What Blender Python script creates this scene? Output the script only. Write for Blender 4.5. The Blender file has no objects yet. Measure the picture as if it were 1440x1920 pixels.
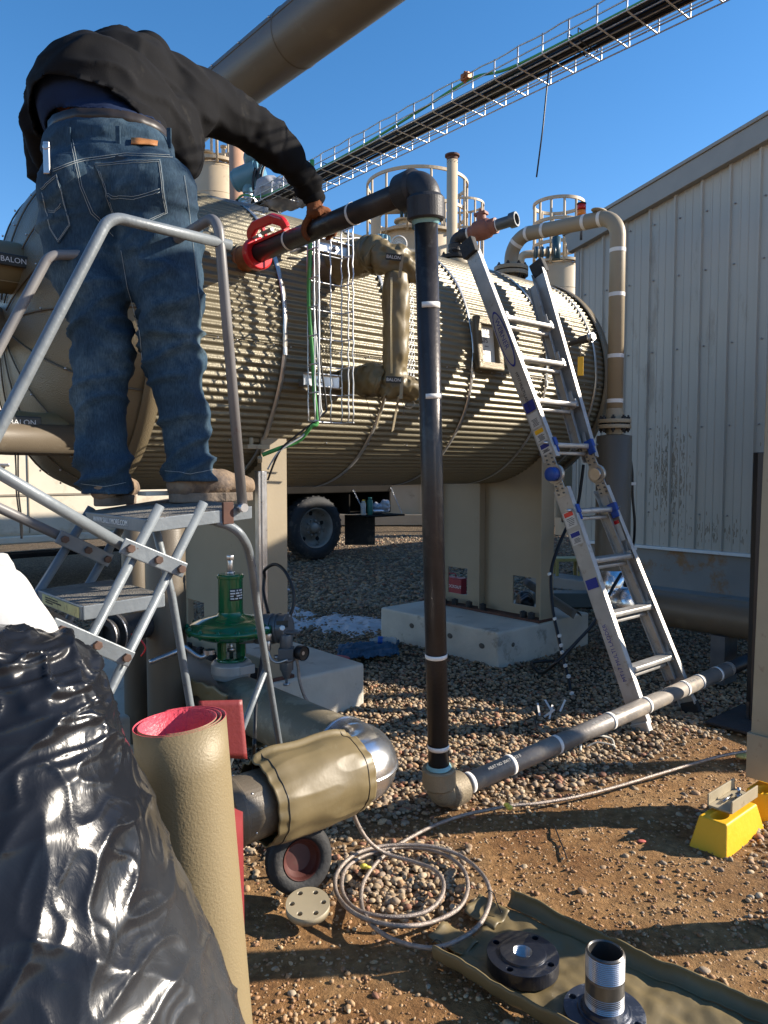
import bpy, bmesh, math, random
import numpy as np
from mathutils import Vector, Matrix, noise, Quaternion
from mathutils.bvhtree import BVHTree
random.seed(7); RNG = np.random.default_rng(7)
PI = math.pi
SC = bpy.context.scene
COL = SC.collection
# ---------------------------------------------------------------- camera, sky, sun, exposure
CAM_H = 1.5; PITCH = math.radians(3.3); FOC = 1387.0
cd = bpy.data.cameras.new("camera"); cam = bpy.data.objects.new("camera", cd); COL.objects.link(cam)
cam.location = (0, 0, CAM_H); cam.rotation_euler = (math.radians(90) - PITCH, 0, 0)
cd.sensor_fit = 'VERTICAL'; cd.sensor_height = 36.0; cd.lens = 36.0 * FOC / 1920.0
cd.clip_start = 0.05; cd.clip_end = 2000
SC.camera = cam
SUN_E = math.radians(25.0); SUN_AZ = math.radians(84.3)      # azimuth clockwise from +Y
SDIR = Vector((math.sin(SUN_AZ) * math.cos(SUN_E), math.cos(SUN_AZ) * math.cos(SUN_E), math.sin(SUN_E)))
w = bpy.data.worlds.new("World"); SC.world = w; w.use_nodes = True
nt = w.node_tree; bg = nt.nodes["Background"]; sky = nt.nodes.new("ShaderNodeTexSky")
sky.sky_type = 'NISHITA'; sky.sun_disc = False; sky.sun_elevation = SUN_E; sky.sun_rotation = SUN_AZ
sky.altitude = 1200; sky.air_density = 1.0; sky.dust_density = 0.25; sky.ozone_density = 3.0
hs_ = nt.nodes.new("ShaderNodeHueSaturation"); hs_.inputs["Saturation"].default_value = 1.27; nt.links.new(sky.outputs[0], hs_.inputs["Color"]); tn_ = nt.nodes.new("ShaderNodeMix"); tn_.data_type = 'RGBA'; tn_.blend_type = 'MULTIPLY'; tn_.inputs[0].default_value = 1; tn_.inputs[7].default_value = (1.34, 1.05, .97, 1); nt.links.new(hs_.outputs[0], tn_.inputs[6]); nt.links.new(tn_.outputs[2], bg.inputs[0]); bg.inputs[1].default_value = 0.112
ld = bpy.data.lights.new("sun", 'SUN'); ld.energy = 4.9; ld.angle = math.radians(0.53); ld.color = (1.0, 0.90, 0.76)
sun = bpy.data.objects.new("sun", ld); COL.objects.link(sun); sun.rotation_euler = SDIR.to_track_quat('Z', 'Y').to_euler()
SC.view_settings.view_transform = 'Standard'; SC.view_settings.look = 'None'
SC.view_settings.exposure = 1.08; SC.view_settings.gamma = 1.0
# ---------------------------------------------------------------- site frame and picking helpers
U = Vector((.755, .656, 0)).normalized(); V = Vector((-.656, .755, 0)).normalized(); Z = Vector((0, 0, 1))
O0 = Vector((.86, 5.52, 0))
def S(a, b, z=0.0): return O0 + U * a + V * b + Z * z
def ray(px, py):
    dx = (px - 720) / FOC; dy = -(py - 960) / FOC
    f = Vector((0, math.cos(PITCH), -math.sin(PITCH))); up = Vector((0, math.sin(PITCH), math.cos(PITCH)))
    return Vector((1, 0, 0)) * dx + up * dy + f
CP = Vector((0, 0, CAM_H))
def W(px, py, Y): d = ray(px, py); return CP + d * (Y / d.y)
def GP(px, py, z=0.0): d = ray(px, py); return CP + d * ((z - CAM_H) / d.z)
def onplane(px, py, n, c): d = ray(px, py); return CP + d * ((c - CP.dot(n)) / d.dot(n))
def PB(px, py, b): return onplane(px, py, V, O0.dot(V) + b)
def PA(px, py, a): return onplane(px, py, U, O0.dot(U) + a)
# ---------------------------------------------------------------- materials
MATS = {}
def M(name, col, rough=.6, metal=0.0, var=.12, vs=6.0, bump=0.0, bs=40.0, rvar=.08, spec=.5, dirt=None, ds=3.0, dth=.55, det=6.0, alpha=1.0, coat=0.0, stretch=None, kind='noise', bd=.01):
    if name in MATS: return MATS[name]
    m = bpy.data.materials.new(name); m.use_nodes = True; t = m.node_tree; N = t.nodes; L = t.links
    p = N["Principled BSDF"]; tc = N.new("ShaderNodeTexCoord"); mp = N.new("ShaderNodeMapping"); L.new(tc.outputs["Object"], mp.inputs[0])
    if stretch: mp.inputs["Scale"].default_value = stretch
    n = N.new("ShaderNodeTexNoise"); n.inputs["Scale"].default_value = vs; n.inputs["Detail"].default_value = det; L.new(mp.outputs[0], n.inputs[0])
    mx = N.new("ShaderNodeMix"); mx.data_type = 'RGBA'
    c = Vector(col[:3]); lo = c * (1 - var); hi = c * (1 + var)
    mr0 = N.new("ShaderNodeMapRange"); mr0.inputs[1].default_value = .3; mr0.inputs[2].default_value = .7; L.new(n.outputs[0], mr0.inputs[0])
    L.new(mr0.outputs[0], mx.inputs[0]); mx.inputs[6].default_value = (*lo, 1); mx.inputs[7].default_value = (*hi, 1)
    out = mx.outputs[2]
    if dirt:
        n2 = N.new("ShaderNodeTexNoise"); n2.inputs["Scale"].default_value = ds; n2.inputs["Detail"].default_value = 9; n2.inputs["Roughness"].default_value = .7; L.new(mp.outputs[0], n2.inputs[0])
        mr = N.new("ShaderNodeMapRange"); mr.inputs[1].default_value = dth; mr.inputs[2].default_value = dth + .08; L.new(n2.outputs[0], mr.inputs[0])
        m2 = N.new("ShaderNodeMix"); m2.data_type = 'RGBA'; L.new(mr.outputs[0], m2.inputs[0]); L.new(out, m2.inputs[6]); m2.inputs[7].default_value = (*dirt, 1)
        out = m2.outputs[2]
    L.new(out, p.inputs["Base Color"])
    p.inputs["Metallic"].default_value = metal; p.inputs["IOR"].default_value = 1.45
    p.inputs["Specular IOR Level"].default_value = spec; p.inputs["Coat Weight"].default_value = coat
    mr3 = N.new("ShaderNodeMapRange"); mr3.inputs[3].default_value = max(.02, rough - rvar); mr3.inputs[4].default_value = min(1, rough + rvar); L.new(n.outputs[0], mr3.inputs[0]); L.new(mr3.outputs[0], p.inputs["Roughness"])
    if bump:
        if kind == 'voronoi':
            b = N.new("ShaderNodeTexVoronoi"); b.inputs["Scale"].default_value = bs; bo = b.outputs["Distance"]
        else:
            b = N.new("ShaderNodeTexNoise"); b.inputs["Scale"].default_value = bs; b.inputs["Detail"].default_value = 3; bo = b.outputs[0]
        L.new(mp.outputs[0], b.inputs[0]); bn = N.new("ShaderNodeBump"); bn.inputs["Strength"].default_value = bump; bn.inputs["Distance"].default_value = bd
        L.new(bo, bn.inputs["Height"]); L.new(bn.outputs[0], p.inputs["Normal"])
    if alpha < 1: p.inputs["Alpha"].default_value = alpha
    MATS[name] = m; return m
TAN = (.30, .245, .165); TAND = (.20, .16, .105)
m_tan = M("tan_paint", TAN, .5, var=.08, vs=2.5, bump=.05, bs=60, dirt=(.22, .17, .11), ds=5, dth=.63)
m_tank_tan = M("beige_tank_paint", (.46, .37, .25), .55, var=.08, vs=1.5, dirt=(.34, .26, .17), ds=2, dth=.6)
m_bronze = M("brown_pipe_jacket", (.115, .093, .066), .42, var=.1, vs=3, bump=.35, bs=240, dirt=(.15, .125, .09), ds=4, dth=.6, bd=.002)
m_head = M("embossed_tank_jacket", (.165, .132, .082), .38, metal=.25, var=.08, vs=2, bump=.5, bs=170, kind='voronoi', bd=.004, dirt=(.15, .12, .08), ds=3, dth=.62)
m_corr = M("embossed_corrugated_jacket", (.172, .150, .100), .38, metal=.25, var=.09, vs=2.2, bump=.22, bs=170, kind='voronoi', bd=.004, dirt=(.145, .12, .078), ds=1.6, dth=.6)
m_blanket = M("olive_insulation_cloth", (.158, .120, .058), .46, var=.12, vs=7, bump=.12, bs=25, dirt=(.19, .155, .085), ds=9, dth=.62)
m_blank_d = M("olive_cloth_inner", (.11, .09, .05), .5, var=.15, vs=7)
m_stitch = M("pale_stitching", (.55, .47, .3), .8)
m_black = M("black_iron_pipe", (.048, .042, .040), .36, metal=.4, var=.35, vs=5, bump=.12, bs=70, dirt=(.085, .078, .070), ds=4, dth=.55, rvar=.15)
m_blackc = M("cast_black_fitting", (.035, .034, .036), .5, metal=.25, var=.2, vs=20, bump=.4, bs=160, bd=.002)
m_cable = M("black_cable", (.012, .012, .013), .4, var=.1)
m_rubber = M("black_rubber", (.022, .022, .023), .75, var=.25, vs=12, bump=.3, bs=60, dirt=(.07, .06, .05), ds=6, dth=.56)
m_galv = M("galvanised_wire", (.52, .53, .54), .38, metal=.75, var=.12, vs=30)
m_alu = M("ladder_aluminium", (.42, .405, .38), .45, metal=.5, var=.14, vs=9, bump=.12, bs=50, dirt=(.3, .27, .23), ds=14, dth=.56, rvar=.14)
m_alub = M("bright_aluminium_elbow", (.72, .73, .75), .22, metal=.95, var=.06, vs=4, bump=.06, bs=12)
m_greyst = M("grey_painted_tube", (.155, .175, .19), .42, metal=.1, var=.18, vs=8, bump=.12, bs=60, dirt=(.07, .032, .022), ds=38, dth=.63)
m_step = M("worn_grip_step", (.15, .14, .125), .8, var=.3, vs=18, bump=.8, bs=220, dirt=(.27, .24, .19), ds=9, dth=.54)
m_concrete = M("pale_concrete", (.50, .46, .385), .85, var=.12, vs=5, bump=.35, bs=35, dirt=(.30, .27, .22), ds=4, dth=.58)
m_white = M("white_tape", (.72, .70, .66), .6, var=.08, dirt=(.5, .46, .4), ds=20, dth=.6)
m_red = M("bright_red_enamel", (.62, .018, .022), .3, var=.12, vs=12, coat=.4)
m_redox = M("red_oxide_iron", (.24, .095, .065), .6, var=.18, vs=12, bump=.3, bs=70)
m_orange = M("rusty_brass_coupling", (.33, .12, .045), .5, metal=.25, var=.3, vs=14, bump=.25, bs=60)
m_green = M("green_valve_enamel", (.004, .105, .035), .2, var=.12, vs=5, coat=.6)
m_steel = M("machined_steel", (.45, .45, .46), .3, metal=.9, var=.12, vs=20)
m_steeld = M("dark_grey_cast_housing", (.11, .12, .13), .42, metal=.4, var=.15, vs=12, bump=.15, bs=60)
m_yellow = M("yellow_safety_paint", (.78, .42, .012), .5, var=.07, vs=5, bump=.15, bs=50, dirt=(.25, .15, .03), ds=9, dth=.66)
m_chan = M("tan_channel_paint", (.34, .285, .19), .5, var=.1, dirt=(.2, .14, .09), ds=12, dth=.6)
m_rust = M("rust_brown", (.085, .038, .026), .8, var=.3, vs=20)
m_blue = M("blue_transmitter_enamel", (.10, .24, .33), .4, var=.1, vs=10, bump=.15, bs=50)
m_bluepl = M("blue_ladder_plastic", (.015, .06, .28), .4)
m_text = M("dark_print", (.025, .025, .04), .6)
m_textb = M("blue_print", (.02, .03, .22), .6)
m_textw = M("white_print", (.7, .7, .68), .6)
m_greenw = M("green_ground_wire", (.06, .27, .07), .45)
m_hose = M("braided_steel_hose", (.30, .25, .215), .42, metal=.55, var=.25, vs=60, bump=1.0, bs=330, bd=.003)
m_creamtruck = M("cream_truck_paint", (.62, .56, .45), .4, var=.05, dirt=(.5, .43, .33), ds=1.5, dth=.55)
m_shadetruck = M("shade_darkened_truck_steel", (.014, .012, .010), .8, var=.3, vs=4, spec=.1)  # near-black base colour carries the tank's shade on the truck body
# ---------------------------------------------------------------- mesh builder
class MB:
    def __init__(s): s.v = []; s.f = []; s.m = []; s.sm = []
    def add(s, vs, fs, mi=0, smooth=True):
        o = len(s.v); s.v += [tuple(v) for v in vs]
        for f in fs: s.f.append(tuple(i + o for i in f)); s.m.append(mi); s.sm.append(smooth)
        return s
    def box(s, c, hs, ax=None, mi=0):
        c = Vector(c); ax = ax or (Vector((1, 0, 0)), Vector((0, 1, 0)), Z)
        vs = [c + ax[0] * (hs[0] * i) + ax[1] * (hs[1] * j) + ax[2] * (hs[2] * k) for i in (-1, 1) for j in (-1, 1) for k in (-1, 1)]
        fs = [(0, 1, 3, 2), (4, 6, 7, 5), (0, 4, 5, 1), (2, 3, 7, 6), (0, 2, 6, 4), (1, 5, 7, 3)]
        det = ax[0].cross(ax[1]).dot(ax[2])
        if det < 0: fs = [f[::-1] for f in fs]
        return s.add(vs, fs, mi, False)
    def bar(s, p, q, wd, ht, up=Z, mi=0, ext=0):
        p = Vector(p); q = Vector(q); d = (q - p).normalized(); x = d.cross(up).normalized(); y = x.cross(d).normalized()
        return s.box((p + q) / 2, (wd / 2, ht / 2, (q - p).length / 2 + ext), (x, y, d), mi)
    def tube(s, pts, r, seg=12, caps=True, mi=0, closed=False, prof=None, up=None):
        P = [Vector(p) for p in pts]; n = len(P)
        if n < 2: return s
        R = list(r) if hasattr(r, '__len__') else [r] * n
        T = []
        for i in range(n):
            a = P[(i - 1) % n] if (closed or i > 0) else P[i]; b = P[(i + 1) % n] if (closed or i < n - 1) else P[i]
            t = (b - a); T.append(t.normalized() if t.length > 1e-9 else Vector((0, 0, 1)))
        nrm = (up.cross(T[0]) if up else T[0].orthogonal()).normalized(); vs = []
        pts2 = prof or [(math.cos(2 * PI * k / seg), math.sin(2 * PI * k / seg)) for k in range(seg)]
        seg = len(pts2)
        for i in range(n):
            if i: nrm = (nrm - T[i] * nrm.dot(T[i])); nrm = nrm.normalized() if nrm.length > 1e-9 else T[i].orthogonal().normalized()
            bn = T[i].cross(nrm)
            for (cx, cy) in pts2: vs.append(P[i] + nrm * (cx * R[i]) + bn * (cy * R[i]))
        fs = []
        for i in range(n if closed else n - 1):
            j = (i + 1) % n
            for k in range(seg): fs.append((i * seg + k, i * seg + (k + 1) % seg, j * seg + (k + 1) % seg, j * seg + k))
        s.add(vs, fs, mi, prof is None)
        if caps and not closed:
            o = len(s.v) - len(vs)
            s.f.append(tuple(o + k for k in range(seg))[::-1]); s.m.append(mi); s.sm.append(False)
            s.f.append(tuple(o + (n - 1) * seg + k for k in range(seg))); s.m.append(mi); s.sm.append(False)
        return s
    def lathe(s, prof, org, axis, seg=32, mi=0, smooth=None):
        axis = Vector(axis).normalized(); x = axis.orthogonal().normalized(); y = axis.cross(x); org = Vector(org); vs = []; fs = []
        smooth = False if smooth is None else smooth
        for (r, h) in prof:
            for k in range(seg):
                a = 2 * PI * k / seg; vs.append(org + axis * h + (x * math.cos(a) + y * math.sin(a)) * max(r, 1e-5))
        for i in range(len(prof) - 1):
            for k in range(seg): fs.append((i * seg + k, i * seg + (k + 1) % seg, (i + 1) * seg + (k + 1) % seg, (i + 1) * seg + k))
        return s.add(vs, fs, mi, smooth)
    def cyl(s, p, q, r, seg=24, mi=0, r2=None):
        p = Vector(p); q = Vector(q); d = (q - p); h = d.length; r2 = r if r2 is None else r2
        s.lathe([(0, 0), (r, 0)], p, d, seg, mi); s.lathe([(r, 0), (r2, h)], p, d, seg, mi, True); s.lathe([(r2, h), (0, h)], p, d, seg, mi)
        return s
    def ball(s, c, r, seg=20, ax=None, mi=0):
        r = (r, r, r) if not hasattr(r, '__len__') else r; ax = ax or (Vector((1, 0, 0)), Vector((0, 1, 0)), Z); c = Vector(c); vs = []; fs = []; n = seg // 2
        for i in range(n + 1):
            th = PI * i / n
            for k in range(seg):
                a = 2 * PI * k / seg
                vs.append(c + ax[0] * (r[0] * math.sin(th) * math.cos(a)) + ax[1] * (r[1] * math.sin(th) * math.sin(a)) + ax[2] * (r[2] * math.cos(th)))
        for i in range(n):
            for k in range(seg): fs.append((i * seg + k, (i + 1) * seg + k, (i + 1) * seg + (k + 1) % seg, i * seg + (k + 1) % seg))
        return s.add(vs, fs, mi, True)
    def grid(s, fn, nu, nv, mi=0, smooth=True, wrapu=False):
        vs = [fn(i / nu, j / nv) for i in range(nu + (0 if wrapu else 1)) for j in range(nv + 1)]; fs = []
        w = nv + 1; ni = nu
        for i in range(ni):
            i2 = (i + 1) % nu if wrapu else i + 1
            for j in range(nv): fs.append((i * w + j, i2 * w + j, i2 * w + j + 1, i * w + j + 1))
        return s.add(vs, fs, mi, smooth)
    def prism(s, poly, ext, mi=0, smooth=False):
        n = len(poly); ext = Vector(ext); vs = [Vector(p) for p in poly] + [Vector(p) + ext for p in poly]
        fs = [tuple(range(n))[::-1], tuple(range(n, 2 * n))] + [(i, (i + 1) % n, (i + 1) % n + n, i + n) for i in range(n)]
        return s.add(vs, fs, mi, smooth)
    def mesh(s, name):
        me = bpy.data.meshes.new(name); me.from_pydata(s.v, [], s.f); me.validate(clean_customdata=False)
        return me
    def build(s, name, mats, parent=None, bevel=0.0, thick=0.0, sub=0, recalc=True, bseg=2):
        me = bpy.data.meshes.new(name); org = wloc(parent)
        me.from_pydata([(v[0] - org.x, v[1] - org.y, v[2] - org.z) for v in s.v], [], s.f)
        for m in (mats if isinstance(mats, (list, tuple)) else [mats]): me.materials.append(m)
        me.polygons.foreach_set("material_index", s.m); me.polygons.foreach_set("use_smooth", s.sm)
        if recalc:
            bm = bmesh.new(); bm.from_mesh(me); bmesh.ops.remove_doubles(bm, verts=bm.verts, dist=1e-6); bmesh.ops.recalc_face_normals(bm, faces=bm.faces); bm.to_mesh(me); bm.free()
        ob = bpy.data.objects.new(name, me); COL.objects.link(ob)
        if parent is not None: ob.parent = parent
        if thick: md = ob.modifiers.new("solid", 'SOLIDIFY'); md.thickness = thick; md.offset = 0
        if sub: md = ob.modifiers.new("sub", 'SUBSURF'); md.levels = sub; md.render_levels = sub
        if bevel: md = ob.modifiers.new("bevel", 'BEVEL'); md.width = bevel; md.segments = bseg; md.limit_method = 'ANGLE'; md.angle_limit = math.radians(40); md.harden_normals = False
        return ob
def wloc(o):
    v = Vector((0, 0, 0))
    while o is not None: v = v + Vector(o.location); o = o.parent
    return v
def thing(name, loc, label, cat, group=None):
    o = bpy.data.objects.new(name, None); COL.objects.link(o); o.location = loc; o.empty_display_size = .1
    o["label"] = label; o["category"] = cat
    if group: o["group"] = group
    return o
def tag(o, label, cat, group=None):
    o["label"] = label; o["category"] = cat
    if group: o["group"] = group
    return o
def kind(o, k): o["kind"] = k; return o
def fillet(pts, rad, n=8):
    P = [Vector(p) for p in pts]; out = [P[0]]
    for i in range(1, len(P) - 1):
        a = (P[i - 1] - P[i]); b = (P[i + 1] - P[i]); r = rad[i - 1] if hasattr(rad, '__len__') else rad
        ang = a.angle(b); d = min(r / math.tan(ang / 2) if ang > 1e-3 else r, a.length * .49, b.length * .49)
        p0 = P[i] + a.normalized() * d; p1 = P[i] + b.normalized() * d
        bis = (a.normalized() + b.normalized())
        if bis.length < 1e-5: out.append(P[i]); continue
        rr = d * math.tan(ang / 2); c = P[i] + bis.normalized() * (rr / math.sin(ang / 2)); va = p0 - c; vb = p1 - c
        q = va.rotation_difference(vb)
        for k in range(n + 1): out.append(c + Quaternion((1, 0, 0, 0)).slerp(q, k / n) @ va)
    out.append(P[-1]); return out
def smooth_path(pts, n=6, closed=False):
    P = [Vector(p) for p in pts]; N = len(P); out = []
    rng = range(N if closed else N - 1)
    for i in rng:
        g = lambda k: P[k % N] if closed else P[max(0, min(N - 1, k))]
        p0, p1, p2, p3 = g(i - 1), g(i), g(i + 1), g(i + 2)
        for k in range(n):
            t = k / n; out.append(.5 * ((2 * p1) + (p2 - p0) * t + (2 * p0 - 5 * p1 + 4 * p2 - p3) * t * t + (3 * p1 - p0 - 3 * p2 + p3) * t ** 3))
    if not closed: out.append(P[-1])
    return out
def evaluated(ob, name=None):
    bpy.context.view_layer.update(); dg = bpy.context.evaluated_depsgraph_get(); me = bpy.data.meshes.new_from_object(ob.evaluated_get(dg), depsgraph=dg)
    if name: me.name = name
    return me
def cut(ob, cutter_mb):
    c = cutter_mb.build("cutter_tmp", MATS["tan_paint"], None); md = ob.modifiers.new("cut", 'BOOLEAN'); md.operation = 'DIFFERENCE'; md.object = c; md.solver = 'EXACT'
    c.location = (0, 0, 0); par = ob.parent; mats = list(ob.data.materials)
    me = evaluated(ob); ob.modifiers.remove(md); ob.data = me
    while len(me.materials) > len(mats): me.materials.pop()
    bpy.data.objects.remove(c); return ob
def fuse(mb, voxel, smooth=6, sf=.5):
    ob = mb.build("fuse_tmp", MATS["tan_paint"], None, recalc=True)
    md = ob.modifiers.new("r", 'REMESH'); md.mode = 'VOXEL'; md.voxel_size = voxel; md.adaptivity = 0
    if smooth: m2 = ob.modifiers.new("s", 'SMOOTH'); m2.iterations = smooth; m2.factor = sf
    me = evaluated(ob); bpy.data.objects.remove(ob); me.materials.clear(); return me
def link_mesh(me, name, mats, parent=None, smooth=True):
    org = wloc(parent); me.transform(Matrix.Translation(-org)); me.name = name
    me.materials.clear()
    for m in (mats if isinstance(mats, (list, tuple)) else [mats]): me.materials.append(m)
    me.polygons.foreach_set("use_smooth", [smooth] * len(me.polygons)); me.update()
    ob = bpy.data.objects.new(name, me); COL.objects.link(ob); ob.parent = parent; return ob
def displace(me, fn):
    n = len(me.vertices); co = np.empty(n * 3); me.vertices.foreach_get("co", co); no = np.empty(n * 3); me.vertices.foreach_get("normal", no)
    co = co.reshape(-1, 3); no = no.reshape(-1, 3)
    for i in range(n):
        d = fn(Vector(co[i]), Vector(no[i]))
        if isinstance(d, Vector): co[i] += np.array(d)
        else: co[i] += no[i] * d
    me.vertices.foreach_set("co", co.ravel()); me.update()
def drape_px(bvh, px, py, off=.004):
    d = ray(px, py).normalized(); h = bvh.ray_cast(CP, d)
    if h[0] is None: return None
    n = h[1] if h[1].dot(d) < 0 else -h[1]; return h[0] + n * off
def text(s, org, xd, yd, h, mat, parent, name="lettering", thick=.0008, align='LEFT', sx=1.0):
    cu = bpy.data.curves.new("t", 'FONT'); cu.body = s; cu.size = 1.0; cu.extrude = 0; cu.align_x = align; cu.resolution_u = 3
    o = bpy.data.objects.new("t", cu); COL.objects.link(o); me = evaluated(o); bpy.data.objects.remove(o)
    xd = Vector(xd).normalized(); yd = Vector(yd).normalized(); zd = xd.cross(yd); k = h / .72
    mt = Matrix(((xd.x * k * sx, yd.x * k, zd.x, org[0]), (xd.y * k * sx, yd.y * k, zd.y, org[1]), (xd.z * k * sx, yd.z * k, zd.z, org[2]), (0, 0, 0, 1)))
    me.transform(mt); ob = link_mesh(me, name, mat, parent, False)
    md = ob.modifiers.new("solid", 'SOLIDIFY'); md.thickness = thick; md.offset = 0
    return ob
def flange(mb, c, axis, r, t, n=8, br=.011, bolts=True, mi=0, bmi=1, bc=.82, gap=0, seg=40):
    axis = Vector(axis).normalized(); c = Vector(c); x = axis.orthogonal().normalized(); y = axis.cross(x)
    mb.cyl(c - axis * t / 2, c + axis * t / 2, r, seg, mi)
    if bolts:
        for k in range(n):
            a = 2 * PI * (k + .5) / n; p = c + (x * math.cos(a) + y * math.sin(a)) * (r * bc)
            mb.cyl(p - axis * (t / 2 + br * 1.5), p + axis * (t / 2 + br * 1.5), br * 1.35, 6, bmi)
            mb.cyl(p - axis * (t / 2 + br * 2.6), p + axis * (t / 2 + br * 2.6), br * .7, 8, bmi)
    return mb
# ---------------------------------------------------------------- ground sheet
def gravel_w(x, y):
    # 1 = loose river gravel, 0 = packed dirt
    n = noise.noise(Vector((x * 1.3, y * 1.3, 3.1))) * .45 + noise.noise(Vector((x * 4, y * 4, 9))) * .25
    d = (y - (3.05 + .42 * x)) if x > -.2 else (y - 2.72)      # gravel beyond this line
    if x > .75: d = (y - (3.35 + .75 * (x - .75)))
    if y > 5.0 and x > 1.4: d = min(d, .25)
    c = 1 - (((x - .06) / .30) ** 2 + ((y - 2.70) / .30) ** 2)  # gravel inside the hose coil
    d2 = -1
    d3 = .22 - math.hypot(x - 1.55, (y - 2.9) * .8) 
    v = max(d * 1.9, c * .7, d2, d3 * 2)
    return max(0, min(1, .5 + v * 1.1 + n * .9))
def gh(x, y):
    h = .016 * noise.noise(Vector((x * .9, y * .9, 0))) + .009 * noise.noise(Vector((x * 4, y * 4, 5)))
    r = math.hypot(x, y - 3)
    if r < 12:
        h += .006 * noise.noise(Vector((x * 12, y * 12, 1)))
        h += .05 * math.exp(-((x - 1.62) ** 2 + (y - 4.15) ** 2) / .06)     # mound at the ladder foot
        h += .035 * math.exp(-((x - 1.75) ** 2 + (y - 2.9) ** 2) / .03)
    if r < 4.2: h += .007 * noise.noise(Vector((x * 26, y * 26, 2))) * (1 - gravel_w(x, y) * .5)
    return h - .012
def warp(t, lo, hi, c, n0):   # dense near c
    return c + math.copysign(abs(t) ** 3.2, t) * (hi if t > 0 else -lo) + t * n0
NX, NY = 420, 460
xs = [warp(-1 + 2 * i / NX, -900, 900, .5, 6.5) for i in range(NX + 1)]
ys = [warp(-1 + 2 * j / NY, -900, 1400, 3.2, 7) for j in range(NY + 1)]
gv = [(x, y, gh(x, y)) for x in xs for y in ys]
gf = [(i * (NY + 1) + j, (i + 1) * (NY + 1) + j, (i + 1) * (NY + 1) + j + 1, i * (NY + 1) + j + 1) for i in range(NX) for j in range(NY)]
me = bpy.data.meshes.new("ground"); me.from_pydata(gv, [], gf); me.polygons.foreach_set("use_smooth", [True] * len(gf))
at = me.attributes.new("gravel", 'FLOAT', 'POINT'); at.data.foreach_set("value", [gravel_w(v[0], v[1]) for v in gv])
gm = bpy.data.materials.new("dirt_and_gravel"); gm.use_nodes = True; t = gm.node_tree; N = t.nodes; L = t.links; p = N["Principled BSDF"]
tc = N.new("ShaderNodeTexCoord"); an = N.new("ShaderNodeAttribute"); an.attribute_name = "gravel"
def nz(scale, det=8, rough=.6):
    n = N.new("ShaderNodeTexNoise"); n.inputs["Scale"].default_value = scale; n.inputs["Detail"].default_value = det; n.inputs["Roughness"].default_value = rough; L.new(tc.outputs["Object"], n.inputs[0]); return n
def ramp(src, stops):
    r = N.new("ShaderNodeValToRGB"); L.new(src, r.inputs[0]); e = r.color_ramp.elements
    while len(e) < len(stops): e.new(.5)
    for k, (pos, c) in enumerate(stops): e[k].position = pos; e[k].color = (*c, 1)
    return r
d1 = ramp(nz(2.2).outputs[0], [(.3, (.21, .10, .038)), (.5, (.30, .165, .066)), (.7, (.41, .26, .125))])
d2 = ramp(nz(30, 5).outputs[0], [(.35, (.62, .6, .58)), (.65, (1.12, 1.1, 1.08))])
mul = N.new("ShaderNodeMix"); mul.data_type = 'RGBA'; mul.blend_type = 'MULTIPLY'; mul.inputs[0].default_value = 1; L.new(d1.outputs[0], mul.inputs[6]); L.new(d2.outputs[0], mul.inputs[7])
vo = N.new("ShaderNodeTexVoronoi"); vo.inputs["Scale"].default_value = 34; L.new(tc.outputs["Object"], vo.inputs[0])
vc = ramp(vo.outputs["Color"], [(.1, (.14, .10, .065)), (.45, (.26, .195, .125)), (.75, (.36, .275, .18)), (.95, (.24, .15, .085))])
vd = ramp(vo.outputs["Distance"], [(.0, (1.1, 1.1, 1.1)), (.5, (.35, .33, .3))])
mul2 = N.new("ShaderNodeMix"); mul2.data_type = 'RGBA'; mul2.blend_type = 'MULTIPLY'; mul2.inputs[0].default_value = 1; L.new(vc.outputs[0], mul2.inputs[6]); L.new(vd.outputs[0], mul2.inputs[7])
dk_ = N.new("ShaderNodeSeparateXYZ"); L.new(tc.outputs["Object"], dk_.inputs[0])
mg = N.new("ShaderNodeMix"); mg.data_type = 'RGBA'; L.new(an.outputs["Fac"], mg.inputs[0]); L.new(mul.outputs[2], mg.inputs[6]); L.new(mul2.outputs[2], mg.inputs[7])
L.new(mg.outputs[2], p.inputs["Base Color"]); p.inputs["Roughness"].default_value = .95; p.inputs["Specular IOR Level"].default_value = .25
b1 = N.new("ShaderNodeBump"); b1.inputs["Strength"].default_value = .9; b1.inputs["Distance"].default_value = .02; L.new(nz(60, 6, .7).outputs[0], b1.inputs["Height"])
b2 = N.new("ShaderNodeBump"); b2.inputs["Strength"].default_value = .8; b2.inputs["Distance"].default_value = .02; b2.invert = True; L.new(vo.outputs["Distance"], b2.inputs["Height"]); L.new(b1.outputs[0], b2.inputs["Normal"])
mxn = N.new("ShaderNodeMix"); mxn.data_type = 'VECTOR'; L.new(an.outputs["Fac"], mxn.inputs[0]); L.new(b1.outputs[0], mxn.inputs[4]); L.new(b2.outputs[0], mxn.inputs[5]); L.new(mxn.outputs[1], p.inputs["Normal"])
me.materials.append(gm); ground = bpy.data.objects.new("ground", me); COL.objects.link(ground); kind(ground, "structure")
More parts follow.
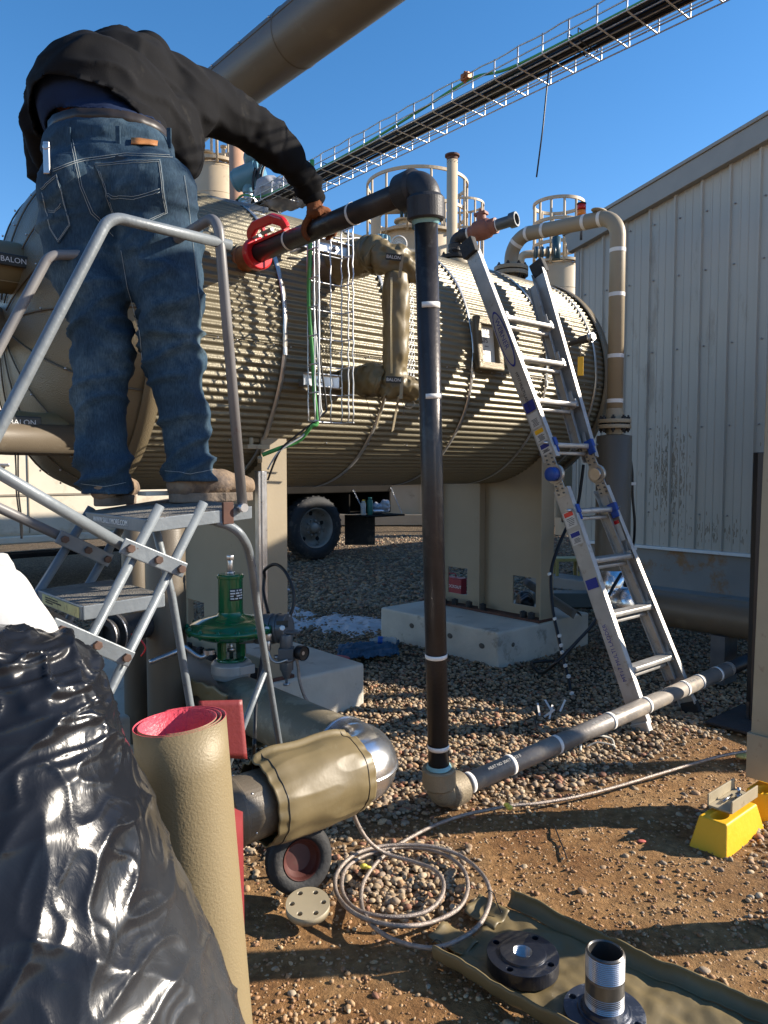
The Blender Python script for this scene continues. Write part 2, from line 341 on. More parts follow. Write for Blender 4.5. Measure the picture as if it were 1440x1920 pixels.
# ---------------------------------------------------------------- gravel stones
def ico(sub):
    bm = bmesh.new(); bmesh.ops.create_icosphere(bm, subdivisions=sub, radius=1); v = np.array([x.co[:] for x in bm.verts]); f = np.array([[q.index for q in y.verts] for y in bm.faces]); bm.free(); return v, f
def stones(name, spots, sub, mat, label_cols):
    v0, f0 = ico(sub); nv = len(v0); n = len(spots); A = np.empty((n, nv, 3)); C = np.empty((n, nv, 4))
    for i, (x, y, z, r) in enumerate(spots):
        sx, sy, sz = r * random.uniform(.8, 1.35), r * random.uniform(.7, 1.05), r * random.uniform(.45, .8)
        k = RNG.normal(size=(3,)) ; ph = RNG.uniform(0, 6, 3)
        d = 1 + .13 * np.sin(v0 @ k * 2.2 + ph[0])[:, None] + .08 * np.sin(v0[:, ::-1] @ k * 3.1 + ph[1])[:, None]
        pnt = v0 * d * np.array([sx, sy, sz]); a = random.uniform(0, 2 * PI); tl = random.uniform(-.4, .4)
        ca, sa, ct, st = math.cos(a), math.sin(a), math.cos(tl), math.sin(tl)
        R = np.array([[ca, -sa, 0], [sa, ca, 0], [0, 0, 1]]) @ np.array([[1, 0, 0], [0, ct, -st], [0, st, ct]])
        if y < 3.0: sz *= .8
        A[i] = pnt @ R.T + np.array([x, y, z + sz * random.uniform(-.15, .5)])
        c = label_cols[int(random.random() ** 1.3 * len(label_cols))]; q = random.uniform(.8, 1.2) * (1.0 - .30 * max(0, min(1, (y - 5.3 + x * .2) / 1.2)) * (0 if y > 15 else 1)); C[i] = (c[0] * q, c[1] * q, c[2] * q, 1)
    F = (f0[None] + (np.arange(n) * nv)[:, None, None]).reshape(-1, 3)
    me = bpy.data.meshes.new(name); me.vertices.add(n * nv); me.vertices.foreach_set("co", A.ravel()); me.loops.add(F.size); me.loops.foreach_set("vertex_index", F.ravel().astype(np.int32))
    me.polygons.add(len(F)); me.polygons.foreach_set("loop_start", np.arange(0, F.size, 3, dtype=np.int32)); me.polygons.foreach_set("use_smooth", np.ones(len(F), bool)); me.update(calc_edges=True); me.validate()
    at = me.color_attributes.new("col", 'FLOAT_COLOR', 'POINT'); at.data.foreach_set("color", C.ravel()); me.materials.append(mat)
    o = bpy.data.objects.new(name, me); COL.objects.link(o); kind(o, "stuff"); return o
sm = bpy.data.materials.new("river_stone"); sm.use_nodes = True; t = sm.node_tree; N = t.nodes; L = t.links; p = N["Principled BSDF"]
a_ = N.new("ShaderNodeAttribute"); a_.attribute_name = "col"; tc = N.new("ShaderNodeTexCoord"); n_ = N.new("ShaderNodeTexNoise"); n_.inputs["Scale"].default_value = 90; n_.inputs["Detail"].default_value = 5; L.new(tc.outputs["Object"], n_.inputs[0])
r_ = N.new("ShaderNodeMapRange"); r_.inputs[3].default_value = .7; r_.inputs[4].default_value = 1.25; L.new(n_.outputs[0], r_.inputs[0])
m_ = N.new("ShaderNodeVectorMath"); m_.operation = 'SCALE'; L.new(a_.outputs["Color"], m_.inputs[0]); L.new(r_.outputs[0], m_.inputs["Scale"]); L.new(m_.outputs[0], p.inputs["Base Color"]); p.inputs["Roughness"].default_value = .75
b_ = N.new("ShaderNodeBump"); b_.inputs["Strength"].default_value = .3; b_.inputs["Distance"].default_value = .003; L.new(n_.outputs[0], b_.inputs["Height"]); L.new(b_.outputs[0], p.inputs["Normal"])
cols = [(.35, .25, .145), (.38, .285, .175), (.30, .215, .13), (.40, .315, .215), (.28, .21, .14), (.35, .225, .125), (.25, .19, .135), (.42, .255, .13), (.24, .165, .11), (.30, .14, .08)]
def inview(x, y): return y > 1.6 and abs(x) < y * .56 + .25
spots = []; tries = 0
while len(spots) < 48000 and tries < 1100000:
    tries += 1
    y = 1.75 + 6.3 * random.random() ** 1.35; x = random.uniform(-.6, .6) * y * 1.05
    g = gravel_w(x, y)
    if not inview(x, y) or random.random() > g ** 1.6 * .97 + .006: continue
    if x < -.75 and y < 2.7: continue
    r = random.choice([.006, .008, .009, .011, .014]) * random.uniform(.8, 1.25) * (1.0 + .12 * (y > 3.2))
    spots.append((x, y, gh(x, y) + random.uniform(0, .012) * g, r))
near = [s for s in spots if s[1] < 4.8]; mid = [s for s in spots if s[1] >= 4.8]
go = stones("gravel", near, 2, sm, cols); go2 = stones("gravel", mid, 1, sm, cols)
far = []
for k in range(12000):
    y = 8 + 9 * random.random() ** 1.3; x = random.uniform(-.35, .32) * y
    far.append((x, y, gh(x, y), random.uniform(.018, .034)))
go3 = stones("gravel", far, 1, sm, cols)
crumbs = []
for k in range(20000):
    y = 1.9 + 2.6 * random.random(); x = random.uniform(-.3, .6) * y
    if inview(x, y): crumbs.append((x, y, gh(x, y) - .001, random.choice([.0025, .003, .003, .004, .004, .005, .006, .009]) * random.uniform(.7, 1.3)))
stones("dirt_crumbs", crumbs, 1, sm, [(.32, .18, .085), (.38, .24, .12), (.26, .14, .07), (.4, .28, .16)])
# thin frozen snow left between the stones in the shade
m_snow = M("old_snow", (.45, .46, .48), .6, var=.15, vs=9, bump=.5, bs=50, dirt=(.25, .22, .19), ds=11, dth=.54)
mb = MB()
def snow_fn(i, j):
    x = -2.4 + 3.2 * i; y = 5.2 + 6.0 * j
    w1 = math.exp(-(((x + .15) / .5) ** 2 + ((y - 7.15) / .5) ** 2)) * 1.15 + math.exp(-(((x + 1.15) / .6) ** 2 + ((y - 7.3) / .8) ** 2)) * .95 + math.exp(-(((x + 1.6) / .5) ** 2 + ((y - 9.0) / 1.0) ** 2)) * .85
    n = noise.noise(Vector((x * 5, y * 3.2, 0))) * .6 + noise.noise(Vector((x * 17, y * 11, 4))) * .55
    return (x, y, gh(x, y) + .0 + .055 * (w1 * .95 - .55 + n * .62))
mb.grid(snow_fn, 170, 260); so = mb.build("snow_patches", m_snow, None, recalc=False); kind(so, "stuff")
# ---------------------------------------------------------------- horizontal vessel in corrugated jacket
TB, TZ, TR = .67, 2.26, .875
A0, A1 = -2.75, 1.08
vessel = thing("horizontal_vessel", S(-.7, TB, 0), "long horizontal tank wrapped in tan corrugated jacketing on two tan saddles", "tank")
def TP(a, phi, r): return S(a, TB - r * math.cos(phi), TZ + r * math.sin(phi))   # phi 0 faces the camera side, 90deg = top
NC = 130
def corr_r(phi): return TR + .0056 * math.sin(phi * NC)
mb = MB(); NPH = NC * 8; NA = 26
mb.grid(lambda i, j: TP(A0 + (A1 - A0) * j, 2 * PI * i, corr_r(2 * PI * i)), NPH, NA, wrapu=True)
shell = mb.build("corrugated_jacket", m_corr, vessel, recalc=False)
# dished heads: gored, seams and screws
def head(a_end, sgn, name, depth=.47, ng=14, mat=m_head):
    mb = MB(); n = ng * 8
    prof = []
    for k in range(19):
        t = k / 18; th = t * PI / 2; prof.append((TR * 1.012 * math.cos(th) ** .82, depth * math.sin(th) ** 1.0))
    def fn(i, j):
        k = int(round(j * 18)); r, h = prof[k]; ph = 2 * PI * i; g = (ph * ng / (2 * PI)) % 1.0
        bulge = 1 - .018 * (1 - math.sin(g * PI)) 
        return TP(a_end + sgn * (h - .012), ph, max(r * bulge, .001))
    mb.grid(fn, n, 18, wrapu=True); hd = mb.build(name, mat, vessel, recalc=False)
    mb = MB(); sc = MB()
    for g in range(ng):
        ph = 2 * PI * g / ng; pts = [TP(a_end + sgn * (h - .006), ph, r * .985 + .003) for (r, h) in prof[:-1]]
        mb.tube(pts, .0045, 6)
        for q in (3, 6, 9, 12):
            r, h = prof[q]; sc.ball(TP(a_end + sgn * (h + .004), ph + .012, r * .99 + .006), .006, 8)
    mb.build("gore_seam", M("dark_seam", (.1, .08, .055), .5), hd); sc.build("screw_row", m_steel, hd)
    mb = MB(); mb.grid(lambda i, j: TP(a_end + sgn * (-.05 + .09 * j), 2 * PI * i, TR * 1.012 + .007), 120, 1, wrapu=True); mb.build("rim_band", mat, vessel, thick=.003, recalc=False)
head(A0, -1, "near_head"); head(A1, 1, "far_head")
# straps
m_strap = M("bright_metal_band", (.62, .6, .56), .3, metal=.8, var=.1)
for i, a in enumerate((-2.03, -1.27, -.53, .28, .92)):
    mb = MB(); mb.grid(lambda x, y: TP(a - .014 + .028 * y + .003 * math.sin(x * 60 + i), 2 * PI * x, TR + .0095), 260, 1, wrapu=True)
    st = mb.build("strap", m_strap, vessel, thick=.0015, recalc=False)
    if i < 4:
        mb = MB(); c = TP(a, -.14, TR + .014); mb.box(c, (.012, .006, .022), (U, V, Z)); mb.build("buckle", m_strap, st, bevel=.002)
# horizontal lap seam + screws
for i, (ph, a0, a1) in enumerate(((-.105, A0, A1), (.95, A0, A1))):
    mb = MB(); mb.grid(lambda x, y: TP(a0 + (a1 - a0) * x, ph + .009 * y, TR + .009), 8, 1); mb.build("lap_seam", m_corr, vessel, thick=.002, recalc=False)
mb = MB()
for k in range(34):
    a = A0 + .1 + (A1 - A0 - .2) * k / 33
    mb.ball(TP(a, -.11, TR + .011), .005, 8)
    if k % 3 == 0: mb.ball(TP(a + .05, .42, TR + .007), .005, 8); mb.ball(TP(a + .08, -.75, TR + .007), .005, 8)
mb.build("screw_row", m_steel, vessel)
# saddles
def saddle(a, rib=True):
    mb = MB(); b0, b1 = .02, 1.22; zb = .27
    h0, h1, q0, q1 = .10, .34, zb + .10, zb + .34          # holes (from each end), z band
    T = .012
    def pl(x0, x1, z0, z1): mb.box(S(a, (x0 + x1) / 2, (z0 + z1) / 2), (T / 2, (x1 - x0) / 2, (z1 - z0) / 2), (U, V, Z))
    pl(b0 + T, b1 - T, q1, 1.75); pl(b0 + T, b1 - T, zb + .02, q0); pl(b0 + T, b0 + h0, q0, q1); pl(b0 + h1, b1 - h1, q0, q1); pl(b1 - h0, b1 - T, q0, q1)
    sd = mb.build("saddle", m_tan, vessel)
    mb = MB()
    mb.box(S(a, b0, (1.78 + zb) / 2), (.085, T / 2, (1.78 - zb - .02) / 2), (U, V, Z)); mb.box(S(a, b1, (1.78 + zb) / 2), (.085, T / 2, (1.78 - zb - .02) / 2), (U, V, Z))
    mb.box(S(a - .042 * (1 if rib else -1), .68, (1.5 + zb) / 2), (.035, T / 2, (1.5 - zb - .03) / 2), (U, V, Z))
    mb.build("stiffener", m_tan, sd, bevel=.002)
    mb = MB(); mb.box(S(a, (b0 + b1) / 2, zb + .01), (.12, (b1 - b0) / 2 + .02, .01), (U, V, Z)); mb.build("base_plate", m_rust, sd, bevel=.002)
    mb = MB()
    for (da, b) in ((-.09, .1), (-.09, .18), (-.09, .62), (-.09, .78), (-.09, .95), (-.16, 1.02), (-.09, 1.12), (-.2, 1.16), (.09, .1), (.09, 1.1)):
        mb.cyl(S(a + da, b, zb + .02), S(a + da, b, zb + .068), .030, 6); mb.cyl(S(a + da, b, zb + .02), S(a + da, b, zb + .075), .012, 10)
    mb.build("anchor_nuts", m_rubber, sd, bevel=.002)
    return sd
saddle(.62); saddle(-1.96, False)
# concrete footings
def footing(a0, a1, b0, b1, label):
    mb = MB(); h = .27
    mb.box(S((a0 + a1) / 2, (b0 + b1) / 2, h / 2 - .05), ((a1 - a0) / 2, (b1 - b0) / 2, h / 2 + .05), (U, V, Z))
    f = mb.build("concrete_footing", m_concrete, None, bevel=.018, bseg=3); tag(f, label, "concrete block", "concrete footings of the vessel"); 
    return f
f1 = footing(0, 1.2, 0, 1.36, "pale concrete block under the saddle behind the ladder"); f2 = footing(-3.4, -1.32, -.02, 1.36, "pale concrete block under the saddle behind the green valve")
mb = MB()
for (b, z) in ((.5, .16), (.95, .17), (.16, .14)): mb.ball(S(-.001, b, z), (.004, .03, .022), 10, (U, V, Z))
mb.ball(S(.18, -.001, .15), (.02, .004, .018), 10, (U, V, Z)); mb.build("form_tie_hole", M("dark_pit", (.1, .085, .07), .9), f1)
mb = MB(); mb.grid(lambda i, j: S(.30 + .13 * math.cos(2 * PI * i) * j * (1 + .2 * math.sin(i * 19)), .18 + .1 * math.sin(2 * PI * i) * j * (1 + .3 * math.cos(i * 25)), .2735 if False else .2225), 24, 1, wrapu=True)
mb = MB()
# top plate box with name plate
plate = MB(); ap, php = -.40, .10
c = TP(ap, php, TR + .03); nrm = (TP(ap, php, TR + 1) - TP(ap, php, TR)).normalized(); upv = nrm.cross(U).normalized()
if upv.z < 0: upv = -upv
def framebox(mb, c, x, y, n, w, h, d, t):   # hollow frame: four bars
    mb.box(c + y * (h / 2 - t / 2), (w / 2, t / 2, d / 2), (x, y, n)); mb.box(c - y * (h / 2 - t / 2), (w / 2, t / 2, d / 2), (x, y, n))
    mb.box(c + x * (w / 2 - t / 2), (t / 2, h / 2 - t, d / 2), (x, y, n)); mb.box(c - x * (w / 2 - t / 2), (t / 2, h / 2 - t, d / 2), (x, y, n))
framebox(plate, c, U, upv, nrm, .26, .36, .045, .05); pb = plate.build("nameplate_box", m_head, vessel, bevel=.01)
plate = MB(); plate.box(c - nrm * .02, (.08, .13, .003), (U, upv, nrm)); pp = plate.build("nameplate", M("paper_white_plate", (.6, .58, .52), .5, var=.05), pb)
for k in range(7): text(["MAWP    PSI   AT    F", "MDMT    F   AT    PSI", "SERIAL", "YEAR BUILT", "SHELL      HEADS", "RT 1    HT", "CAPACITY"][k], c - nrm * .0155 - U * .075 + upv * (.095 - k * .028), U, upv, .009, m_text, pp, "plate_lettering")
text("PS", c - nrm * .0155 - U * .03 + upv * .012, U, upv, .034, m_text, pp, "plate_lettering")
# round stub jacket and small clips on the near side, nozzle stub on the near head
mb = MB(); mb.cyl(TP(-2.2, .42, TR - .02), TP(-2.2, .42, TR + .012), .085, 40); mb.build("round_cover", m_corr, vessel, bevel=.003)
mb = MB(); hc = S(A0 - .40, TB + .05, TZ - .02); mb.cyl(hc + U * .05, hc - U * .30, .115, 36); mb.cyl(hc - U * .30, hc - U * .335, .125, 36); mb.cyl(hc - U * .335, hc - U * .55, .105, 36); mb.build("head_nozzle_cover", m_bronze, vessel, bevel=.004)
# ---------------------------------------------------------------- building
AW = 3.76
bld = thing("metal_building", S(AW + 3, -.5, 0), "grey ribbed metal building with a sloping roof edge standing right of the tank", "building")
def roofz(b): return 4.88 + .255 * (-.545 - b)
cx = PA(1085, 700, AW); Bc = (cx - O0).dot(V)
m_wall = M("weathered_metal_siding", (.44, .395, .325), .5, metal=.05, var=.06, vs=1.2, dirt=(.33, .285, .225), ds=2.0, dth=.58, stretch=(1, 1, .25))
RZ0 = .61; R_END = -1.6; RIB = .305
def wall_prof(lo, hi):
    out = []; b = hi
    k = 0
    while b > lo:
        for (db, d) in ((0, .0), (.012, .028), (.034, .028), (.046, 0), (.115, 0), (.121, .006), (.135, .006), (.141, 0), (.20, 0), (.206, .006), (.22, .006), (.226, 0)):
            bb = b - db
            if bb > lo: out.append((bb, d))
        b -= RIB
    out.append((lo, 0)); return out
mb = MB(); pr = wall_prof(R_END, Bc); vs = []
for (b, d) in pr: vs += [S(AW - d, b, RZ0), S(AW - d, b, roofz(b))]
mb.add(vs, [(2 * i, 2 * i + 2, 2 * i + 3, 2 * i + 1) for i in range(len(pr) - 1)], 0, False); sd = mb.build("siding", m_wall, bld, recalc=False)
mb = MB()
for k, r0 in enumerate((1.0, 1.95, 2.85, 3.65, 4.3)):
    b = Bc - .08
    while b > R_END:
        if r0 < roofz(b) - .1: mb.ball(S(AW - .010, b, r0 + (.02 if k % 2 else 0)), .011, 8)
        b -= RIB
mb.build("wall_screw_row", M("dull_screw", (.28, .27, .26), .5, metal=.5), sd)
# stains low on the siding
m_stain = M("mud_splash", (.30, .245, .175), .95)
mb = MB()
for (b0, wdt, zc, hh, n) in ((.66, .30, 1.45, .6, 620), (-.42, .14, 1.2, .6, 260), (.1, .7, .8, .15, 160)):
    for k in range(n):
        b = b0 + random.gauss(0, wdt / 2.6); z = zc + random.gauss(0, hh / 2.2)
        if z < RZ0 + .02: continue
        mb.ball(S(AW - .001, b, z), (.002, random.uniform(.002, .006), random.uniform(.006, .045)), 6, (U, V, Z))
so = mb.build("mud_splashes", m_stain, sd)
# rake trim, corner trim, base trim
mb = MB(); p0 = S(AW - .05, Bc + .12, roofz(Bc + .12)); p1 = S(AW - .05, R_END, roofz(R_END)); sl = (p1 - p0).normalized(); upn = U.cross(sl); upn = upn if upn.z > 0 else -upn
mb.box((p0 + p1) / 2 + upn * .10, (.05, .115, (p1 - p0).length / 2), (U, upn, sl)); mb.box((p0 + p1) / 2 + upn * .235 + U * .02, (.09, .02, (p1 - p0).length / 2 + .02), (U, upn, sl)); mb.build("rake_trim", M("trim_grey", (.29, .27, .235), .45, var=.05), bld, bevel=.006)
mb = MB(); mb.box(S(AW + .015, Bc + .02, (RZ0 + roofz(Bc)) / 2), (.05, .03, (roofz(Bc) - RZ0) / 2), (U, V, Z)); mb.build("corner_trim", MATS["trim_grey"], bld, bevel=.004)
mb = MB(); mb.box(S(AW - .012, (Bc + R_END) / 2, RZ0 - .02), (.03, (Bc - R_END) / 2 + .01, .018), (U, V, Z)); mb.build("base_trim", m_white, bld, bevel=.004)
# masses behind: side walls, roof, foundation, unseen lower annex added to shade the tank
mb = MB(); LN = 12.0
mb.prism([S(AW + .04, Bc, .55), S(AW + .04, R_END, .55), S(AW + .04, R_END, roofz(R_END) + .02), S(AW + .04, Bc, roofz(Bc) + .02)], U * LN); mb.build("side_walls", m_wall, bld)
mb = MB(); mb.prism([S(AW - .06, Bc + .15, roofz(Bc) + .03), S(AW - .06, R_END, roofz(R_END) + .03), S(AW - .06, R_END, roofz(R_END) + .12), S(AW - .06, Bc + .15, roofz(Bc) + .12)], U * (LN + .1)); mb.build("roof", MATS["trim_grey"], bld)
mb = MB(); mb.box(S(AW + LN / 2 + .01, (Bc + R_END) / 2, .26), (LN / 2, (Bc - R_END) / 2 - .005, .34), (U, V, Z))
mb.build("foundation", M("stained_grey_foundation", (.25, .235, .21), .8, var=.12, vs=2, bump=.2, bs=30, dirt=(.27, .15, .07), ds=1.6, dth=.55), bld, bevel=.01)
mb = MB(); mb.prism([S(AW, R_END - .01, 0), S(AW, -2.95, 0), S(AW, -2.95, 3.8), S(AW, R_END - .01, 4.45)], U * 6); mb.build("unseen_shade_annex", m_wall, bld)  # added out of view, sloping top set for the shade on the tank
mb = MB(); mb.box(S(AW - .12, (Bc + R_END) / 2 + .1, .06), (.16, (Bc - R_END) / 2 + .4, .08), (U, V, Z)); fl = mb.build("ledge", MATS["stained_grey_foundation"], bld, bevel=.02)
mb = MB(); mb.box(S(AW - .008, .55, .34), (.004, .16, .2), (U, V, Z))
# ---------------------------------------------------------------- unseen blocker added outside the frame, its outline shaped to shade the gravel
sk = thing("unseen_shade_block", (4.6, 5.2, 0), "low tan unseen block added right of the yard to shade the gravel", "equipment")
mb = MB()
prof = [(3.95, .0), (3.95, .8), (4.1, 1.0), (4.45, 1.45), (4.7, 1.62), (4.95, 1.72), (5.12, 1.9), (5.6, 2.1), (5.6, 0)]
mb.prism([Vector((4.0, y + .4, z)) for (y, z) in prof], (1.2, .12, 0)); mb.build("cover", m_tan, sk, bevel=.03)
dk = thing("unseen_shade_drum", (4.6, 4.7, 0), "unseen raised tan drum on legs, added right of the yard to cast shade", "tank")  # second blocker added out of view to shade ladder, saddle and valve
mb = MB(); mb.lathe([(0, -.18), (.35, -.14), (.5, -.05), (.55, 0), (.55, 1.95), (.5, 2.0), (.35, 2.09), (0, 2.13)], (4.65, 3.72, 2.95), (0, 1, 0), 40, smooth=True); mb.build("shade_drum_shell", m_tan, dk)
for (x, y) in ((4.3, 4.0), (5.0, 4.0), (4.3, 5.3), (5.0, 5.3)): mb = MB(); mb.box((x, y, 1.25), (.04, .04, 1.25)); mb.build("leg", m_tan, dk)
# pipe-rack post outside the frame (its shade crosses the foreground dirt)
rk = thing("rack_post", (1.75, 2.4, 0), "square tan steel post just outside the frame at lower right", "post")
mb = MB(); mb.box((1.75, 2.38, 1.6), (.065, .065, 1.6)); mb.build("post_shaft", m_tan, rk, bevel=.006)
mb = MB(); mb.box((1.75, 2.38, .01), (.12, .12, .012)); mb.build("base_plate", m_tan, rk, bevel=.003)
# ---------------------------------------------------------------- big overhead pipe
D0 = W(652, -6, 4.6)
op = thing("overhead_pipe", D0, "wide brown jacketed pipe crossing the sky above the worker", "pipe")
r0 = .19
pa = D0 - V * 2.0; pz = D0 + V * 7.0
mb = MB(); mb.lathe([(r0, 0), (r0, (pz - pa).length)], pa, V, 64, smooth=True); mb.build("pipe_jacket", m_bronze, op)
mb = MB(); sd_dir = (-U * .92 + Z * .25).normalized()
mb.tube([pa + sd_dir * (r0 + .001), pz + sd_dir * (r0 + .001)], .0035, 6); mb.build("long_seam", MATS["dark_seam"], op)
sc = MB(); k = 0
while k < 22: sc.ball(pa + V * (.3 + k * .38) + sd_dir * (r0 + .004) + Z * .02, .009, 8); k += 1
sc.build("screw_row", m_steel, op)
for t in (1.05, 2.55, 4.05, 5.6):
    mb = MB(); mb.lathe([(r0 + .001, -.004), (r0 + .004, 0), (r0 + .001, .004)], pa + V * t, V, 64, smooth=True); mb.build("end_seam", MATS["dark_seam"], op)
# ---------------------------------------------------------------- wire cable tray
T0 = W(1113, 52, 3.65)
tray = thing("cable_tray", T0, "long wire basket cable tray carrying black cables and one green wire overhead", "cable tray")
tw, td = .275, .10
ta, tb_ = -1.6, 3.52          # along V, relative to T0
mb = MB()
def TT(s, x, z): return T0 + V * s + U * x + Z * z
for (x, z) in ((0, 0), (.055, 0), (.11, 0), (.165, 0), (.22, 0), (tw, 0), (0, .05), (0, td), (tw, .05), (tw, td)):
    pts = [TT(ta + (tb_ - ta) * k / 60, x, z + (.004 * math.sin(k * 1.9 + x * 9) if z > .08 else 0)) for k in range(61)]
    mb.tube(pts, .0042, 6)
s_ = ta; 
while s_ < tb_ + .01:
    mb.tube(fillet([TT(s_, -.004, td), TT(s_, -.004, -.004), TT(s_, tw + .004, -.004), TT(s_, tw + .004, td)], .018, 4), .0044, 6); s_ += .158
mb.build("wire_basket", m_galv, tray)
cb = tag(MB().build("x", m_cable), "x", "x") if False else None
bund = thing("cable_bundle", T0 + Z * .02, "flat bundle of black cables lying in the overhead wire tray", "cables")
for i in range(9):
    pts = [TT(ta + (tb_ + .04 - ta) * k / 50, .035 + .017 * i + .006 * noise.noise(Vector((k * .25, i, 0))), .014 + .016 * (i % 2)) for k in range(51)]
    mb = MB(); mb.tube(pts, .0095, 8); mb.build("cable", m_cable, bund)
gw = [TT(ta, -.0 + .02, .03), TT(-.6, .022, .02), TT(.2, .02, .02), TT(.55, .018, .03), TT(.8, .012, .075), TT(1.2, .012, .05), TT(1.8, .015, .02), TT(2.6, .02, .018), TT(3.0, .01, .03), TT(3.25, -.02, .10), TT(3.4, -.03, 0)]
mb = MB(); mb.tube(smooth_path(gw, 8), .0075, 8); tag(mb.build("ground_wire", m_greenw), "green grounding wire running along the left edge of the overhead wire tray", "wire")
mb = MB(); c = TT(.82, .0, .09); mb.box(c, (.02, .028, .018), (U, V, Z)); mb.cyl(c - U * .03, c + U * .03, .012, 8); mb.cyl(c + V * .01 - Z * .03, c + V * .01 + Z * .035, .009, 6); tag(mb.build("wire_clamp", m_orange, bevel=.003), "small coppery clamp holding the green wire to the tray edge", "clamp")
mb = MB()
for q in (.1, .16, 1.45, 2.2, 2.75): mb.tube(fillet([TT(q, .02, .05), TT(q, .02, -.004), TT(q, .19, -.004), TT(q, .19, .05), TT(q, .02, .05)], .012, 3), .003, 6)
mb.build("cable_tie", m_cable, bund)
hp = W(1040, 140, 3.95)
mb = MB(); q0 = TT(.38, .16, -.006); q1 = W(1006, 332, q0.y); mb.tube([q0 + Z * .03, q0, (q0 + q1) / 2 + U * .006, q1], .0042, 6); tag(mb.build("hanging_tie", m_cable), "long black tie hanging straight down from the overhead cable tray", "cable tie")
# ---------------------------------------------------------------- vertical wire basket on the tank face
vt = thing("vertical_cable_tray", PB(610, 790, -.36), "narrow wire basket tray running down the tank side with a green cable", "cable tray")
def VT(px, py, b=-.36): return PB(px, py, b)
zt, zb = VT(610, 420).z, VT(610, 792).z
xl = VT(577, 600); 
def VP(x, d, z): return Vector((xl.x, xl.y, 0)) + U * x - V * d + Z * z
mb = MB()
for (x, d) in ((0, 0), (.075, 0), (.15, 0), (.225, 0), (0, .06), (.225, .06), (.0, .1), (.225, .1)):
    mb.tube([VP(x + .005 * math.sin(z_ * 9 + x * 20) * (1 if x > .1 else .3), d, zb + (zt - zb) * z_ / 20) for z_ in range(21)], .0042, 6)
z_ = zb
while z_ < zt: mb.tube(fillet([VP(-.003, .1, z_), VP(-.003, 0, z_), VP(.228, 0, z_), VP(.228, .1, z_)], .018, 4), .0044, 6); z_ += .148
mb.build("wire_basket", m_galv, vt)
for (z0, x0, x1) in ((2.70, -.05, .34), (1.98, .0, .24)):
    mb = MB(); mb.box(VP((x0 + x1) / 2, -.045, z0), ((x1 - x0) / 2, .004, .035), (U, V, Z)); mb.box(VP((x0 + x1) / 2, -.03, z0 + .033), ((x1 - x0) / 2, .018, .004), (U, V, Z)); mb.box(VP((x0 + x1) / 2, -.03, z0 - .033), ((x1 - x0) / 2, .018, .004), (U, V, Z))
    mb.cyl(VP(x1 - .13, -.042, z0), VP(x1 - .13, -.02, z0), .014, 6); mb.box(VP(x0 + .1, -.13, z0), (.02, .08, .02), (U, V, Z)); mb.build("strut_channel", m_steel, vt, bevel=.002)
gc = [VP(.02, .02, zt + .3), VP(.015, .015, zt), VP(.0, .012, 2.4), VP(.02, .015, 2.1), VP(.03, .015, 1.9), VP(.045, .015, zb), PB(583, 800, -.36), PB(560, 826, -.3), PB(520, 842, -.25), PB(492, 853, -.2)]
mb = MB(); mb.tube(smooth_path(gc, 8), .0115, 8); tag(mb.build("green_cable", m_greenw), "green cable tied down the vertical wire tray and looping to the saddle post", "cable")
for k, (dx, sg) in enumerate(((.028, 0), (.045, 1))):
    mb = MB(); mb.tube(smooth_path([VP(dx, .03, zt + .1), VP(dx - .01, .03, 2.4), VP(dx + .012, .03, 2.1), VP(dx + .03 + .02 * sg, .03, 1.85), VP(dx + .03, .03, zb + .04), PB(570 - 12 * k, 815, -.33), PB(525, 845, -.27), PB(502, 880 + 20 * k, -.2)], 8), .0055, 6)
    tag(mb.build("thin_cable", m_cable if k else M("pale_grey_wire", (.5, .52, .52), .4)), ["pale wire running beside the green cable in the vertical tray", "black cable running beside the green cable in the vertical tray"][k], "cable")
# ---------------------------------------------------------------- threaded black pipe: top run, upright, ground run
bk = thing("threaded_pipe_run", (.22, 3.2, 0), "black threaded steel pipe with an upright, an overhead arm and a ground run", "pipe")
E1 = W(797, 345, 2.92); E0 = W(824, 1492, 3.16)
PR = .0455
topend = E1 + V * 1.30
gdir = (GP(1368, 1262, .17) - E0); gdir.z = 0; gend = W(1362, 1256, 4.68); gd = (gend - E0).normalized()
updir = (E1 - E0).normalized()
mb = MB(); mb.tube([E0 + updir * .04, E1 - updir * .03], PR, 40); up_ = mb.build("upright_pipe", m_black, bk)
mb = MB(); mb.tube([E1 + V * .03, topend], PR, 40); tp_ = mb.build("overhead_arm", m_black, bk)
mb = MB(); mb.tube([E0 + gd * .04, gend], PR, 40); gr_ = mb.build("ground_run", M("worn_ground_pipe", (.24, .215, .19), .42, metal=.15, var=.35, vs=4, bump=.15, bs=60, dirt=(.34, .29, .23), ds=9, dth=.54, rvar=.15), bk)
def elbow(c, d1, d2, mat, name, R=.066):
    mb = MB(); pts = fillet([c + d1 * .118, c, c + d2 * .118], .07, 10)
    n = len(pts); mb.tube(pts, [R * .93] * n, 36)
    for d in (d1, d2):
        mb.lathe([(PR, .135), (R * 1.02, .135), (R * 1.10, .128), (R * 1.12, .055), (R * 1.0, .045), (R * .9, .04)], c, d, 40, smooth=False)
    e = mb.build(name, mat, bk, bevel=0); return e
c1 = E1 + (Vector((0, 0, 0))); e1 = elbow(E1 + Z * .0, V, -updir, m_blackc, "elbow")
e2 = elbow(E0, updir, gd, M("sandy_forged_fitting", (.25, .20, .13), .6, metal=.2, var=.15, vs=9, bump=.25, bs=120, dirt=(.15, .12, .09), ds=8), "elbow")
m_seal = M("pale_blue_thread_sealant", (.22, .42, .45), .5, var=.15)
for (c, d) in ((E1, -updir), (E0, updir)):
    mb = MB(); mb.lathe([(PR + .010, .134), (PR + .006, .144), (PR + .001, .150)], c, d, 40, smooth=True); mb.build("thread_sealant", m_seal, bk)
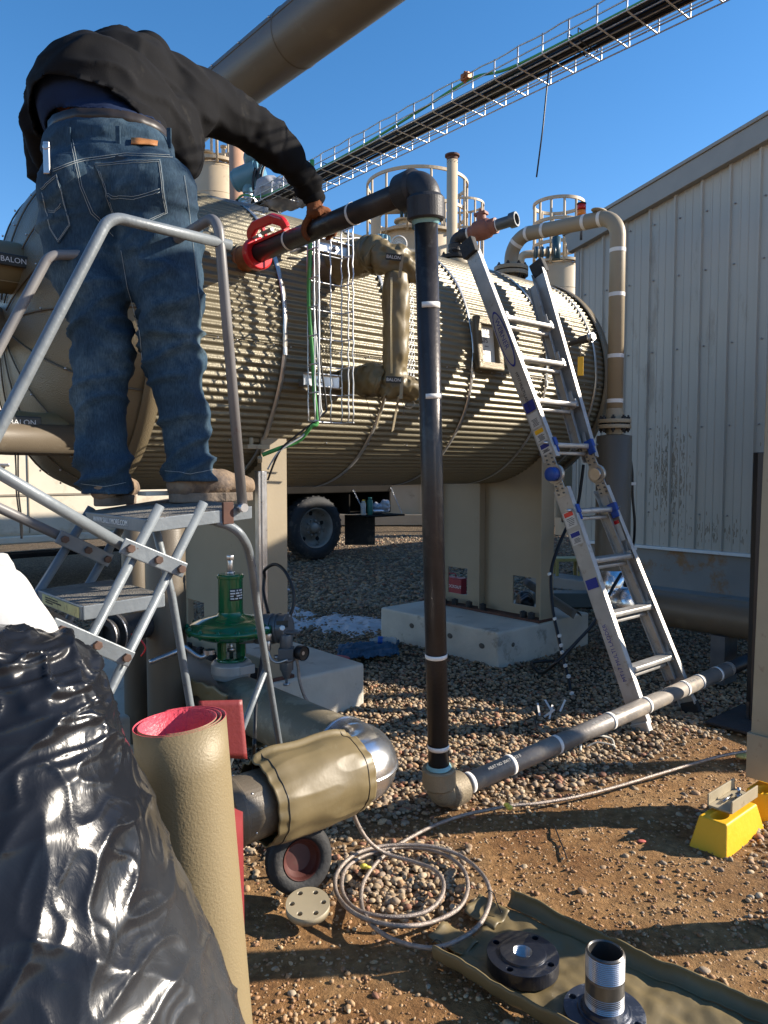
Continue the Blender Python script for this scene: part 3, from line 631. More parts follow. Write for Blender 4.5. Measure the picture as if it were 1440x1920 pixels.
def band(c, d, mat, wd=.018, part=1.0, name="tape_band", parent=None, st=0):
    mb = MB(); x = (-Vector((0, 1, 0))); x = (x - d * x.dot(d)).normalized(); y = d.cross(x); n = 40
    mb.grid(lambda i, j: c + d * ((j - .5) * wd) + (x * math.cos(st + (i - .5) * 2 * PI * part) + y * math.sin(st + (i - .5) * 2 * PI * part)) * (PR + .0016), n, 1)
    return mb.build(name, mat, parent or bk, thick=.001, recalc=False)
ulen = (E1 - E0).length
for (py, prt, wd) in ((402, .9, .026), (577, .35, .022), (743, .3, .020), (992, .0, 0), (1240, .8, .018), (1422, .5, .02)):
    if wd: 
        t = (E1.z - W(805, py, 3.0).z) / (E1.z - E0.z); band(E1.lerp(E0, t), updir, m_white, wd, prt, parent=up_, st=.5 if prt < .5 else 0)
for t in (.44, .93): band(E1 + V * t, V, m_white, .014, .75, parent=tp_)
glen = (gend - E0).length
for px in (882, 960, 1048, 1150, 1218, 1290, 1318, 1352):
    # solve along run for the pixel column
    lo, hi = 0, glen
    for _ in range(30):
        mid_ = (lo + hi) / 2; q = E0 + gd * mid_; xx = 720 + FOC * q.x / q.y
        lo, hi = (mid_, hi) if xx < px else (lo, mid_)
    band(E0 + gd * lo, gd, m_white, .022, .9, parent=gr_)
side = gd.cross(Z).normalized()
for (t, s) in ((.28, "HEAT NO 30417   A53 B"), (1.05, "NP 80   11   A 106 / SA 106"), (1.95, "SMLS   A53 B   NH")):
    nrm = (side * .62 + Z * .78).normalized() 
    text(s, E0 + gd * t + nrm * (PR + .0012), gd, nrm.cross(gd), .015, M("faded_stencil", (.34, .33, .31), .7), gr_, "stencil_print", thick=.0006)
mb = MB(); mb.lathe([(PR, 0), (PR * 1.02, .0), (PR * 1.02, .03), (PR * .8, .06), (0, .062)], gend, gd, 32); mb.build("pipe_end", MATS["worn_ground_pipe"], gr_)
e_ = gend + gd * .02; mb = MB(); mb.tube([e_ + gd * .02, e_ + gd * .9], PR * .98, 32); tag(mb.build("black_pipe", m_cable), "short plain black pipe lying in the shade beyond the end of the taped ground pipe", "pipe")
# red hinged vise ring with rusty coupling at the tank end of the arm
cp = thing("rusty_coupling", topend, "rusty orange coupling where the black pipe arm meets the tank", "pipe fitting")
mb = MB(); mb.lathe([(PR, -.05), (.058, -.05), (.064, -.04), (.064, .045), (.070, .05), (.070, .12), (.062, .13), (.062, .3)], topend, V, 40); mb.build("coupling_body", m_orange, cp)
rv = thing("red_clamp", topend - V * .05, "bright red cast ring clamp closed around the black pipe arm", "clamp")
rc = topend - V * .075
mb = MB(); mb.lathe([(PR + .002, -.022), (.076, -.022), (.083, -.014), (.083, .014), (.076, .022), (PR + .002, .022)], rc, V, 44); mb.build("ring", m_red, rv, bevel=.003)
# raised loop handle lying above the pipe, along it
up2 = (Z * .9 - U * .42).normalized()
lp = [rc + up2 * .055 - V * .0, rc + up2 * .10 - V * .0, rc + up2 * .125 - V * .07, rc + up2 * .122 - V * .22, rc + up2 * .09 - V * .29, rc + up2 * .055 - V * .30]
prof = [(1.0, .55), (-1.0, .55), (-1.0, -.55), (1.0, -.55)]
mb = MB(); mb.tube(fillet(lp, .03, 5), .024, 4, prof=[(math.copysign(abs(math.cos(a)) ** .5, math.cos(a)), .62 * math.copysign(abs(math.sin(a)) ** .5, math.sin(a))) for a in [2 * PI * k / 16 for k in range(16)]], up=Vector((0, 0, 1))); 
mb.bar(rc + up2 * .052, rc + up2 * .052 - V * .30, .040, .014, up2); mb.bar(rc + up2 * .06 - V * .12, rc + up2 * .11 - V * .12, .02, .012, V)
mb.build("handle_loop", m_red, rv, bevel=.004)
mb = MB(); mb.bar(rc + up2 * .075 - V * .02, rc + up2 * .075 - V * .075, .02, .016, up2); mb.bar(rc + up2 * .078 - V * .105, rc + up2 * .078 - V * .19, .022, .018, up2); mb.build("jaw_insert", m_steel, rv, bevel=.002)
# ---------------------------------------------------------------- insulated level bridle on the tank face
lb = thing("insulated_bridle", PB(745, 600, -.55), "C-shaped pipe bridle wrapped in olive insulation cloth on the tank face", "pipework")
q1 = PB(620, 500, -.14); q2 = PB(690, 478, -.34); q3 = PB(722, 490, -.46); q4 = PB(775, 505, -.52)
def lump(c, amp, fq, sd=0): return amp * noise.noise(c * fq + Vector((sd, 0, 0)))
def blanket(path, r, name, par, mat=m_blanket, amp=.016, fq=9, rnoise=.1, seg=44, seed=0):
    P = smooth_path(path, 14) if len(path) > 2 else [Vector(path[0]).lerp(Vector(path[1]), k / 30) for k in range(31)]
    n = len(P); R = [r * (1 + rnoise * noise.noise(Vector((i * .12, seed, 0)))) for i in range(n)]
    R[0] *= .82; R[-1] *= .82
    mb = MB(); mb.tube(P, R, seg); ob = mb.build(name, mat, par, sub=1)
    me = ob.data; o = wloc(par)
    def fn(co, no):
        c = co + o; a = noise.noise(c * fq + Vector((seed, 0, 0))); b = 1 - abs(noise.noise(c * fq * 1.9 + Vector((0, seed, 3)))) * 2
        return amp * (a * .8 + b * .35 - .1)
    displace(me, fn); return ob
blanket([q1, PB(655, 490, -.24), q2, PB(712, 485, -.42)], .100, "upper_wrap", lb, seed=1, amp=.024)
mb = MB(); mb.cyl(q1 - (q2 - q1).normalized() * .06, q1 + (q2 - q1).normalized() * .03, .10, 30); mb.build("nozzle_jacket", m_bronze, lb, bevel=.004)
blanket([PB(700, 478, -.38), PB(730, 486, -.47), PB(765, 500, -.52), PB(782, 508, -.53)], .078, "upper_elbow_wrap", lb, seed=4, amp=.036, fq=14)
blanket([PB(743, 512, -.50), PB(742, 600, -.50), PB(741, 690, -.50), PB(741, 712, -.50)], .072, "upright_wrap", lb, seed=2, amp=.022, rnoise=.06)
blanket([PB(652, 712, -.20), PB(680, 712, -.30), PB(712, 715, -.41), PB(722, 718, -.44)], .088, "lower_wrap", lb, seed=3, amp=.028)
blanket([PB(715, 718, -.42), PB(740, 724, -.50), PB(764, 728, -.54), PB(772, 729, -.54)], .068, "lower_elbow_wrap", lb, seed=5, amp=.034, fq=14)
for (px, py, b) in ((693, 472, -.40), (684, 715, -.36)):
    c = PB(px, py, b); mb = MB(); mb.lathe([(.088, -.012), (.092, 0), (.084, .012)], c, -V, 36, smooth=True); mb.build("drawstring_gather", m_blank_d, lb)
mb = MB(); c = PB(752, 505, -.5); 
for i in range(2): mb.tube([PB(733 + i * 2, 520, -.562), PB(732 + i * 2, 600, -.565), PB(733 + i * 2, 700, -.56)], .0015, 5, mi=0)
mb.build("seam_stitching", m_stitch, lb)
for (px, py, bb, tx) in ((738, 482, -.585, 0), (738, 712, -.60, 0)):
    c = PB(px, py, bb); n = (CP - c).normalized(); x = (U * .8 - V * .25).normalized(); x = (x - n * x.dot(n)).normalized(); y = n.cross(x); y = y if y.z > 0 else -y
    mb = MB(); mb.box(c, (.042, .018, .004), (x, y, n)); tg = mb.build("maker_tag", M("black_tag", (.03, .032, .03), .45), lb, bevel=.002)
    text("BALON", c + n * .0045 - y * .008, x, y, .017, m_textw, tg, "tag_lettering", thick=.0006, align='CENTER')
    mb = MB(); p_ = c + x * .045; mb.bar(p_ + y * .02 + n * .0, p_ - y * .10, .018, .003, n); mb.build("strap_end", M("tan_webbing", (.32, .27, .18), .8, bump=.4, bs=300), tg)
# perforated guard strip beside the upright
mb = MB(); g0, g1 = PB(764, 522, -.47), PB(768, 712, -.47); nrow = 26
for i in range(nrow):
    for j in range(3):
        c = g0.lerp(g1, (i + .5) / nrow) + U * ((j - 1) * .022 + (.011 if i % 2 else 0)); h = (g1 - g0).length / nrow * .95
        mb.tube([c + Z * h, c + U * .011, c - Z * h, c - U * .011], .0022, 4, closed=True)
mb.build("expanded_metal_guard", m_galv, lb)
mb = MB(); mb.cyl(PB(768, 730, -.52), PB(786, 722, -.56), .018, 12); mb.cyl(PB(786, 722, -.56), PB(793, 719, -.57), .026, 6); mb.cyl(PB(775, 742, -.52), PB(775, 752, -.52), .012, 8); mb.build("drain_valve", m_steel, lb, bevel=.002)
mb = MB(); mb.tube(smooth_path([PB(752, 748, -.52), PB(758, 762, -.53), PB(770, 765, -.53), PB(778, 757, -.53), PB(768, 752, -.52), PB(758, 765, -.5), PB(757, 778, -.5)], 6), .0015, 5); mb.tube(smooth_path([PB(684, 640 + 100, -.4), PB(690, 760, -.4), PB(697, 790, -.4), PB(702, 800, -.4)], 6), .0015, 5); mb.build("loose_cord", m_cable, lb)
mb = MB(); mb.bar(PB(748, 742, -.56), PB(736, 808, -.36), .022, .003, -V); mb.bar(PB(722, 740, -.5), PB(706, 800, -.32), .018, .003, -V); mb.build("tail_strap", MATS["tan_webbing"], lb)
tx = thing("level_transmitter", PB(712, 455, -.3), "small light blue instrument head behind the upper olive wrapped elbow", "instrument")
c = PB(712, 462, -.25); mb = MB(); mb.cyl(c - Z * .06, c + Z * .02, .05, 28); mb.lathe([(.058, .02), (.058, .05), (.05, .058), (0, .06)], c, Z, 24, 0); 
for k in range(14): a = 2 * PI * k / 14; mb.box(c + Vector((math.cos(a), math.sin(a), 0)) * .058 + Z * .036, (.006, .006, .018))
mb.build("housing", m_blue, tx, bevel=.002)
mb = MB(); mb.cyl(c + U * -.05, c + U * -.085, .014, 12); mb.build("gland", m_red, tx); mb = MB(); mb.cyl(c - U * .085, c - U * .10, .018, 6); mb.tube(smooth_path([c - U * .10, c - U * .16 + Z * .015, c - U * .24 - Z * .005, c - U * .34 - Z * .02], 6), .006, 8); mb.build("lead", m_steel, tx)
gq = thing("dial_gauge", PB(748, 458, -.2), "round white dial beside the light blue instrument head", "gauge"); c = PB(748, 458, -.2); n = (CP - c).normalized()
mb = MB(); mb.lathe([(.045, -.02), (.052, -.02), (.052, .012), (.046, .016), (.043, .006), (0, .006)], c, n, 32); mb.build("case", m_white, gq); 
mb = MB(); 
for rr in (.038, .030, .021): mb.lathe([(rr, .0072), (rr + .0018, .0072)], c, n, 30)
mb.bar(c + n * .009, c + n * .009 + (U + Z).normalized() * .06, .012, .002, n); mb.build("face_marks", M("grey_ink", (.25, .27, .27), .5), gq)
# ---------------------------------------------------------------- right process line: nozzle, gooseneck, flanged drop, lagged riser, low line
N0 = PB(958, 530, TB)
gp = thing("gooseneck_pipe", N0, "tan pipe rising from the tank's right end and bending down beside the metal building", "pipe")
Y0 = N0.y; nz_ = Vector((N0.x, N0.y, 0)); ztop = W(985, 440, Y0).z
e1_ = nz_ + Z * ztop; ex = 1150; tt = ((ex - 720) / FOC * Y0 - N0.x) / (.656 + (ex - 720) / FOC * .755); e2_ = nz_ - V * tt; e2_.z = W(1150, 404, e2_.y).z
zf = W(1148, 790, e2_.y).z; r = .060
e1_.z = W(968, 440, Y0).z - .02
path = fillet([nz_ + Z * 3.13, nz_ + Z * (3.40), e1_ - V * .12 + Z * .0, e2_, Vector((e2_.x, e2_.y, zf))], [.25, .2, .17], 10)
path = fillet([nz_ + Z * 3.0, e1_, e2_, Vector((e2_.x, e2_.y, zf))], [.19, .17], 10)
mb = MB(); mb.tube(path, r, 32); mb.build("bent_pipe", m_tan, gp)
tapes = MB()
def pband(c, d, rr, wd=.03, mb=tapes): mb.lathe([(rr + .002, -wd / 2), (rr + .002, wd / 2)], c, d, 36, smooth=True)
dd = (e2_ - e1_).normalized()
for t in (.18, .34, .72, .86): pband(e1_.lerp(e2_, t), dd, r)
c0 = path[5]; d0 = (path[6] - path[4]).normalized(); pband(path[6], (path[7] - path[5]).normalized(), r)
for py in (470, 553, 668, 752): pband(Vector((e2_.x, e2_.y, W(1150, py, e2_.y).z)), Z, r)
tapes.build("white_tape_bands", m_white, gp)
mb = MB(); c = nz_ + Z * 3.26
flange(mb, c, Z, .15, .035, 8, .012); flange(mb, c - Z * .045, Z, .15, .035, 8, .012); mb.cyl(nz_ + Z * 3.05, c, .085, 30); mb.lathe([(r + .004, .05), (r + .02, .03), (.09, .01)], c, Z, 30, smooth=True); mb.build("nozzle_flange", [m_tan, m_rubber], gp, bevel=.002)
mb = MB(); c = Vector((e2_.x, e2_.y, zf)); flange(mb, c, Z, .125, .03, 8, .012); flange(mb, c - Z * .042, Z, .125, .03, 8, .012); mb.cyl(c - Z * .12, c - Z * .04, .062, 30); mb.lathe([(r + .003, .10), (r + .012, .04), (.075, .015)], c, Z, 30, smooth=True); mb.build("drop_flange", [m_tan, m_rubber], gp, bevel=.002)
mb = MB(); mb.ball(e2_.lerp(e1_, .16) + Z * (r + .005), (.09, .05, .014), 16, (U, V, Z)); mb.build("top_cap", m_tan, gp)
lr = thing("lagged_riser", c, "thick brown jacketed riser under the tan pipe's flange, turning low along the building", "pipe")
rl = .135; bz = .46; bpt = Vector((e2_.x, e2_.y, bz)) 
mb = MB(); mb.lathe([(.05, zf - bz - .10), (rl, zf - bz - .115), (rl, .22)], bpt, Z, 48, smooth=True); mb.build("riser_jacket", m_bronze, lr, recalc=False)
mb = MB(); mb.tube(fillet([bpt + Z * .25, bpt, bpt - V * .30], .18, 12), [rl * 1.03] * 15 if False else rl * 1.03, 40); mb.build("elbow_jacket", m_alub, lr)
mb = MB(); mb.lathe([(rl * .9, .22), (rl * .98, .24), (rl * .98, 3.2)], bpt, -V, 44, smooth=True); mb.build("low_line_jacket", m_bronze, lr, recalc=False)
mb = MB(); 
for k in range(8): mb.tube([bpt + Z * (.1 - .02 * k) + Vector((math.cos(-1.9 + j * .16), math.sin(-1.9 + j * .16), 0)) * (rl * 1.06) for j in range(8)], .003, 5)
mb.build("elbow_crimps", m_alub, lr)
for t in (.9, 2.2): 
    mb = MB(); mb.box(bpt - V * t + Z * (-(bz) / 2 - .06), (.10, .05, (bz - .12) / 2), (U, V, Z)); mb.build("support_block", m_steeld, lr)
# cables near it
mb = MB(); mb.tube(smooth_path([W(1176, 832, 6.2), W(1185, 880, 6.2), W(1186, 930, 6.2), W(1190, 985, 6.2), W(1184, 1035, 6.3), W(1160, 1065, 6.2), W(1148, 1090, 6.0)], 8), .011, 8)
wcb = tag(mb.build("wall_cable", m_cable), "black cable hanging down in front of the siding beside the lagged riser", "cable")
mb = MB()
for (px, py) in ((1177, 834), (1187, 907), (1189, 1028)): mb.box(W(px, py, 6.18), (.018, .018, .012))
mb.build("white_clip", m_white, wcb)
mb = MB(); pts = [W(1094, 872, 6.2), W(1090, 905, 6.15), W(1082, 950, 6.1), W(1062, 990, 5.9), W(1045, 1030, 5.75), W(1033, 1075, 5.6), W(1036, 1140, 5.45), W(1046, 1190, 5.3), W(1056, 1235, 5.15), W(1068, 1285, 5.0), W(1070, 1320, 4.85)]
mb.tube(smooth_path(pts, 8), .013, 8); hc_ = tag(mb.build("heat_trace_cable", m_cable), "black cable dangling behind the ladder with white ties near its lower end", "cable")
mb = MB()
for (px, py, yy) in ((1030, 1076, 5.6), (1052, 1210, 5.2), (1049, 1192, 5.25), (1060, 1248, 5.1), (1054, 1223, 5.1), (1066, 1268, 5.0), (1072, 1300, 4.9), (1040, 1160, 5.4)): mb.box(W(px, py, yy - .02), (.010, .012, .008), (Vector((1, .3, .4)).normalized(), Vector((-.3, 1, 0)).normalized(), Z))
mb.build("white_tie", m_white, hc_)
mb = MB(); mb.tube(smooth_path([W(1165, 1075, 5.7), W(1145, 1110, 5.6), W(1115, 1165, 5.3), W(1080, 1205, 5.1), W(1040, 1245, 4.95), GP(1015, 1262, .02), GP(1000, 1250, .02), GP(1000, 1242, .03), GP(1040, 1240, .04), GP(1062, 1252, .05)], 8), .012, 8)
tag(mb.build("slack_cable", m_cable), "slack black cable sagging behind the ladder down to the gravel", "cable")
# beacon
bc_ = thing("beacon_light", W(1090, 405, 6.9), "small red and orange stack beacon standing above the tan gooseneck pipe", "beacon")
c = W(1090, 408, 6.9)
mb = MB(); mb.cyl(c - Z * .2, c, .012, 10); mb.cyl(c, c + Z * .012, .042, 20); mb.build("stem", m_steeld, bc_)
mb = MB(); mb.cyl(c + Z * .012, c + Z * .062, .040, 24); mb.build("orange_lens", M("orange_lens", (.8, .22, .02), .25, var=.03), bc_)
mb = MB(); mb.cyl(c + Z * .066, c + Z * .115, .040, 24); mb.build("red_lens", M("red_lens", (.5, .015, .01), .25, var=.03), bc_)
mb = MB(); mb.cyl(c + Z * .115, c + Z * .13, .042, 24); mb.build("cap", m_rubber, bc_, bevel=.003)
# ---------------------------------------------------------------- relief nozzle with red-oxide valve
nv = PB(853, 500, TB); nv0 = Vector((nv.x, nv.y, 0))
rvv = thing("valve_assembly", nv, "red-brown ball valve on a black elbow on the tank top, open threaded end", "valve")
c = Vector((nv.x, nv.y, W(853, 485, nv.y).z)); mb = MB(); flange(mb, c, Z, .125, .03, 8, .011); mb.build("blind_flange", [m_rubber, m_rubber], rvv, bevel=.002)
mb = MB(); flange(mb, c - Z * .045, Z, .125, .036, 8, .011); mb.cyl(c - Z * .28, c - Z * .06, .07, 30); mb.build("nozzle_neck", [m_tan, m_rubber], rvv, bevel=.002)
j = W(853, 447, nv.y); dv = (W(945, 418, nv.y - .25) - j).normalized()
mb = MB(); mb.tube(fillet([c + Z * .02, j, j + dv * .13], .05, 8), .045, 24); mb.lathe([(.045, .10), (.056, .10), (.058, .15), (.047, .16)], c - Z * .04, Z, 24); mb.lathe([(.045, .05), (.056, .055), (.056, .11), (.046, .12)], j, dv, 24); mb.build("elbow", m_blackc, rvv)
mb = MB(); mb.lathe([(.046, .118), (.050, .130), (.046, .142)], j, dv, 24); mb.lathe([(.046, .09), (.058, .094), (.046, .098)], c - Z * .02, Z, 24); mb.build("thread_sealant", m_white, rvv)
b0 = j + dv * .14
mb = MB(); mb.lathe([(.04, 0), (.055, 0), (.055, .03), (.075, .05), (.082, .11), (.075, .17), (.06, .19), (.062, .20), (.062, .235), (.04, .235)], b0, dv, 28, smooth=False); mb.build("valve_body", m_redox, rvv, bevel=.003)
st = (Z - dv * dv.z).normalized(); mb = MB(); cc = b0 + dv * .11; mb.cyl(cc + st * .06, cc + st * .115, .04, 16); mb.box(cc + st * .125, (.05, .035, .012), (dv, st.cross(dv), st)); mb.cyl(cc + st * .13, cc + st * .165, .016, 6); mb.build("stem_bonnet", m_redox, rvv, bevel=.003)
mb = MB(); e_ = b0 + dv * .235; mb.lathe([(.044, 0), (.044, .12), (.058, .122), (.060, .165), (.056, .175), (.042, .175), (.040, .02)], e_, dv, 30); mb.build("open_nipple", m_steeld, rvv)
mb = MB(); mb.lathe([(.045, 0), (.050, .004), (.045, .010)], e_, dv, 24); mb.build("white_thread_tape", m_white, rvv)
# white-painted edge line on tank top near the nozzle
mb = MB(); mb.tube([PB(800, 488, .50), PB(880, 512, .50)], .010, 8); tag(mb.build("conduit", m_white), "thin pale conduit lying along the tank top beside the red-brown valve", "conduit")
# side drain with yellow tag
sv = thing("side_valve", PB(1055, 645, -.2), "small black valve with a yellow tag sticking out of the tank's right end", "valve")
a_ = PB(1052, 650, -.19); b_ = a_ - V * .22 + Z * .03 
mb = MB(); mb.cyl(a_, a_.lerp(b_, .35), .022, 16); mb.build("stub", m_tan, sv); mb = MB(); mb.cyl(a_.lerp(b_, .35), b_, .018, 14); mb.cyl(a_.lerp(b_, .75), a_.lerp(b_, 1.1), .030, 14); mb.build("nipple", m_blackc, sv, bevel=.002)
mb = MB(); mb.cyl(a_.lerp(b_, 1.1), a_.lerp(b_, 1.3), .032, 6); mb.cyl(a_.lerp(b_, 1.15), a_.lerp(b_, 1.2), .038, 14); mb.build("plug", m_steel, sv, bevel=.002)
tgp = a_.lerp(b_, .8) - Z * .12
mb = MB(); mb.box(tgp - Z * .07, (.022, .003, .07), (Vector((1, 0, 0)), Vector((0, 1, 0)), Z)); yt = mb.build("yellow_tag", m_yellow, sv, bevel=.008); mb = MB(); mb.tube([a_.lerp(b_, .8) - Z * .015, tgp], .004, 6); mb.build("tag_chain", m_steel, sv)
# ---------------------------------------------------------------- distant storage tanks with cages, stacks
def cage_tank(px, ytop, wpx, Y, label, rails=(0.45, .9), npost=12, cone=.25, bottom=0.0, posts_out=1.06, door=False):
    c = W(px, ytop, Y); R = wpx / 2 / FOC * Y; t = thing("storage_tank", (c.x, c.y, 0), label, "tank", "tan storage tanks behind the vessel")
    mb = MB(); mb.lathe([(R, 0), (R, c.z)], (c.x, c.y, 0), Z, 72, smooth=True); mb.lathe([(R, c.z), (R * .97, c.z + R * cone * .25), (R * .75, c.z + R * cone * .75), (R * .4, c.z + R * cone), (0, c.z + R * cone * 1.05)], (c.x, c.y, 0), Z, 72, smooth=True)
    mb.build("tank_shell", m_tank_tan, t); 
    mb = MB()
    for zz in (c.z - .02, c.z - .62, c.z - 1.8): mb.lathe([(R + .001, -.012), (R + .008, 0), (R + .001, .012)], (c.x, c.y, zz), Z, 72, smooth=True)
    mb.build("weld_ring", m_tank_tan, t)
    mb = MB(); Rc = R * posts_out; hh = rails[-1]
    for k in range(npost):
        a = 2 * PI * k / npost; q = Vector((c.x + Rc * math.cos(a), c.y + Rc * math.sin(a), c.z + .02)); mb.tube([q, q + Z * hh], .035, 8)
    mb.build("rail_posts", m_tank_tan, t)
    mb = MB()
    for k, h in enumerate((0.1,) + tuple(rails)):
        mb.lathe([(Rc - .02, -.04), (Rc + .035, -.04), (Rc + .035, .04), (Rc - .02, .04), (Rc - .02, -.04)] if k else [(Rc - .12, -.01), (Rc + .03, -.01), (Rc + .03, .06), (Rc - .12, .06), (Rc - .12, -.01)], (c.x, c.y, c.z + h), Z, 72)
    mb.build("guard_rail", m_tank_tan, t)
    mb = MB(); 
    for k, (rr, hh2) in enumerate(((.18, .28), (.08, .5))):
        a = 2.4 * k + 4; q = Vector((c.x + R * .35 * math.cos(a), c.y + R * .35 * math.sin(a), c.z)); mb.cyl(q, q + Z * (hh2 + R * cone * .6), rr * R, 20); mb.cyl(q + Z * (hh2 + R * cone * .6), q + Z * (hh2 + R * cone * .6 + .05), rr * R * 1.5, 20)
    mb.build("roof_nozzle", m_tank_tan, t, bevel=.004)
    return t, c, R
t1, c1_, R1 = cage_tank(402, 325, 96, 18, "tan storage tank with a guard rail seen under the worker's outstretched arm", (.7, 1.4), 10)
t2, c2_, R2 = cage_tank(782, 462, 172, 22.0, "wide tan storage tank with guard rail hoops behind the black pipe elbow", (.85, 1.7), 14, cone=.35)
t3, c3_, R3 = cage_tank(1046, 505, 84, 21.0, "small tan storage tank with guard rail under the tan gooseneck pipe", (.6, 1.2, 1.75), 12)
cb_ = c2_ + Vector((R2 * .95, -.2, 0)); mb = MB()
for k in range(12):
    a = 2 * PI * k / 12; q = Vector((cb_.x + .6 * math.cos(a), cb_.y + .6 * math.sin(a), c2_.z - 2)); mb.tube([q, q + Z * 3.1], .028, 6)
for h in (-1.6, -.6, .3, 1.1): mb.lathe([(.6, -.03), (.63, -.03), (.63, .03), (.6, .03), (.6, -.03)], (cb_.x, cb_.y, c2_.z + h), Z, 36)
mb.build("ladder_cage", m_tank_tan, t2)
mb = MB(); q = W(705, 430, 20); q2_ = W(705, 393, 20); q3_ = W(790, 390, 20); mb.tube(fillet([q - Z * 1.6, q2_, q3_], .24, 6), .13, 16); mb.build("vent_line", m_tank_tan, t2)
mb = MB()
for px in (753, 762, 775, 786): cc = W(px, 393, 19.9); mb.cyl(cc - Vector((.04, 0, 0)), cc + Vector((.04, 0, 0)), .19, 16)
cc = W(780, 400, 19.8); mb.cyl(cc - Z * .4, cc + Z * .2, .11, 14); mb.cyl(cc - Z * .1, cc + Z * .04, .22, 14); mb.build("dark_valve", M("dark_teal_valve", (.03, .07, .09), .4), t2)
mb = MB(); q = W(980, 520, 19.5); mb.tube(fillet([q - Z * .8, W(976, 478, 19.5), W(1040, 472, 19.5)], .15, 6), .10, 14); mb.build("vent_line", m_tank_tan, t3)
mb = MB(); cc = W(1043, 475, 19.2); mb.cyl(cc - Z * .15, cc + Z * .4, .11, 14)
for k in range(4): mb.cyl(cc + Vector((-.55 + .15 * k, 0, .02)), cc + Vector((-.49 + .15 * k, 0, .02)), .15, 14)
mb.cyl(cc + Z * .4, cc + Z * .8, .055, 10); mb.build("dark_valve", MATS["dark_teal_valve"], t3)
for (px, pt, pb_, wpx, Y, lab, mt) in ((848, 293, 500, 20, 18.0, "slim tan vent stack with a flared rusty cap behind the valve", m_tank_tan), (443, 255, 420, 27, 17.0, "slim orange-brown stack between the worker's arm and the tan tank", M("faded_orange_stack", (.42, .24, .15), .55, var=.1, vs=3))):
    a = W(px, pt, Y); b = W(px, pb_, Y); R = wpx / 2 / FOC * Y; sk_ = thing("vent_stack", (a.x, a.y, b.z), lab, "vent stack")
    mb = MB(); mb.cyl((a.x, a.y, 0), a, R, 32); mb.build("stack_pipe", mt, sk_)
    mb = MB(); mb.lathe([(R + .002, -.10), (R + .004, -.03), (R * 1.35, -.01), (R * 1.35, .03), (0, .03)], a, Z, 32); mb.build("rusty_cap", m_rust, sk_)
    mb = MB(); 
    for k in range(26): an = 2 * PI * k / 26; mb.ball(a + Vector((math.cos(an) * R, math.sin(an) * R, -.17 + .02 * (k % 3))), (.006, .006, .011), 6)
    mb.build("vent_hole_ring", m_rubber, sk_)
# blue transmitter on its nozzle, grey cover bag
nt_ = thing("pressure_transmitter", W(470, 380, 6.3), "light blue round pressure transmitter on a flanged nozzle under the worker's arm", "instrument")
c = W(466, 330, 6.2); n = (CP - c).normalized(); ax1 = (Vector((.9, -.3, .25))).normalized()
mb = MB(); mb.cyl(c - ax1 * .10, c + ax1 * .10, .095, 28); mb.cyl(c - ax1 * .13, c - ax1 * .10, .085, 28); mb.cyl(c + ax1 * .10, c + ax1 * .13, .085, 28); mb.ball(c + Z * .12 + ax1 * .05, .085, 20); mb.cyl(c - Z * .14, c - Z * .05, .05, 16); mb.ball(c - ax1 * .02 + n * .06 + Z * .02, .03, 12); mb.build("housing", m_blue, nt_, bevel=.004)
mb = MB(); mb.cyl(c - Z * .17, c - Z * .13, .035, 6); mb.cyl(c - Z * .21, c - Z * .17, .05, 6); mb.cyl(c - Z * .30, c - Z * .2, .09, 24); mb.build("union", m_steel, nt_, bevel=.003)
mb = MB(); flange(mb, c - Z * .31, Z, .21, .04, 8, .018); flange(mb, c - Z * .365, Z, .21, .04, 8, .018); mb.cyl(c - Z * .7, c - Z * .37, .11, 30); mb.build("nozzle_flange", [m_tank_tan, m_rubber], nt_, bevel=.003)
mb = MB()
for k in range(3): mb.tube(smooth_path([c + Vector((.10 + .03 * k, -.05, .10)), c + Vector((.07 + .03 * k, -.12, -.02)), c + Vector((.06 + .035 * k, -.12, -.15)), c + Vector((.12 + .035 * k, -.10, -.26)), c + Vector((.22 + .03 * k, 0, -.34))], 8), .013, 8)
mb.build("flexible_lead", m_cable, nt_)
bg_ = W(528, 365, 6.0); mb = MB(); mb.ball(bg_, (.19, .13, .12), 28); mb.ball(bg_ + Vector((-.1, 0, .03)), (.12, .1, .12), 20); mb.ball(bg_ + Vector((.14, 0, -.02)), (.09, .1, .08), 20)
me = fuse(mb, .014, 2); displace(me, lambda c, n: .035 * (abs(noise.noise(c * 9)) - .2) + .012 * noise.noise(c * 24)); tag(link_mesh(me, "cover_bag", M("pale_grey_bag", (.30, .31, .34), .5, var=.1), None), "crumpled pale grey cover bag resting by the far end of the overhead cable tray", "bag")
# flanged fitting and plates on tank top near left
ft = thing("top_manway_flange", S(-2.0, TB, 3.1), "dark bolted flange lying across the tank top behind the red clamp", "flange")
c = PB(440, 425, .4); mb = MB(); mb.lathe([(.10, -.02), (.26, -.02), (.26, .02), (.10, .02), (.10, -.02)], c, Z, 40); mb.build("flange_ring", m_steeld, ft, bevel=.003)
mb = MB()
for k in range(12): a = 2 * PI * k / 12; q = c + Vector((.22 * math.cos(a), .22 * math.sin(a), 0)); mb.cyl(q - Z * .03, q + Z * .05, .014, 6)
mb.build("studs", m_steel, ft)
mb = MB(); mb.bar(c + V * .5 - U * .3 + Z * .04, c + U * .3 + Z * .04, .09, .02); mb.bar(c - U * .38 + Z * .07 - V * .1, c + U * .1 + Z * .06 - V * .2, .05, .03); mb.build("clip_bar", m_steeld, ft)
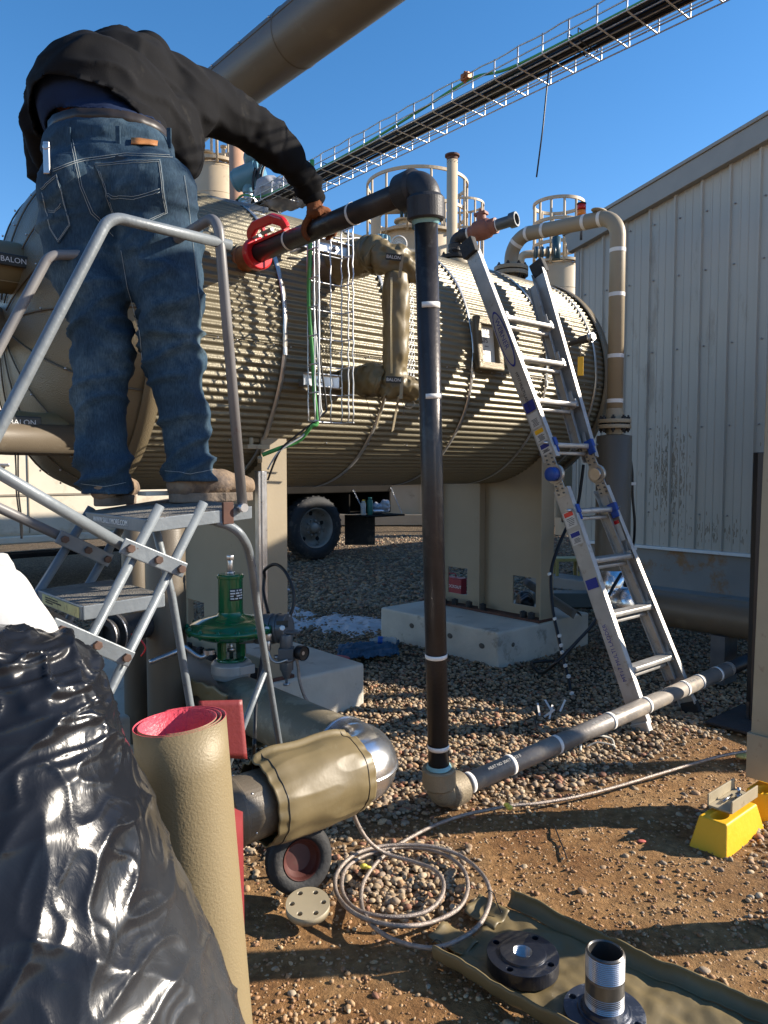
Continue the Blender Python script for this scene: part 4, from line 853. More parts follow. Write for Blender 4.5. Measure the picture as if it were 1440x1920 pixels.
# ---------------------------------------------------------------- left lagged branch pipes into the near head
def lagged_branch(px0, py0, px1, py1, b, r, label, tagpx, Yh=.0, dark=False):
    p1 = PB(px1, py1, b); p0 = p1 - U * 2.1; t = thing("lagged_branch_pipe", p1, label, "pipe")
    blanket([p0, p0.lerp(p1, .3), p0.lerp(p1, .65), p1 + U * .0], r, "insulation_blanket", t, seed=int(px1), amp=.014, rnoise=.05, seg=40)
    mb = MB(); mb.cyl(p1 - U * .2, p1 + U * .25, r * .8, 30); mb.build("pipe_jacket", m_bronze, t)
    mb = MB(); mb.tube([p0 - V * (r + .012) - Z * .01, p1 - V * (r + .012) - U * .03 - Z * .01], .0016, 5); mb.tube([p0 - V * (r * .8) - Z * r * .7, p1 - V * (r * .8) - U * .03 - Z * r * .7], .0016, 5); mb.build("seam_stitching", m_stitch, t)
    mb = MB(); mb.tube(smooth_path([p1 - U * .04 + Vector((0, 0, 1)) * r * math.sin(k * .7) * 1.1 - V * r * 1.12 * math.cos(k * .7) for k in range(10)], 4), .004, 6); mb.build("draw_cord", m_cable, t)
    c = PB(tagpx[0], tagpx[1], b - r - .03); x = U; y = Z; n = -V
    mb = MB(); mb.box(c, (.085, .030, .006), (x, y, n)); tg = mb.build("maker_tag", MATS["black_tag"], t, bevel=.006)
    text("BALON", c + n * .0065 - y * .012, x, y, .026, m_textw, tg, "tag_lettering", thick=.0008, align='CENTER')
    return t, p1
lagged_branch(0, 500, 118, 520, .50, .125, "dark olive wrapped branch pipe entering the top of the tank's rounded end", (25, 488))
lagged_branch(0, 790, 150, 815, .30, .105, "tan olive wrapped branch pipe entering the lower part of the tank's rounded end", (42, 792))
mb = MB(); p_ = PB(60, 822, .18); mb.tube([p_ - U * 1.5, p_ + U * .28], .07, 28); tag(mb.build("dark_branch_pipe", m_bronze), "bare dark pipe running just below the lower olive wrapped branch", "pipe")
mb = MB()
for k in range(2): mb.tube(smooth_path([PB(28 + 6 * k, 838, .2), PB(30 + 4 * k, 880, .2), PB(31 + 4 * k, 925, .2), PB(38 + k * 3, 980, .2), PB(40 + k, 1010, .2)], 6), .004, 5)
tag(mb.build("hanging_wire", m_cable), "pair of thin black wires hanging below the dark branch pipe at left", "wire")
# ---------------------------------------------------------------- articulated aluminium ladder
LF = [GP(1205, 1377, .0), GP(1287, 1330, .0)]
lad = thing("multi_ladder", LF[0], "silver aluminium multi-position ladder leaning on the tank with blue locks", "ladder")
L0 = LF[0].copy(); L1 = L0 + U * .60
dirL = (V * .395 + Z * .919).normalized(); nL = U.cross(dirL).normalized()     # nL points toward the viewer side / down
if nL.dot(V) > 0: nL = -nL
LT = 3.22
def LP(x, s, n=0.0, flare=True):
    half = .228 + (.062 * (1 - s / 1.6) if s < 1.6 else .03 * (s - 1.6) / 1.2 + (.10 * (s - 2.75) / .45 if s > 2.75 else 0))
    c = (L0 + L1) / 2 - U * (.055 if s > 1.6 else .055 * s / 1.6) + U * (.05 * (s - 1.6) / 1.6 if s > 1.6 else 0) + dirL * s + nL * n
    return c + U * (half * x)
def rail(side, s0, s1, n, wd, dp, name, inset=0.0, mat=m_alu, par=lad):
    # C channel: web faces outward
    mb = MB(); t = .004
    p0 = LP(side, s0, n); p1 = LP(side, s1, n); d = (p1 - p0).normalized(); x = (U - d * U.dot(d)).normalized(); y = d.cross(x); off = x * (-side * inset)
    c = (p0 + p1) / 2 + off; hl = (p1 - p0).length / 2
    mb.box(c, (t / 2, dp / 2, hl), (x, y, d)); mb.box(c + y * (dp / 2 + t / 2) - x * side * wd / 2, (wd / 2 + t / 2, t / 2, hl), (x, y, d)); mb.box(c - y * (dp / 2 + t / 2) - x * side * wd / 2, (wd / 2 + t / 2, t / 2, hl), (x, y, d))
    return mb.build(name, mat, par, bevel=.0015), c, x, y, d, hl
def channel_rail(side, s0, s1, n, name):
    return rail(side, s0, s1, n, .034, .098, name)
HS = 1.60      # hinge position along the ladder
for side in (-1, 1):
    rl_, c, x, y, d, hl = channel_rail(side, .05, HS - .10, .0, "outer_rail")
    rl2, c2, x2, y2, d2, hl2 = channel_rail(side, HS + .10, LT - .02, .0, "outer_rail")
    # inner telescoping rails, slightly behind
    rail(side, .22, HS - .22, -.035, .022, .06, "inner_rail", inset=.03)
    rail(side, HS + .2, LT - .12, -.05, .022, .06, "inner_rail", inset=.038)
    # end shoes / caps
    mb = MB(); p = LP(side, LT + .015, 0); mb.box(p, (.024, .058, .055), (x, y, d)); mb.build("top_cap", m_rubber, lad, bevel=.006)
    mb = MB(); p = LP(side, .03, 0); mb.box(p, (.022, .055, .035), (x, y, d)); mb.build("foot_shoe", m_rubber if side > 0 else m_alu, lad, bevel=.006)
    # hinge: two discs, plates
    h = LP(side, HS, 0)
    mb = MB(); mb.cyl(h - x * .012, h + x * .012, .062, 36); mb.bar(h - d * .15 , h + d * .15, .008, .070, y); hp_ = mb.build("hinge_plate", M("stamped_hinge_steel", (.42, .40, .36), .4, metal=.7, var=.2, vs=30, dirt=(.25, .2, .15), ds=20), lad, bevel=.002)
    mb = MB()
    for q in range(6):
        for s_ in (-1, 1): mb.cyl(h + d * s_ * (.075 + .028 * (q // 2)) + y * (.02 if q % 2 else -.02) - x * .014 * 1, h + d * s_ * (.075 + .028 * (q // 2)) + y * (.02 if q % 2 else -.02) + x * .014, .0055, 8)
    mb.build("hinge_rivet", m_steeld, hp_)
    kn = x * side
    if side < 0:
        mb = MB(); mb.cyl(h + kn * .012, h + kn * .05, .045, 28, r2=.042); mb.ball(h + kn * .05, (.045, .045, .018), 20, (y, d, x)); mb.build("blue_knob", m_bluepl, lad)
    else:
        mb = MB(); mb.cyl(h + kn * -.03, h + kn * -.012, .040, 28); mb.build("hinge_boss", m_steel, lad)
# rungs
RS = [.34, .665, 1.03, 1.80, 2.11 + .03, 2.48, 2.80]
RS = [.36, .69, 1.03, 1.35, 1.80, 2.11, 2.42, 2.72]
for i, s in enumerate(RS):
    lock = i in (3, 4)
    for (n, back) in ((.0, False), (-.045, True)):
        mb = MB(); a = LP(-1, s + (.0 if not back else -.035), n); b = LP(1, s + (.0 if not back else -.035), n); a += U * .004; b -= U * .004
        d = (b - a).normalized(); y = Z - d * Z.dot(d); y.normalize(); xx = d.cross(y)
        w_, h_ = (.040, .016) if not back else (.028, .012)
        # tread: flat top with flared ends
        n_ = 14
        def fn(iu, j, a=a, b=b, w_=w_, h_=h_):
            t = iu; fl = 1 + .45 * (abs(2 * t - 1) ** 6); ang = 2 * PI * j; px = math.copysign(abs(math.cos(ang)) ** .35, math.cos(ang)); py = math.copysign(abs(math.sin(ang)) ** .35, math.sin(ang))
            return a.lerp(b, t) + xx * (px * w_ * (1.05 - .1 * fl)) + y * (py * h_ * fl)
        mb.grid(fn, n_, 20); rg = mb.build("rung", m_alu, lad, recalc=True)
        if not back:
            mb = MB()
            for side in (-1, 1):
                e = LP(side, s, 0) - U * side * .018; mb.box(e, (.014, .036, .03), (U, nL, dirL))
                mb.bar(e + dirL * .02, e + dirL * .10 + U * side * .014, .006, .03, nL)
            mb.build("rung_bracket", m_alu, rg, bevel=.003)
    if lock:
        for side in (-1, 1):
            mb = MB(); e = LP(side, s + .0, .035) - U * side * .03; mb.box(e, (.016, .030, .028), (U, nL, dirL)); mb.box(e + dirL * -.04 - U * side * .004, (.008, .026, .03), (U, nL, dirL)); mb.build("lock_lever", m_bluepl, lad, bevel=.005)
            mb = MB(); mb.cyl(LP(side, s, .03) - U * side * .01, LP(side, s, .03) + U * side * .065, .011, 14, r2=.007); mb.build("lock_pin", m_steel, lad)
# labels on the outward/front flange of the left rail (faces the camera)
def RF(s, lat, n=.0412, side=-1):     # point on front flange of rail
    return LP(side, s, n + .0035) + U * (-side * (.014 + 0)) + U * lat
dl = (LP(-1, 2.0) - LP(-1, 1.0)).normalized(); dl_up = (LP(-1, LT - .02) - LP(-1, HS + .10)).normalized()
def railpt(s):
    a, b = (.05, HS - .10) if s < HS else (HS + .10, LT - .02)
    return LP(-1, a).lerp(LP(-1, b), (s - a) / (b - a))
WF = lambda s, y_: railpt(s) - U * .0055 + nL * y_       # point on outer web of left rail
wn = -U
ov = MB(); oc = WF(2.55, 0); dl_ = dl; dl = dl_up
ov.prism([oc - U * .0008 + dl * (.20 * math.cos(2 * PI * k / 48)) + nL * (.043 * math.sin(2 * PI * k / 48)) for k in range(48)], -U * .0006); lb1 = ov.build("oval_badge", m_textb, lad)
ov = MB(); ov.prism([oc - U * .0016 + dl * (.185 * math.cos(2 * PI * k / 48)) + nL * (.037 * math.sin(2 * PI * k / 48)) for k in range(48)], -U * .0006); ov.build("oval_badge_field", m_alu, lb1)
text("WERNER", oc - U * .0028 - nL * .0 + dl * .145 - (nL * -1) * 0 + nL * -.014, -dl, nL, .034, m_textb, lb1, "badge_lettering", sx=1.15, thick=.0006)
text("MT17 MULTI LADDER", WF(2.31, -.012) - U * .0012, -dl, nL, .020, m_text, lad, "rail_lettering")
text("MT17 MULTI LADDER", WF(.35, .012) - U * .0012, dl, -nL, .026, m_textb, lad, "rail_lettering") if False else text("MT17 MULTI LADDER", WF(.30, .012) - U * .0012, dl, -nL, .026, m_textb, lad, "rail_lettering")
def sticker(s0, s1, mat, name, lines=0, hd=None):
    global dl
    dl = dl_up if s0 > HS else dl_
    mb = MB(); c = WF((s0 + s1) / 2, 0) - U * .0007; mb.box(c, (.0004, .040, (s1 - s0) / 2), (U, nL, dl)); st = mb.build(name, mat, lad)
    if hd: mb = MB(); mb.box(WF(s1 - .018, 0) - U * .0014, (.0003, .033, .014), (U, nL, dl)); mb.build("sticker_header", hd, st)
    if lines:
        mb = MB()
        for k in range(lines): 
            w = .028 * random.uniform(.6, 1); mb.box(WF(s1 - .04 - (s1 - s0 - .05) * (k + .5) / lines, random.uniform(-.005, .005)) - U * .0014, (.0003, w, .0022), (U, nL, dl))
        mb.build("sticker_print", M("grey_print", (.12, .12, .12), .6), st)
m_stk = M("pale_sticker", (.55, .54, .5), .5)
sticker(2.03, 2.10, m_textb, "blue_sticker"); 
sticker(1.92, 2.02, m_stk, "sticker", 6); sticker(1.84 - .02, 1.91, m_stk, "sticker", 6, MATS["yellow_safety_paint"])
sticker(1.74, 1.81, m_stk, "sticker", 4, m_textb)
sticker(1.25, 1.36 - .01, m_stk, "warning_sticker", 5, m_red); sticker(1.14, 1.22, m_stk, "sticker", 4, m_textb); sticker(.86, .92, m_textb, "blue_sticker", 0)
# right rail warning
c = LP(1, 1.2) ; mb = MB(); mb.box(LP(1, 1.2) - U * .0145 + nL * .0, (.0004, .028, .07), (U, nL, dl)); mb.box(LP(1, 1.255) - U * .0152, (.0003, .028, .012), (U, nL, dl), 1); mb.build("warning_sticker", [m_stk, m_red], lad)
# scraps of cut tape and small debris at the ladder foot
for (k, (x0, y0, x1, y1)) in enumerate(((1008, 1318, 1012, 1342), (1022, 1312, 1036, 1336), (1036, 1322, 1030, 1348), (1060, 1312, 1050, 1334), (1040, 1330, 1020, 1344))):
    mb = MB(); a = GP(x0, y0, .06); b = GP(x1, y1, .012); mb.bar(a, b, .012, .0015, Vector((0, -1, .3))); tag(mb.build("tape_scrap", m_white), ["leftmost white tape scrap on the gravel left of the ladder foot", "white tape scrap standing second from left among the tape scraps", "long white tape scrap in the middle of the tape scraps", "rightmost white tape scrap, nearest the ladder foot", "white tape scrap lying lowest and flattest among the tape scraps"][k], "tape scrap", "cut white tape scraps")
mb = MB(); mb.tube(smooth_path([GP(985, 1350, .02), GP(1000, 1345, .05), GP(1008, 1368, .03), GP(1030, 1385, .02), GP(1062, 1390, .02), GP(1092, 1398, .015)], 6), .006, 6); tag(mb.build("strap_offcut", m_cable), "curved dark strap offcut on the gravel just left of the ladder foot", "strap")
mb = MB(); mb.tube(smooth_path([GP(1088, 1408, .01), GP(1092, 1385, .05), GP(1112, 1378, .06), GP(1145, 1385, .03), GP(1152, 1402, .01)], 6), .007, 6); mb.tube(smooth_path([GP(1100, 1400, .01), GP(1120, 1392, .03), GP(1150, 1397, .02)], 6), .005, 6); tag(mb.build("strap_loop", M("clear_strap", (.5, .48, .42), .4)), "pale plastic strap loop lying beside the taped ground pipe", "strap")
# ---------------------------------------------------------------- rolling step stand
CN, CF = 1.79, 2.20
def SN(px, py, off=0.0): return onplane(px, py, V, CN + off)
def SF(px, py, off=0.0): return onplane(px, py, V, CF + off)
A_, B_, C_ = SF(161, 959), SN(275, 973), SN(470, 949)
stand = thing("step_stand", (B_.x - .3, B_.y, 0), "grey tubular step stand with handrails and chipped paint carrying the worker", "step stand")
PZ = (A_.z + B_.z) / 2
ux = (C_ - B_).normalized(); vx = ((A_ - B_)).normalized(); nn = ux.cross(vx).normalized(); nn = nn if nn.z > 0 else -nn
D_ = C_ + (A_ - B_) * 1.06 + Z * .012
def tray(a, b, c, d, name, rim=.034):
    mb = MB(); dn = -Z * .006; mb.prism([a, b, c, d], dn); o = mb.build(name, m_step, stand, bevel=.002)
    mb = MB(); P = [a, b, c, d]; ct = (a + b + c + d) / 4
    for i in range(4):
        p, q = P[i], P[(i + 1) % 4]; dr = (q - p).normalized(); inn = (ct - (p + q) / 2); inn = (inn - dr * inn.dot(dr)).normalized()
        mb.box((p + q) / 2 - Z * (rim / 2 + .0005) + inn * (-.0015), ((q - p).length / 2 + .0012 * (i % 2), .003, rim / 2), (dr, inn, Z))
    mb.build("tread_rim", m_greyst, o, bevel=.002); return o
plt = tray(A_, B_, C_, D_, "platform")
m_lbl = M("faded_yellow_label", (.42, .40, .19), .7, var=.2, vs=40, dirt=(.2, .18, .1), ds=60, dth=.55)
ab = (B_ - A_).normalized(); on = ab.cross(Z).normalized(); on = on if on.dot(CP - A_) > 0 else -on
text("WWW.SALLYMORE.COM", A_ + ab * .07 - Z * .024 + on * .0055, ab, Z, .015, m_textw, plt, "rim_lettering")
Sv = B_ - SN(156, 1136)
A1_, B1_, C1_ = SF(72, 1105), SN(156, 1136), SN(278, 1118)
D1_ = C1_ + (A1_ - B1_)
st1 = tray(A1_, B1_, C1_ + ux * .04, D1_ + ux * .04, "tread")
ab1 = (B1_ - A1_).normalized(); on1 = ab1.cross(Z).normalized(); on1 = on1 if on1.dot(CP - A1_) > 0 else -on1
mb = MB(); mb.box(A1_.lerp(B1_, .56) - Z * .018 + on1 * .0056, ((B1_ - A1_).length * .40, .0008, .013), (ab1, on1, Z)); lb = mb.build("safety_label", m_lbl, st1)
for k in range(3): text(["CAUTION  KEEP BODY CENTERED ON STEPS", "MAXIMUM LOAD  READ ALL INSTRUCTIONS BEFORE USE", "DO NOT STAND ON RAILS"][k], A1_.lerp(B1_, .24) - Z * (.013 + .006 * k) + on1 * .0068, ab1, Z, .0042, m_text, lb, "label_lettering", thick=.0004)
for k in (1, 2, 3, 4):
    o = -Sv * k
    tray(A1_ + o, B1_ + o, C1_ + ux * .04 + o, D1_ + ux * .04 + o, "tread")
def flatbar(p, q, name, r=.0125, mat=m_greyst, par=stand): mb = MB(); mb.tube([p, q], r, 14); return mb.build(name, mat, par)
def ext(p, q, zt): # extend p->q to height zt
    d = q - p; return p + d * ((zt - p.z) / d.z)
l1a, l1b = SN(382, 942), SN(201, 1305); flatbar(l1a, ext(l1a, l1b, .02), "stringer")
l2a, l2b = SN(300, 948), SN(172, 1192); flatbar(l2a, ext(l2a, l2b, .02), "stringer")
l3a, l3b = SF(246, 955), SF(128, 1165); flatbar(l3a, ext(l3a, l3b, .02), "stringer")
l4a, l4b = SF(172, 952), SF(76, 1104); flatbar(l4a, ext(l4a, l4b, .02), "stringer")
# near rail: one tube, top, down and back
RR = .0138
nr = fillet([SN(432, 460), SN(205, 405), SN(-34, 868), SN(236, 1026)], [.055, .04], 10)
mb = MB(); mb.tube(nr, RR, 20); mb.build("handrail", m_greyst, stand)
topn = SN(408, 402); topf = topn + V * (CF - CN) ; topf.z = topn.z - .015
fr = fillet([SN(455, 952), topn, topf, SF(92, 478), SF(-30, 705), SF(-60, 925), SF(200, 1046)], [.05, .05, .06, .05, .05], 8)
mb = MB(); mb.tube(fr, RR, 20); mb.build("handrail", M("grey_brown_tube", (.155, .15, .15), .45, var=.15, vs=8, dirt=(.085, .04, .03), ds=15, dth=.6), stand)
def link(p, q, name="link_plate", par=stand):
    d = (q - p).normalized(); mb = MB(); w = V
    mb.bar(p, q, .006, .040, d.cross(V).cross(d) if False else Z); o = mb.build(name, m_greyst, par, bevel=.003)
    b = MB()
    for t in (.12, .55, .92): c = p.lerp(q, t) - V * .008; b.cyl(c - V * .006, c + V * .012, .011, 6)
    b.build("hinge_bolt", M("dark_rust_bolt", (.09, .05, .035), .6, var=.3, vs=40), o, bevel=.001); return o
link(SN(228, 1022, -.022), SN(347, 1070, -.022)); link(SF(108, 1005, -.022), SF(208, 1052, -.022)); link(SN(95, 1172, -.022), SN(247, 1237, -.022)); link(SF(80, 1150, -.02), SF(140, 1185, -.02))
mb = MB(); mb.tube([SN(60, 1160, -.01), SN(-90, 1095, -.01)], RR, 16); mb.build("lower_arm", m_greyst, stand)
# rear legs
r1 = smooth_path([SN(405, 978, .01), SN(432, 987), SN(455, 1008), W(470, 1050, 2.12), W(486, 1165, 2.34), W(525, 1402, 2.80), ext(W(486, 1165, 2.34), W(525, 1402, 2.80), .02)], 8)
mb = MB(); mb.tube(r1, .0125, 16); mb.build("rear_leg", m_greyst, stand)
r2 = [SF(283, 955), SF(322, 1115), SF(355, 1312), ext(SF(322, 1115), SF(355, 1312), .02)]
mb = MB(); mb.tube(r2, .0125, 16); mb.build("rear_leg", m_greyst, stand)
mb = MB(); mb.tube([SN(424, 978), SF(318, 975)], .011, 12); mb.tube([W(500, 1250, 2.5), ext(SF(322, 1115), SF(355, 1312), .35)], .011, 12); mb.build("cross_brace", m_greyst, stand)
mb = MB(); c = SN(427, 962, -.006); mb.box(c, (.016, .005, .03), (U, V, Z)); mb.build("rusty_bracket", m_rust, stand, bevel=.002)
mb = MB(); c = SN(456, 952, -.02); mb.cyl(c - V * .008, c + V * .03, .012, 10); mb.build("pivot_bolt", m_steel, stand)
for (c) in (ext(l1a, l1b, .05), ext(l2a, l2b, .05)):
    mb = MB(); mb.cyl(c - V * .015, c + V * .015, .05, 24); mb.build("caster_wheel", m_rubber, stand, bevel=.005)
# scrap of white packing under the boot
mb = MB(); mb.box(SN(296, 925, .33) , (.05, .03, .006), (U, V, Z)); tag(mb.build("foam_scrap", M("off_white_foam", (.6, .55, .45), .9)), "pale torn foam scrap on the platform between the worker's boots", "scrap")
# ---------------------------------------------------------------- the worker
worker = thing("person", (W(260, 940, 2.2).x, 2.2, 1.385), "person in black hoodie and blue jeans leaning forward, one gloved hand on the pipe", "person")
m_jeans = bpy.data.materials.new("blue_denim"); m_jeans.use_nodes = True; t = m_jeans.node_tree; N = t.nodes; L = t.links; p = N["Principled BSDF"]
tc = N.new("ShaderNodeTexCoord")
def tn(sc, det=5, rough=.55, vec=None):
    n = N.new("ShaderNodeTexNoise"); n.inputs["Scale"].default_value = sc; n.inputs["Detail"].default_value = det; n.inputs["Roughness"].default_value = rough; L.new(vec or tc.outputs["Object"], n.inputs[0]); return n
mp = N.new("ShaderNodeMapping"); mp.inputs["Scale"].default_value = (1, 1, .22); L.new(tc.outputs["Object"], mp.inputs[0])
rp = N.new("ShaderNodeValToRGB"); L.new(tn(5, 7, .65).outputs[0], rp.inputs[0]); e = rp.color_ramp.elements; e[0].position = .3; e[0].color = (.012, .027, .050, 1); e[1].position = .74; e[1].color = (.105, .15, .175, 1); e.new(.52).color = (.027, .054, .082, 1)
rp2 = N.new("ShaderNodeValToRGB"); L.new(tn(260, 3, .7, mp.outputs[0]).outputs[0], rp2.inputs[0]); e = rp2.color_ramp.elements; e[0].position = .3; e[0].color = (.62, .66, .7, 1); e[1].position = .72; e[1].color = (1.45, 1.4, 1.35, 1)
mm = N.new("ShaderNodeMix"); mm.data_type = 'RGBA'; mm.blend_type = 'MULTIPLY'; mm.inputs[0].default_value = 1; L.new(rp.outputs[0], mm.inputs[6]); L.new(rp2.outputs[0], mm.inputs[7]); L.new(mm.outputs[2], p.inputs["Base Color"])
p.inputs["Roughness"].default_value = .85; p.inputs["Specular IOR Level"].default_value = .2; bn = N.new("ShaderNodeBump"); bn.inputs["Strength"].default_value = .35; bn.inputs["Distance"].default_value = .002; L.new(tn(320, 2, .5, mp.outputs[0]).outputs[0], bn.inputs["Height"]); L.new(bn.outputs[0], p.inputs["Normal"])
m_hood = M("black_hoodie_fabric", (.012, .012, .013), .9, var=.15, vs=6, bump=.3, bs=260, bd=.002, spec=.08, dirt=(.022, .021, .02), ds=7, dth=.6)
m_shirt = M("navy_shirt_fabric", (.012, .022, .055), .9, var=.15, vs=8, bump=.2, bs=220, bd=.002, spec=.15)
m_skin = M("skin", (.42, .22, .15), .5, var=.06, vs=10)
m_glove = M("rust_knit_glove", (.17, .065, .03), .9, var=.25, vs=30, bump=.9, bs=240, bd=.003, spec=.15)
m_gpalm = M("dark_glove_palm", (.05, .028, .02), .7, var=.2)
m_boot = M("dusty_tan_suede", (.20, .14, .09), .85, var=.2, vs=12, bump=.3, bs=90, dirt=(.12, .09, .07), ds=10, dth=.52)
m_sole = M("muddy_boot_sole", (.16, .125, .095), .9, var=.3, vs=18, bump=.6, bs=60)
m_thread = M("denim_stitching", (.30, .33, .33), .8)
X = Vector((1, 0, 0)); Yv = Vector((0, 1, 0))
def chain(mb, pts):    # pts: (Vector, radius) capsule chain
    P = [q[0] for q in pts]; R = [q[1] for q in pts]; mb.tube(P, R, 20)
    for (c, r) in pts: mb.ball(c, r * 1.0, 18)
# --- skeleton
Lh, Lk, La = W(156, 425, 2.27), W(192, 640, 2.22), W(196, 900, 2.20)
Rh, Rk, Ra = W(292, 430, 2.27), W(324, 650, 2.24), W(356, 885, 2.26)
k_ = 1 / FOC * 2.25
# --- jeans
mb = MB()
chain(mb, [(Lh, 78 * k_), (W(158, 500, 2.25), 66 * k_), (W(182, 570, 2.22), 57 * k_), (Lk, 51 * k_), (W(188, 740, 2.21), 48 * k_), (W(191, 810, 2.2), 44 * k_), (W(195, 870, 2.19), 41 * k_), (W(198, 925, 2.19), 46 * k_)])
chain(mb, [(Rh, 80 * k_), (W(300, 500, 2.25), 74 * k_), (W(316, 570, 2.22), 61 * k_), (Rk, 55 * k_), (W(334, 730, 2.23), 47 * k_), (W(347, 800, 2.24), 44 * k_), (W(355, 860, 2.24), 44 * k_), (W(357, 905, 2.24), 50 * k_)])
mb.ball(W(216, 345, 2.31), (.220, .160, .135), 30); mb.ball(W(152, 368, 2.24), (.125, .12, .125), 24); mb.ball(W(285, 368, 2.24), (.135, .12, .13), 24)
mb.ball(W(204, 285, 2.33), (.20, .15, .10), 28)
jm = fuse(mb, .0085, 8, .5)
ankL, ankR = W(194, 918, 2.19), W(356, 893, 2.25)
def leg_w(c):
    zk = 1.0 - min(1, max(0, (c.z - 1.38) / .8)); return zk
def jfn(c, n):
    z = c.z - 1.38; d = 0
    side = 0 if c.x < -.70 else 1
    q = Vector((c.x * 3.2, c.y * 3.2, c.z * 9 + side * 13)); 
    fold = noise.noise(q); rid = max(0, 1 - abs(noise.noise(Vector((c.x * 5 + c.z * 3, c.y * 4, c.z * 13 + side * 7 - c.x * 4)))) * 3.4) ** 1.6 * 1.0 - .25
    a = .015 * math.exp(-((z - .50) / .15) ** 2) + .021 * math.exp(-((z - .13) / .13) ** 2) + .008 + .008 * math.exp(-((z - .78) / .1) ** 2)
    if z > .95: a = .004
    d += a * (rid * .8 + fold * .7)
    if z < .24: d += .004 * math.sin(z * 150 + 5 * noise.noise(c * 6)) * (1 - z / .24)
    d += .002 * noise.noise(c * 30) + .0025 * max(0, 1 - abs(noise.noise(Vector((c.x * 12 + c.z * 8, c.y * 9, c.z * 22)))) * 3) ** 2
    return d
displace(jm, jfn)
bm = bmesh.new(); bm.from_mesh(jm)
def hemcut(bm, fn, snap=.007):
    kill = []
    for v in bm.verts:
        s = fn(v.co)
        if s < -snap: kill.append(v)
        elif s < snap: v.co.z -= s
    bmesh.ops.delete(bm, geom=kill, context='VERTS')
def jcut(c):     # waistband and ankle hems
    if c.z > 2.2: return (2.535 + .02 * math.sin((c.x + .9) * 4) - .10 * (c.y - 2.2) * 0) - c.z if False else (2.54 - c.z)
    return c.z - (1.425 if c.x < -.70 else 1.462)
hem_kill = [v for v in bm.verts if (v.co.z < 1.43 and v.co.x < -.7) or (v.co.z < 1.465 and v.co.x >= -.7) or v.co.z > 2.545]
for v in bm.verts:
    if abs(v.co.z - 2.545) < .006: v.co.z = 2.545
    for (xx, zz) in ((0, 1.43), (1, 1.465)):
        if (v.co.x >= -.7) == bool(xx) and abs(v.co.z - zz) < .006: v.co.z = zz
hem_kill = [v for v in bm.verts if (v.co.z < 1.4299 and v.co.x < -.7) or (v.co.z < 1.4649 and v.co.x >= -.7) or v.co.z > 2.5451]
bmesh.ops.delete(bm, geom=hem_kill, context='VERTS'); bm.to_mesh(jm)
jb = BVHTree.FromBMesh(bm); bm.free()
jeans = link_mesh(jm, "jeans", m_jeans, worker); md = jeans.modifiers.new("solid", 'SOLIDIFY'); md.thickness = .004; md.offset = -1
def dline(pxs, off=.0035, n=10):
    out = []
    for i in range(len(pxs) - 1):
        for k in range(n):
            t_ = k / n; q = drape_px(jb, pxs[i][0] * (1 - t_) + pxs[i + 1][0] * t_, pxs[i][1] * (1 - t_) + pxs[i + 1][1] * t_, off)
            if q: out.append(q)
    return out
def pocket(cs, nm="back_pocket"):    # cs: 4 corners px TL TR BR BL + tip
    tl, tr, br, tip, bl = cs
    mb = MB(); nu, nv = 22, 22; vs = {}; P = []
    for i in range(nu + 1):
        for j in range(nv + 1):
            u_, v_ = i / nu, j / nv
            top = (tl[0] * (1 - u_) + tr[0] * u_, tl[1] * (1 - u_) + tr[1] * u_)
            bt = (bl[0] * (1 - 2 * u_) + tip[0] * 2 * u_, bl[1] * (1 - 2 * u_) + tip[1] * 2 * u_) if u_ < .5 else (tip[0] * (2 - 2 * u_) + br[0] * (2 * u_ - 1), tip[1] * (2 - 2 * u_) + br[1] * (2 * u_ - 1))
            q = drape_px(jb, top[0] * (1 - v_) + bt[0] * v_, top[1] * (1 - v_) + bt[1] * v_, .0052)
            P.append(q or Vector((0, 0, 0))); vs[(i, j)] = q is not None
    fs = [(i * (nv + 1) + j, (i + 1) * (nv + 1) + j, (i + 1) * (nv + 1) + j + 1, i * (nv + 1) + j + 1) for i in range(nu) for j in range(nv) if vs[(i, j)] and vs[(i + 1, j)] and vs[(i + 1, j + 1)] and vs[(i, j + 1)]]
    mb.add(P, fs); pk = mb.build(nm, m_jeans, jeans, thick=.0025, recalc=True)
    cx_, cy_ = sum(c[0] for c in cs) / 5, sum(c[1] for c in cs) / 5
    mb = MB()
    for sc_ in (.955, .90):
        ring = [(cx_ + (c[0] - cx_) * sc_, cy_ + (c[1] - cy_) * sc_) for c in (tl, tr, br, tip, bl, tl)]
        pts = dline(ring, .0078, 10)
        if len(pts) > 3: mb.tube(pts, .00075, 4)
    a = (tl[0] * .45 + bl[0] * .55, tl[1] * .45 + bl[1] * .55); b = (tr[0] * .45 + br[0] * .55, tr[1] * .45 + br[1] * .55); m_ = ((a[0] + b[0]) / 2, (a[1] + b[1]) / 2 + 9)
    for o_ in (0, 5): pts = dline([(a[0] + 6, a[1] + o_), (m_[0], m_[1] + o_), (b[0] - 6, b[1] + o_)], .0078, 14); mb.tube(pts, .00075, 4) if len(pts) > 3 else None
    mb.build("pocket_stitching", m_thread, pk); return pk
pocket([(176, 306), (301, 299), (315, 402), (276, 424), (216, 412)]); pocket([(79, 352), (109, 326), (134, 424), (112, 458), (96, 430)])
mb = MB()
for ln in ([(100, 318), (140, 303), (160, 298), (235, 288), (330, 292)], [(100, 322), (140, 307), (160, 302), (235, 292), (330, 296)], [(133, 262), (140, 303), (150, 350), (170, 400), (195, 425), (215, 445)], [(137, 262), (144, 303), (154, 350), (174, 398), (197, 421)], [(345, 330), (352, 380), (358, 430), (368, 520), (377, 600)], [(228, 470), (240, 540), (262, 620), (268, 680)]):
    pts = dline(ln, .0022, 14)
    if len(pts) > 4: mb.tube(pts, .0008, 4)
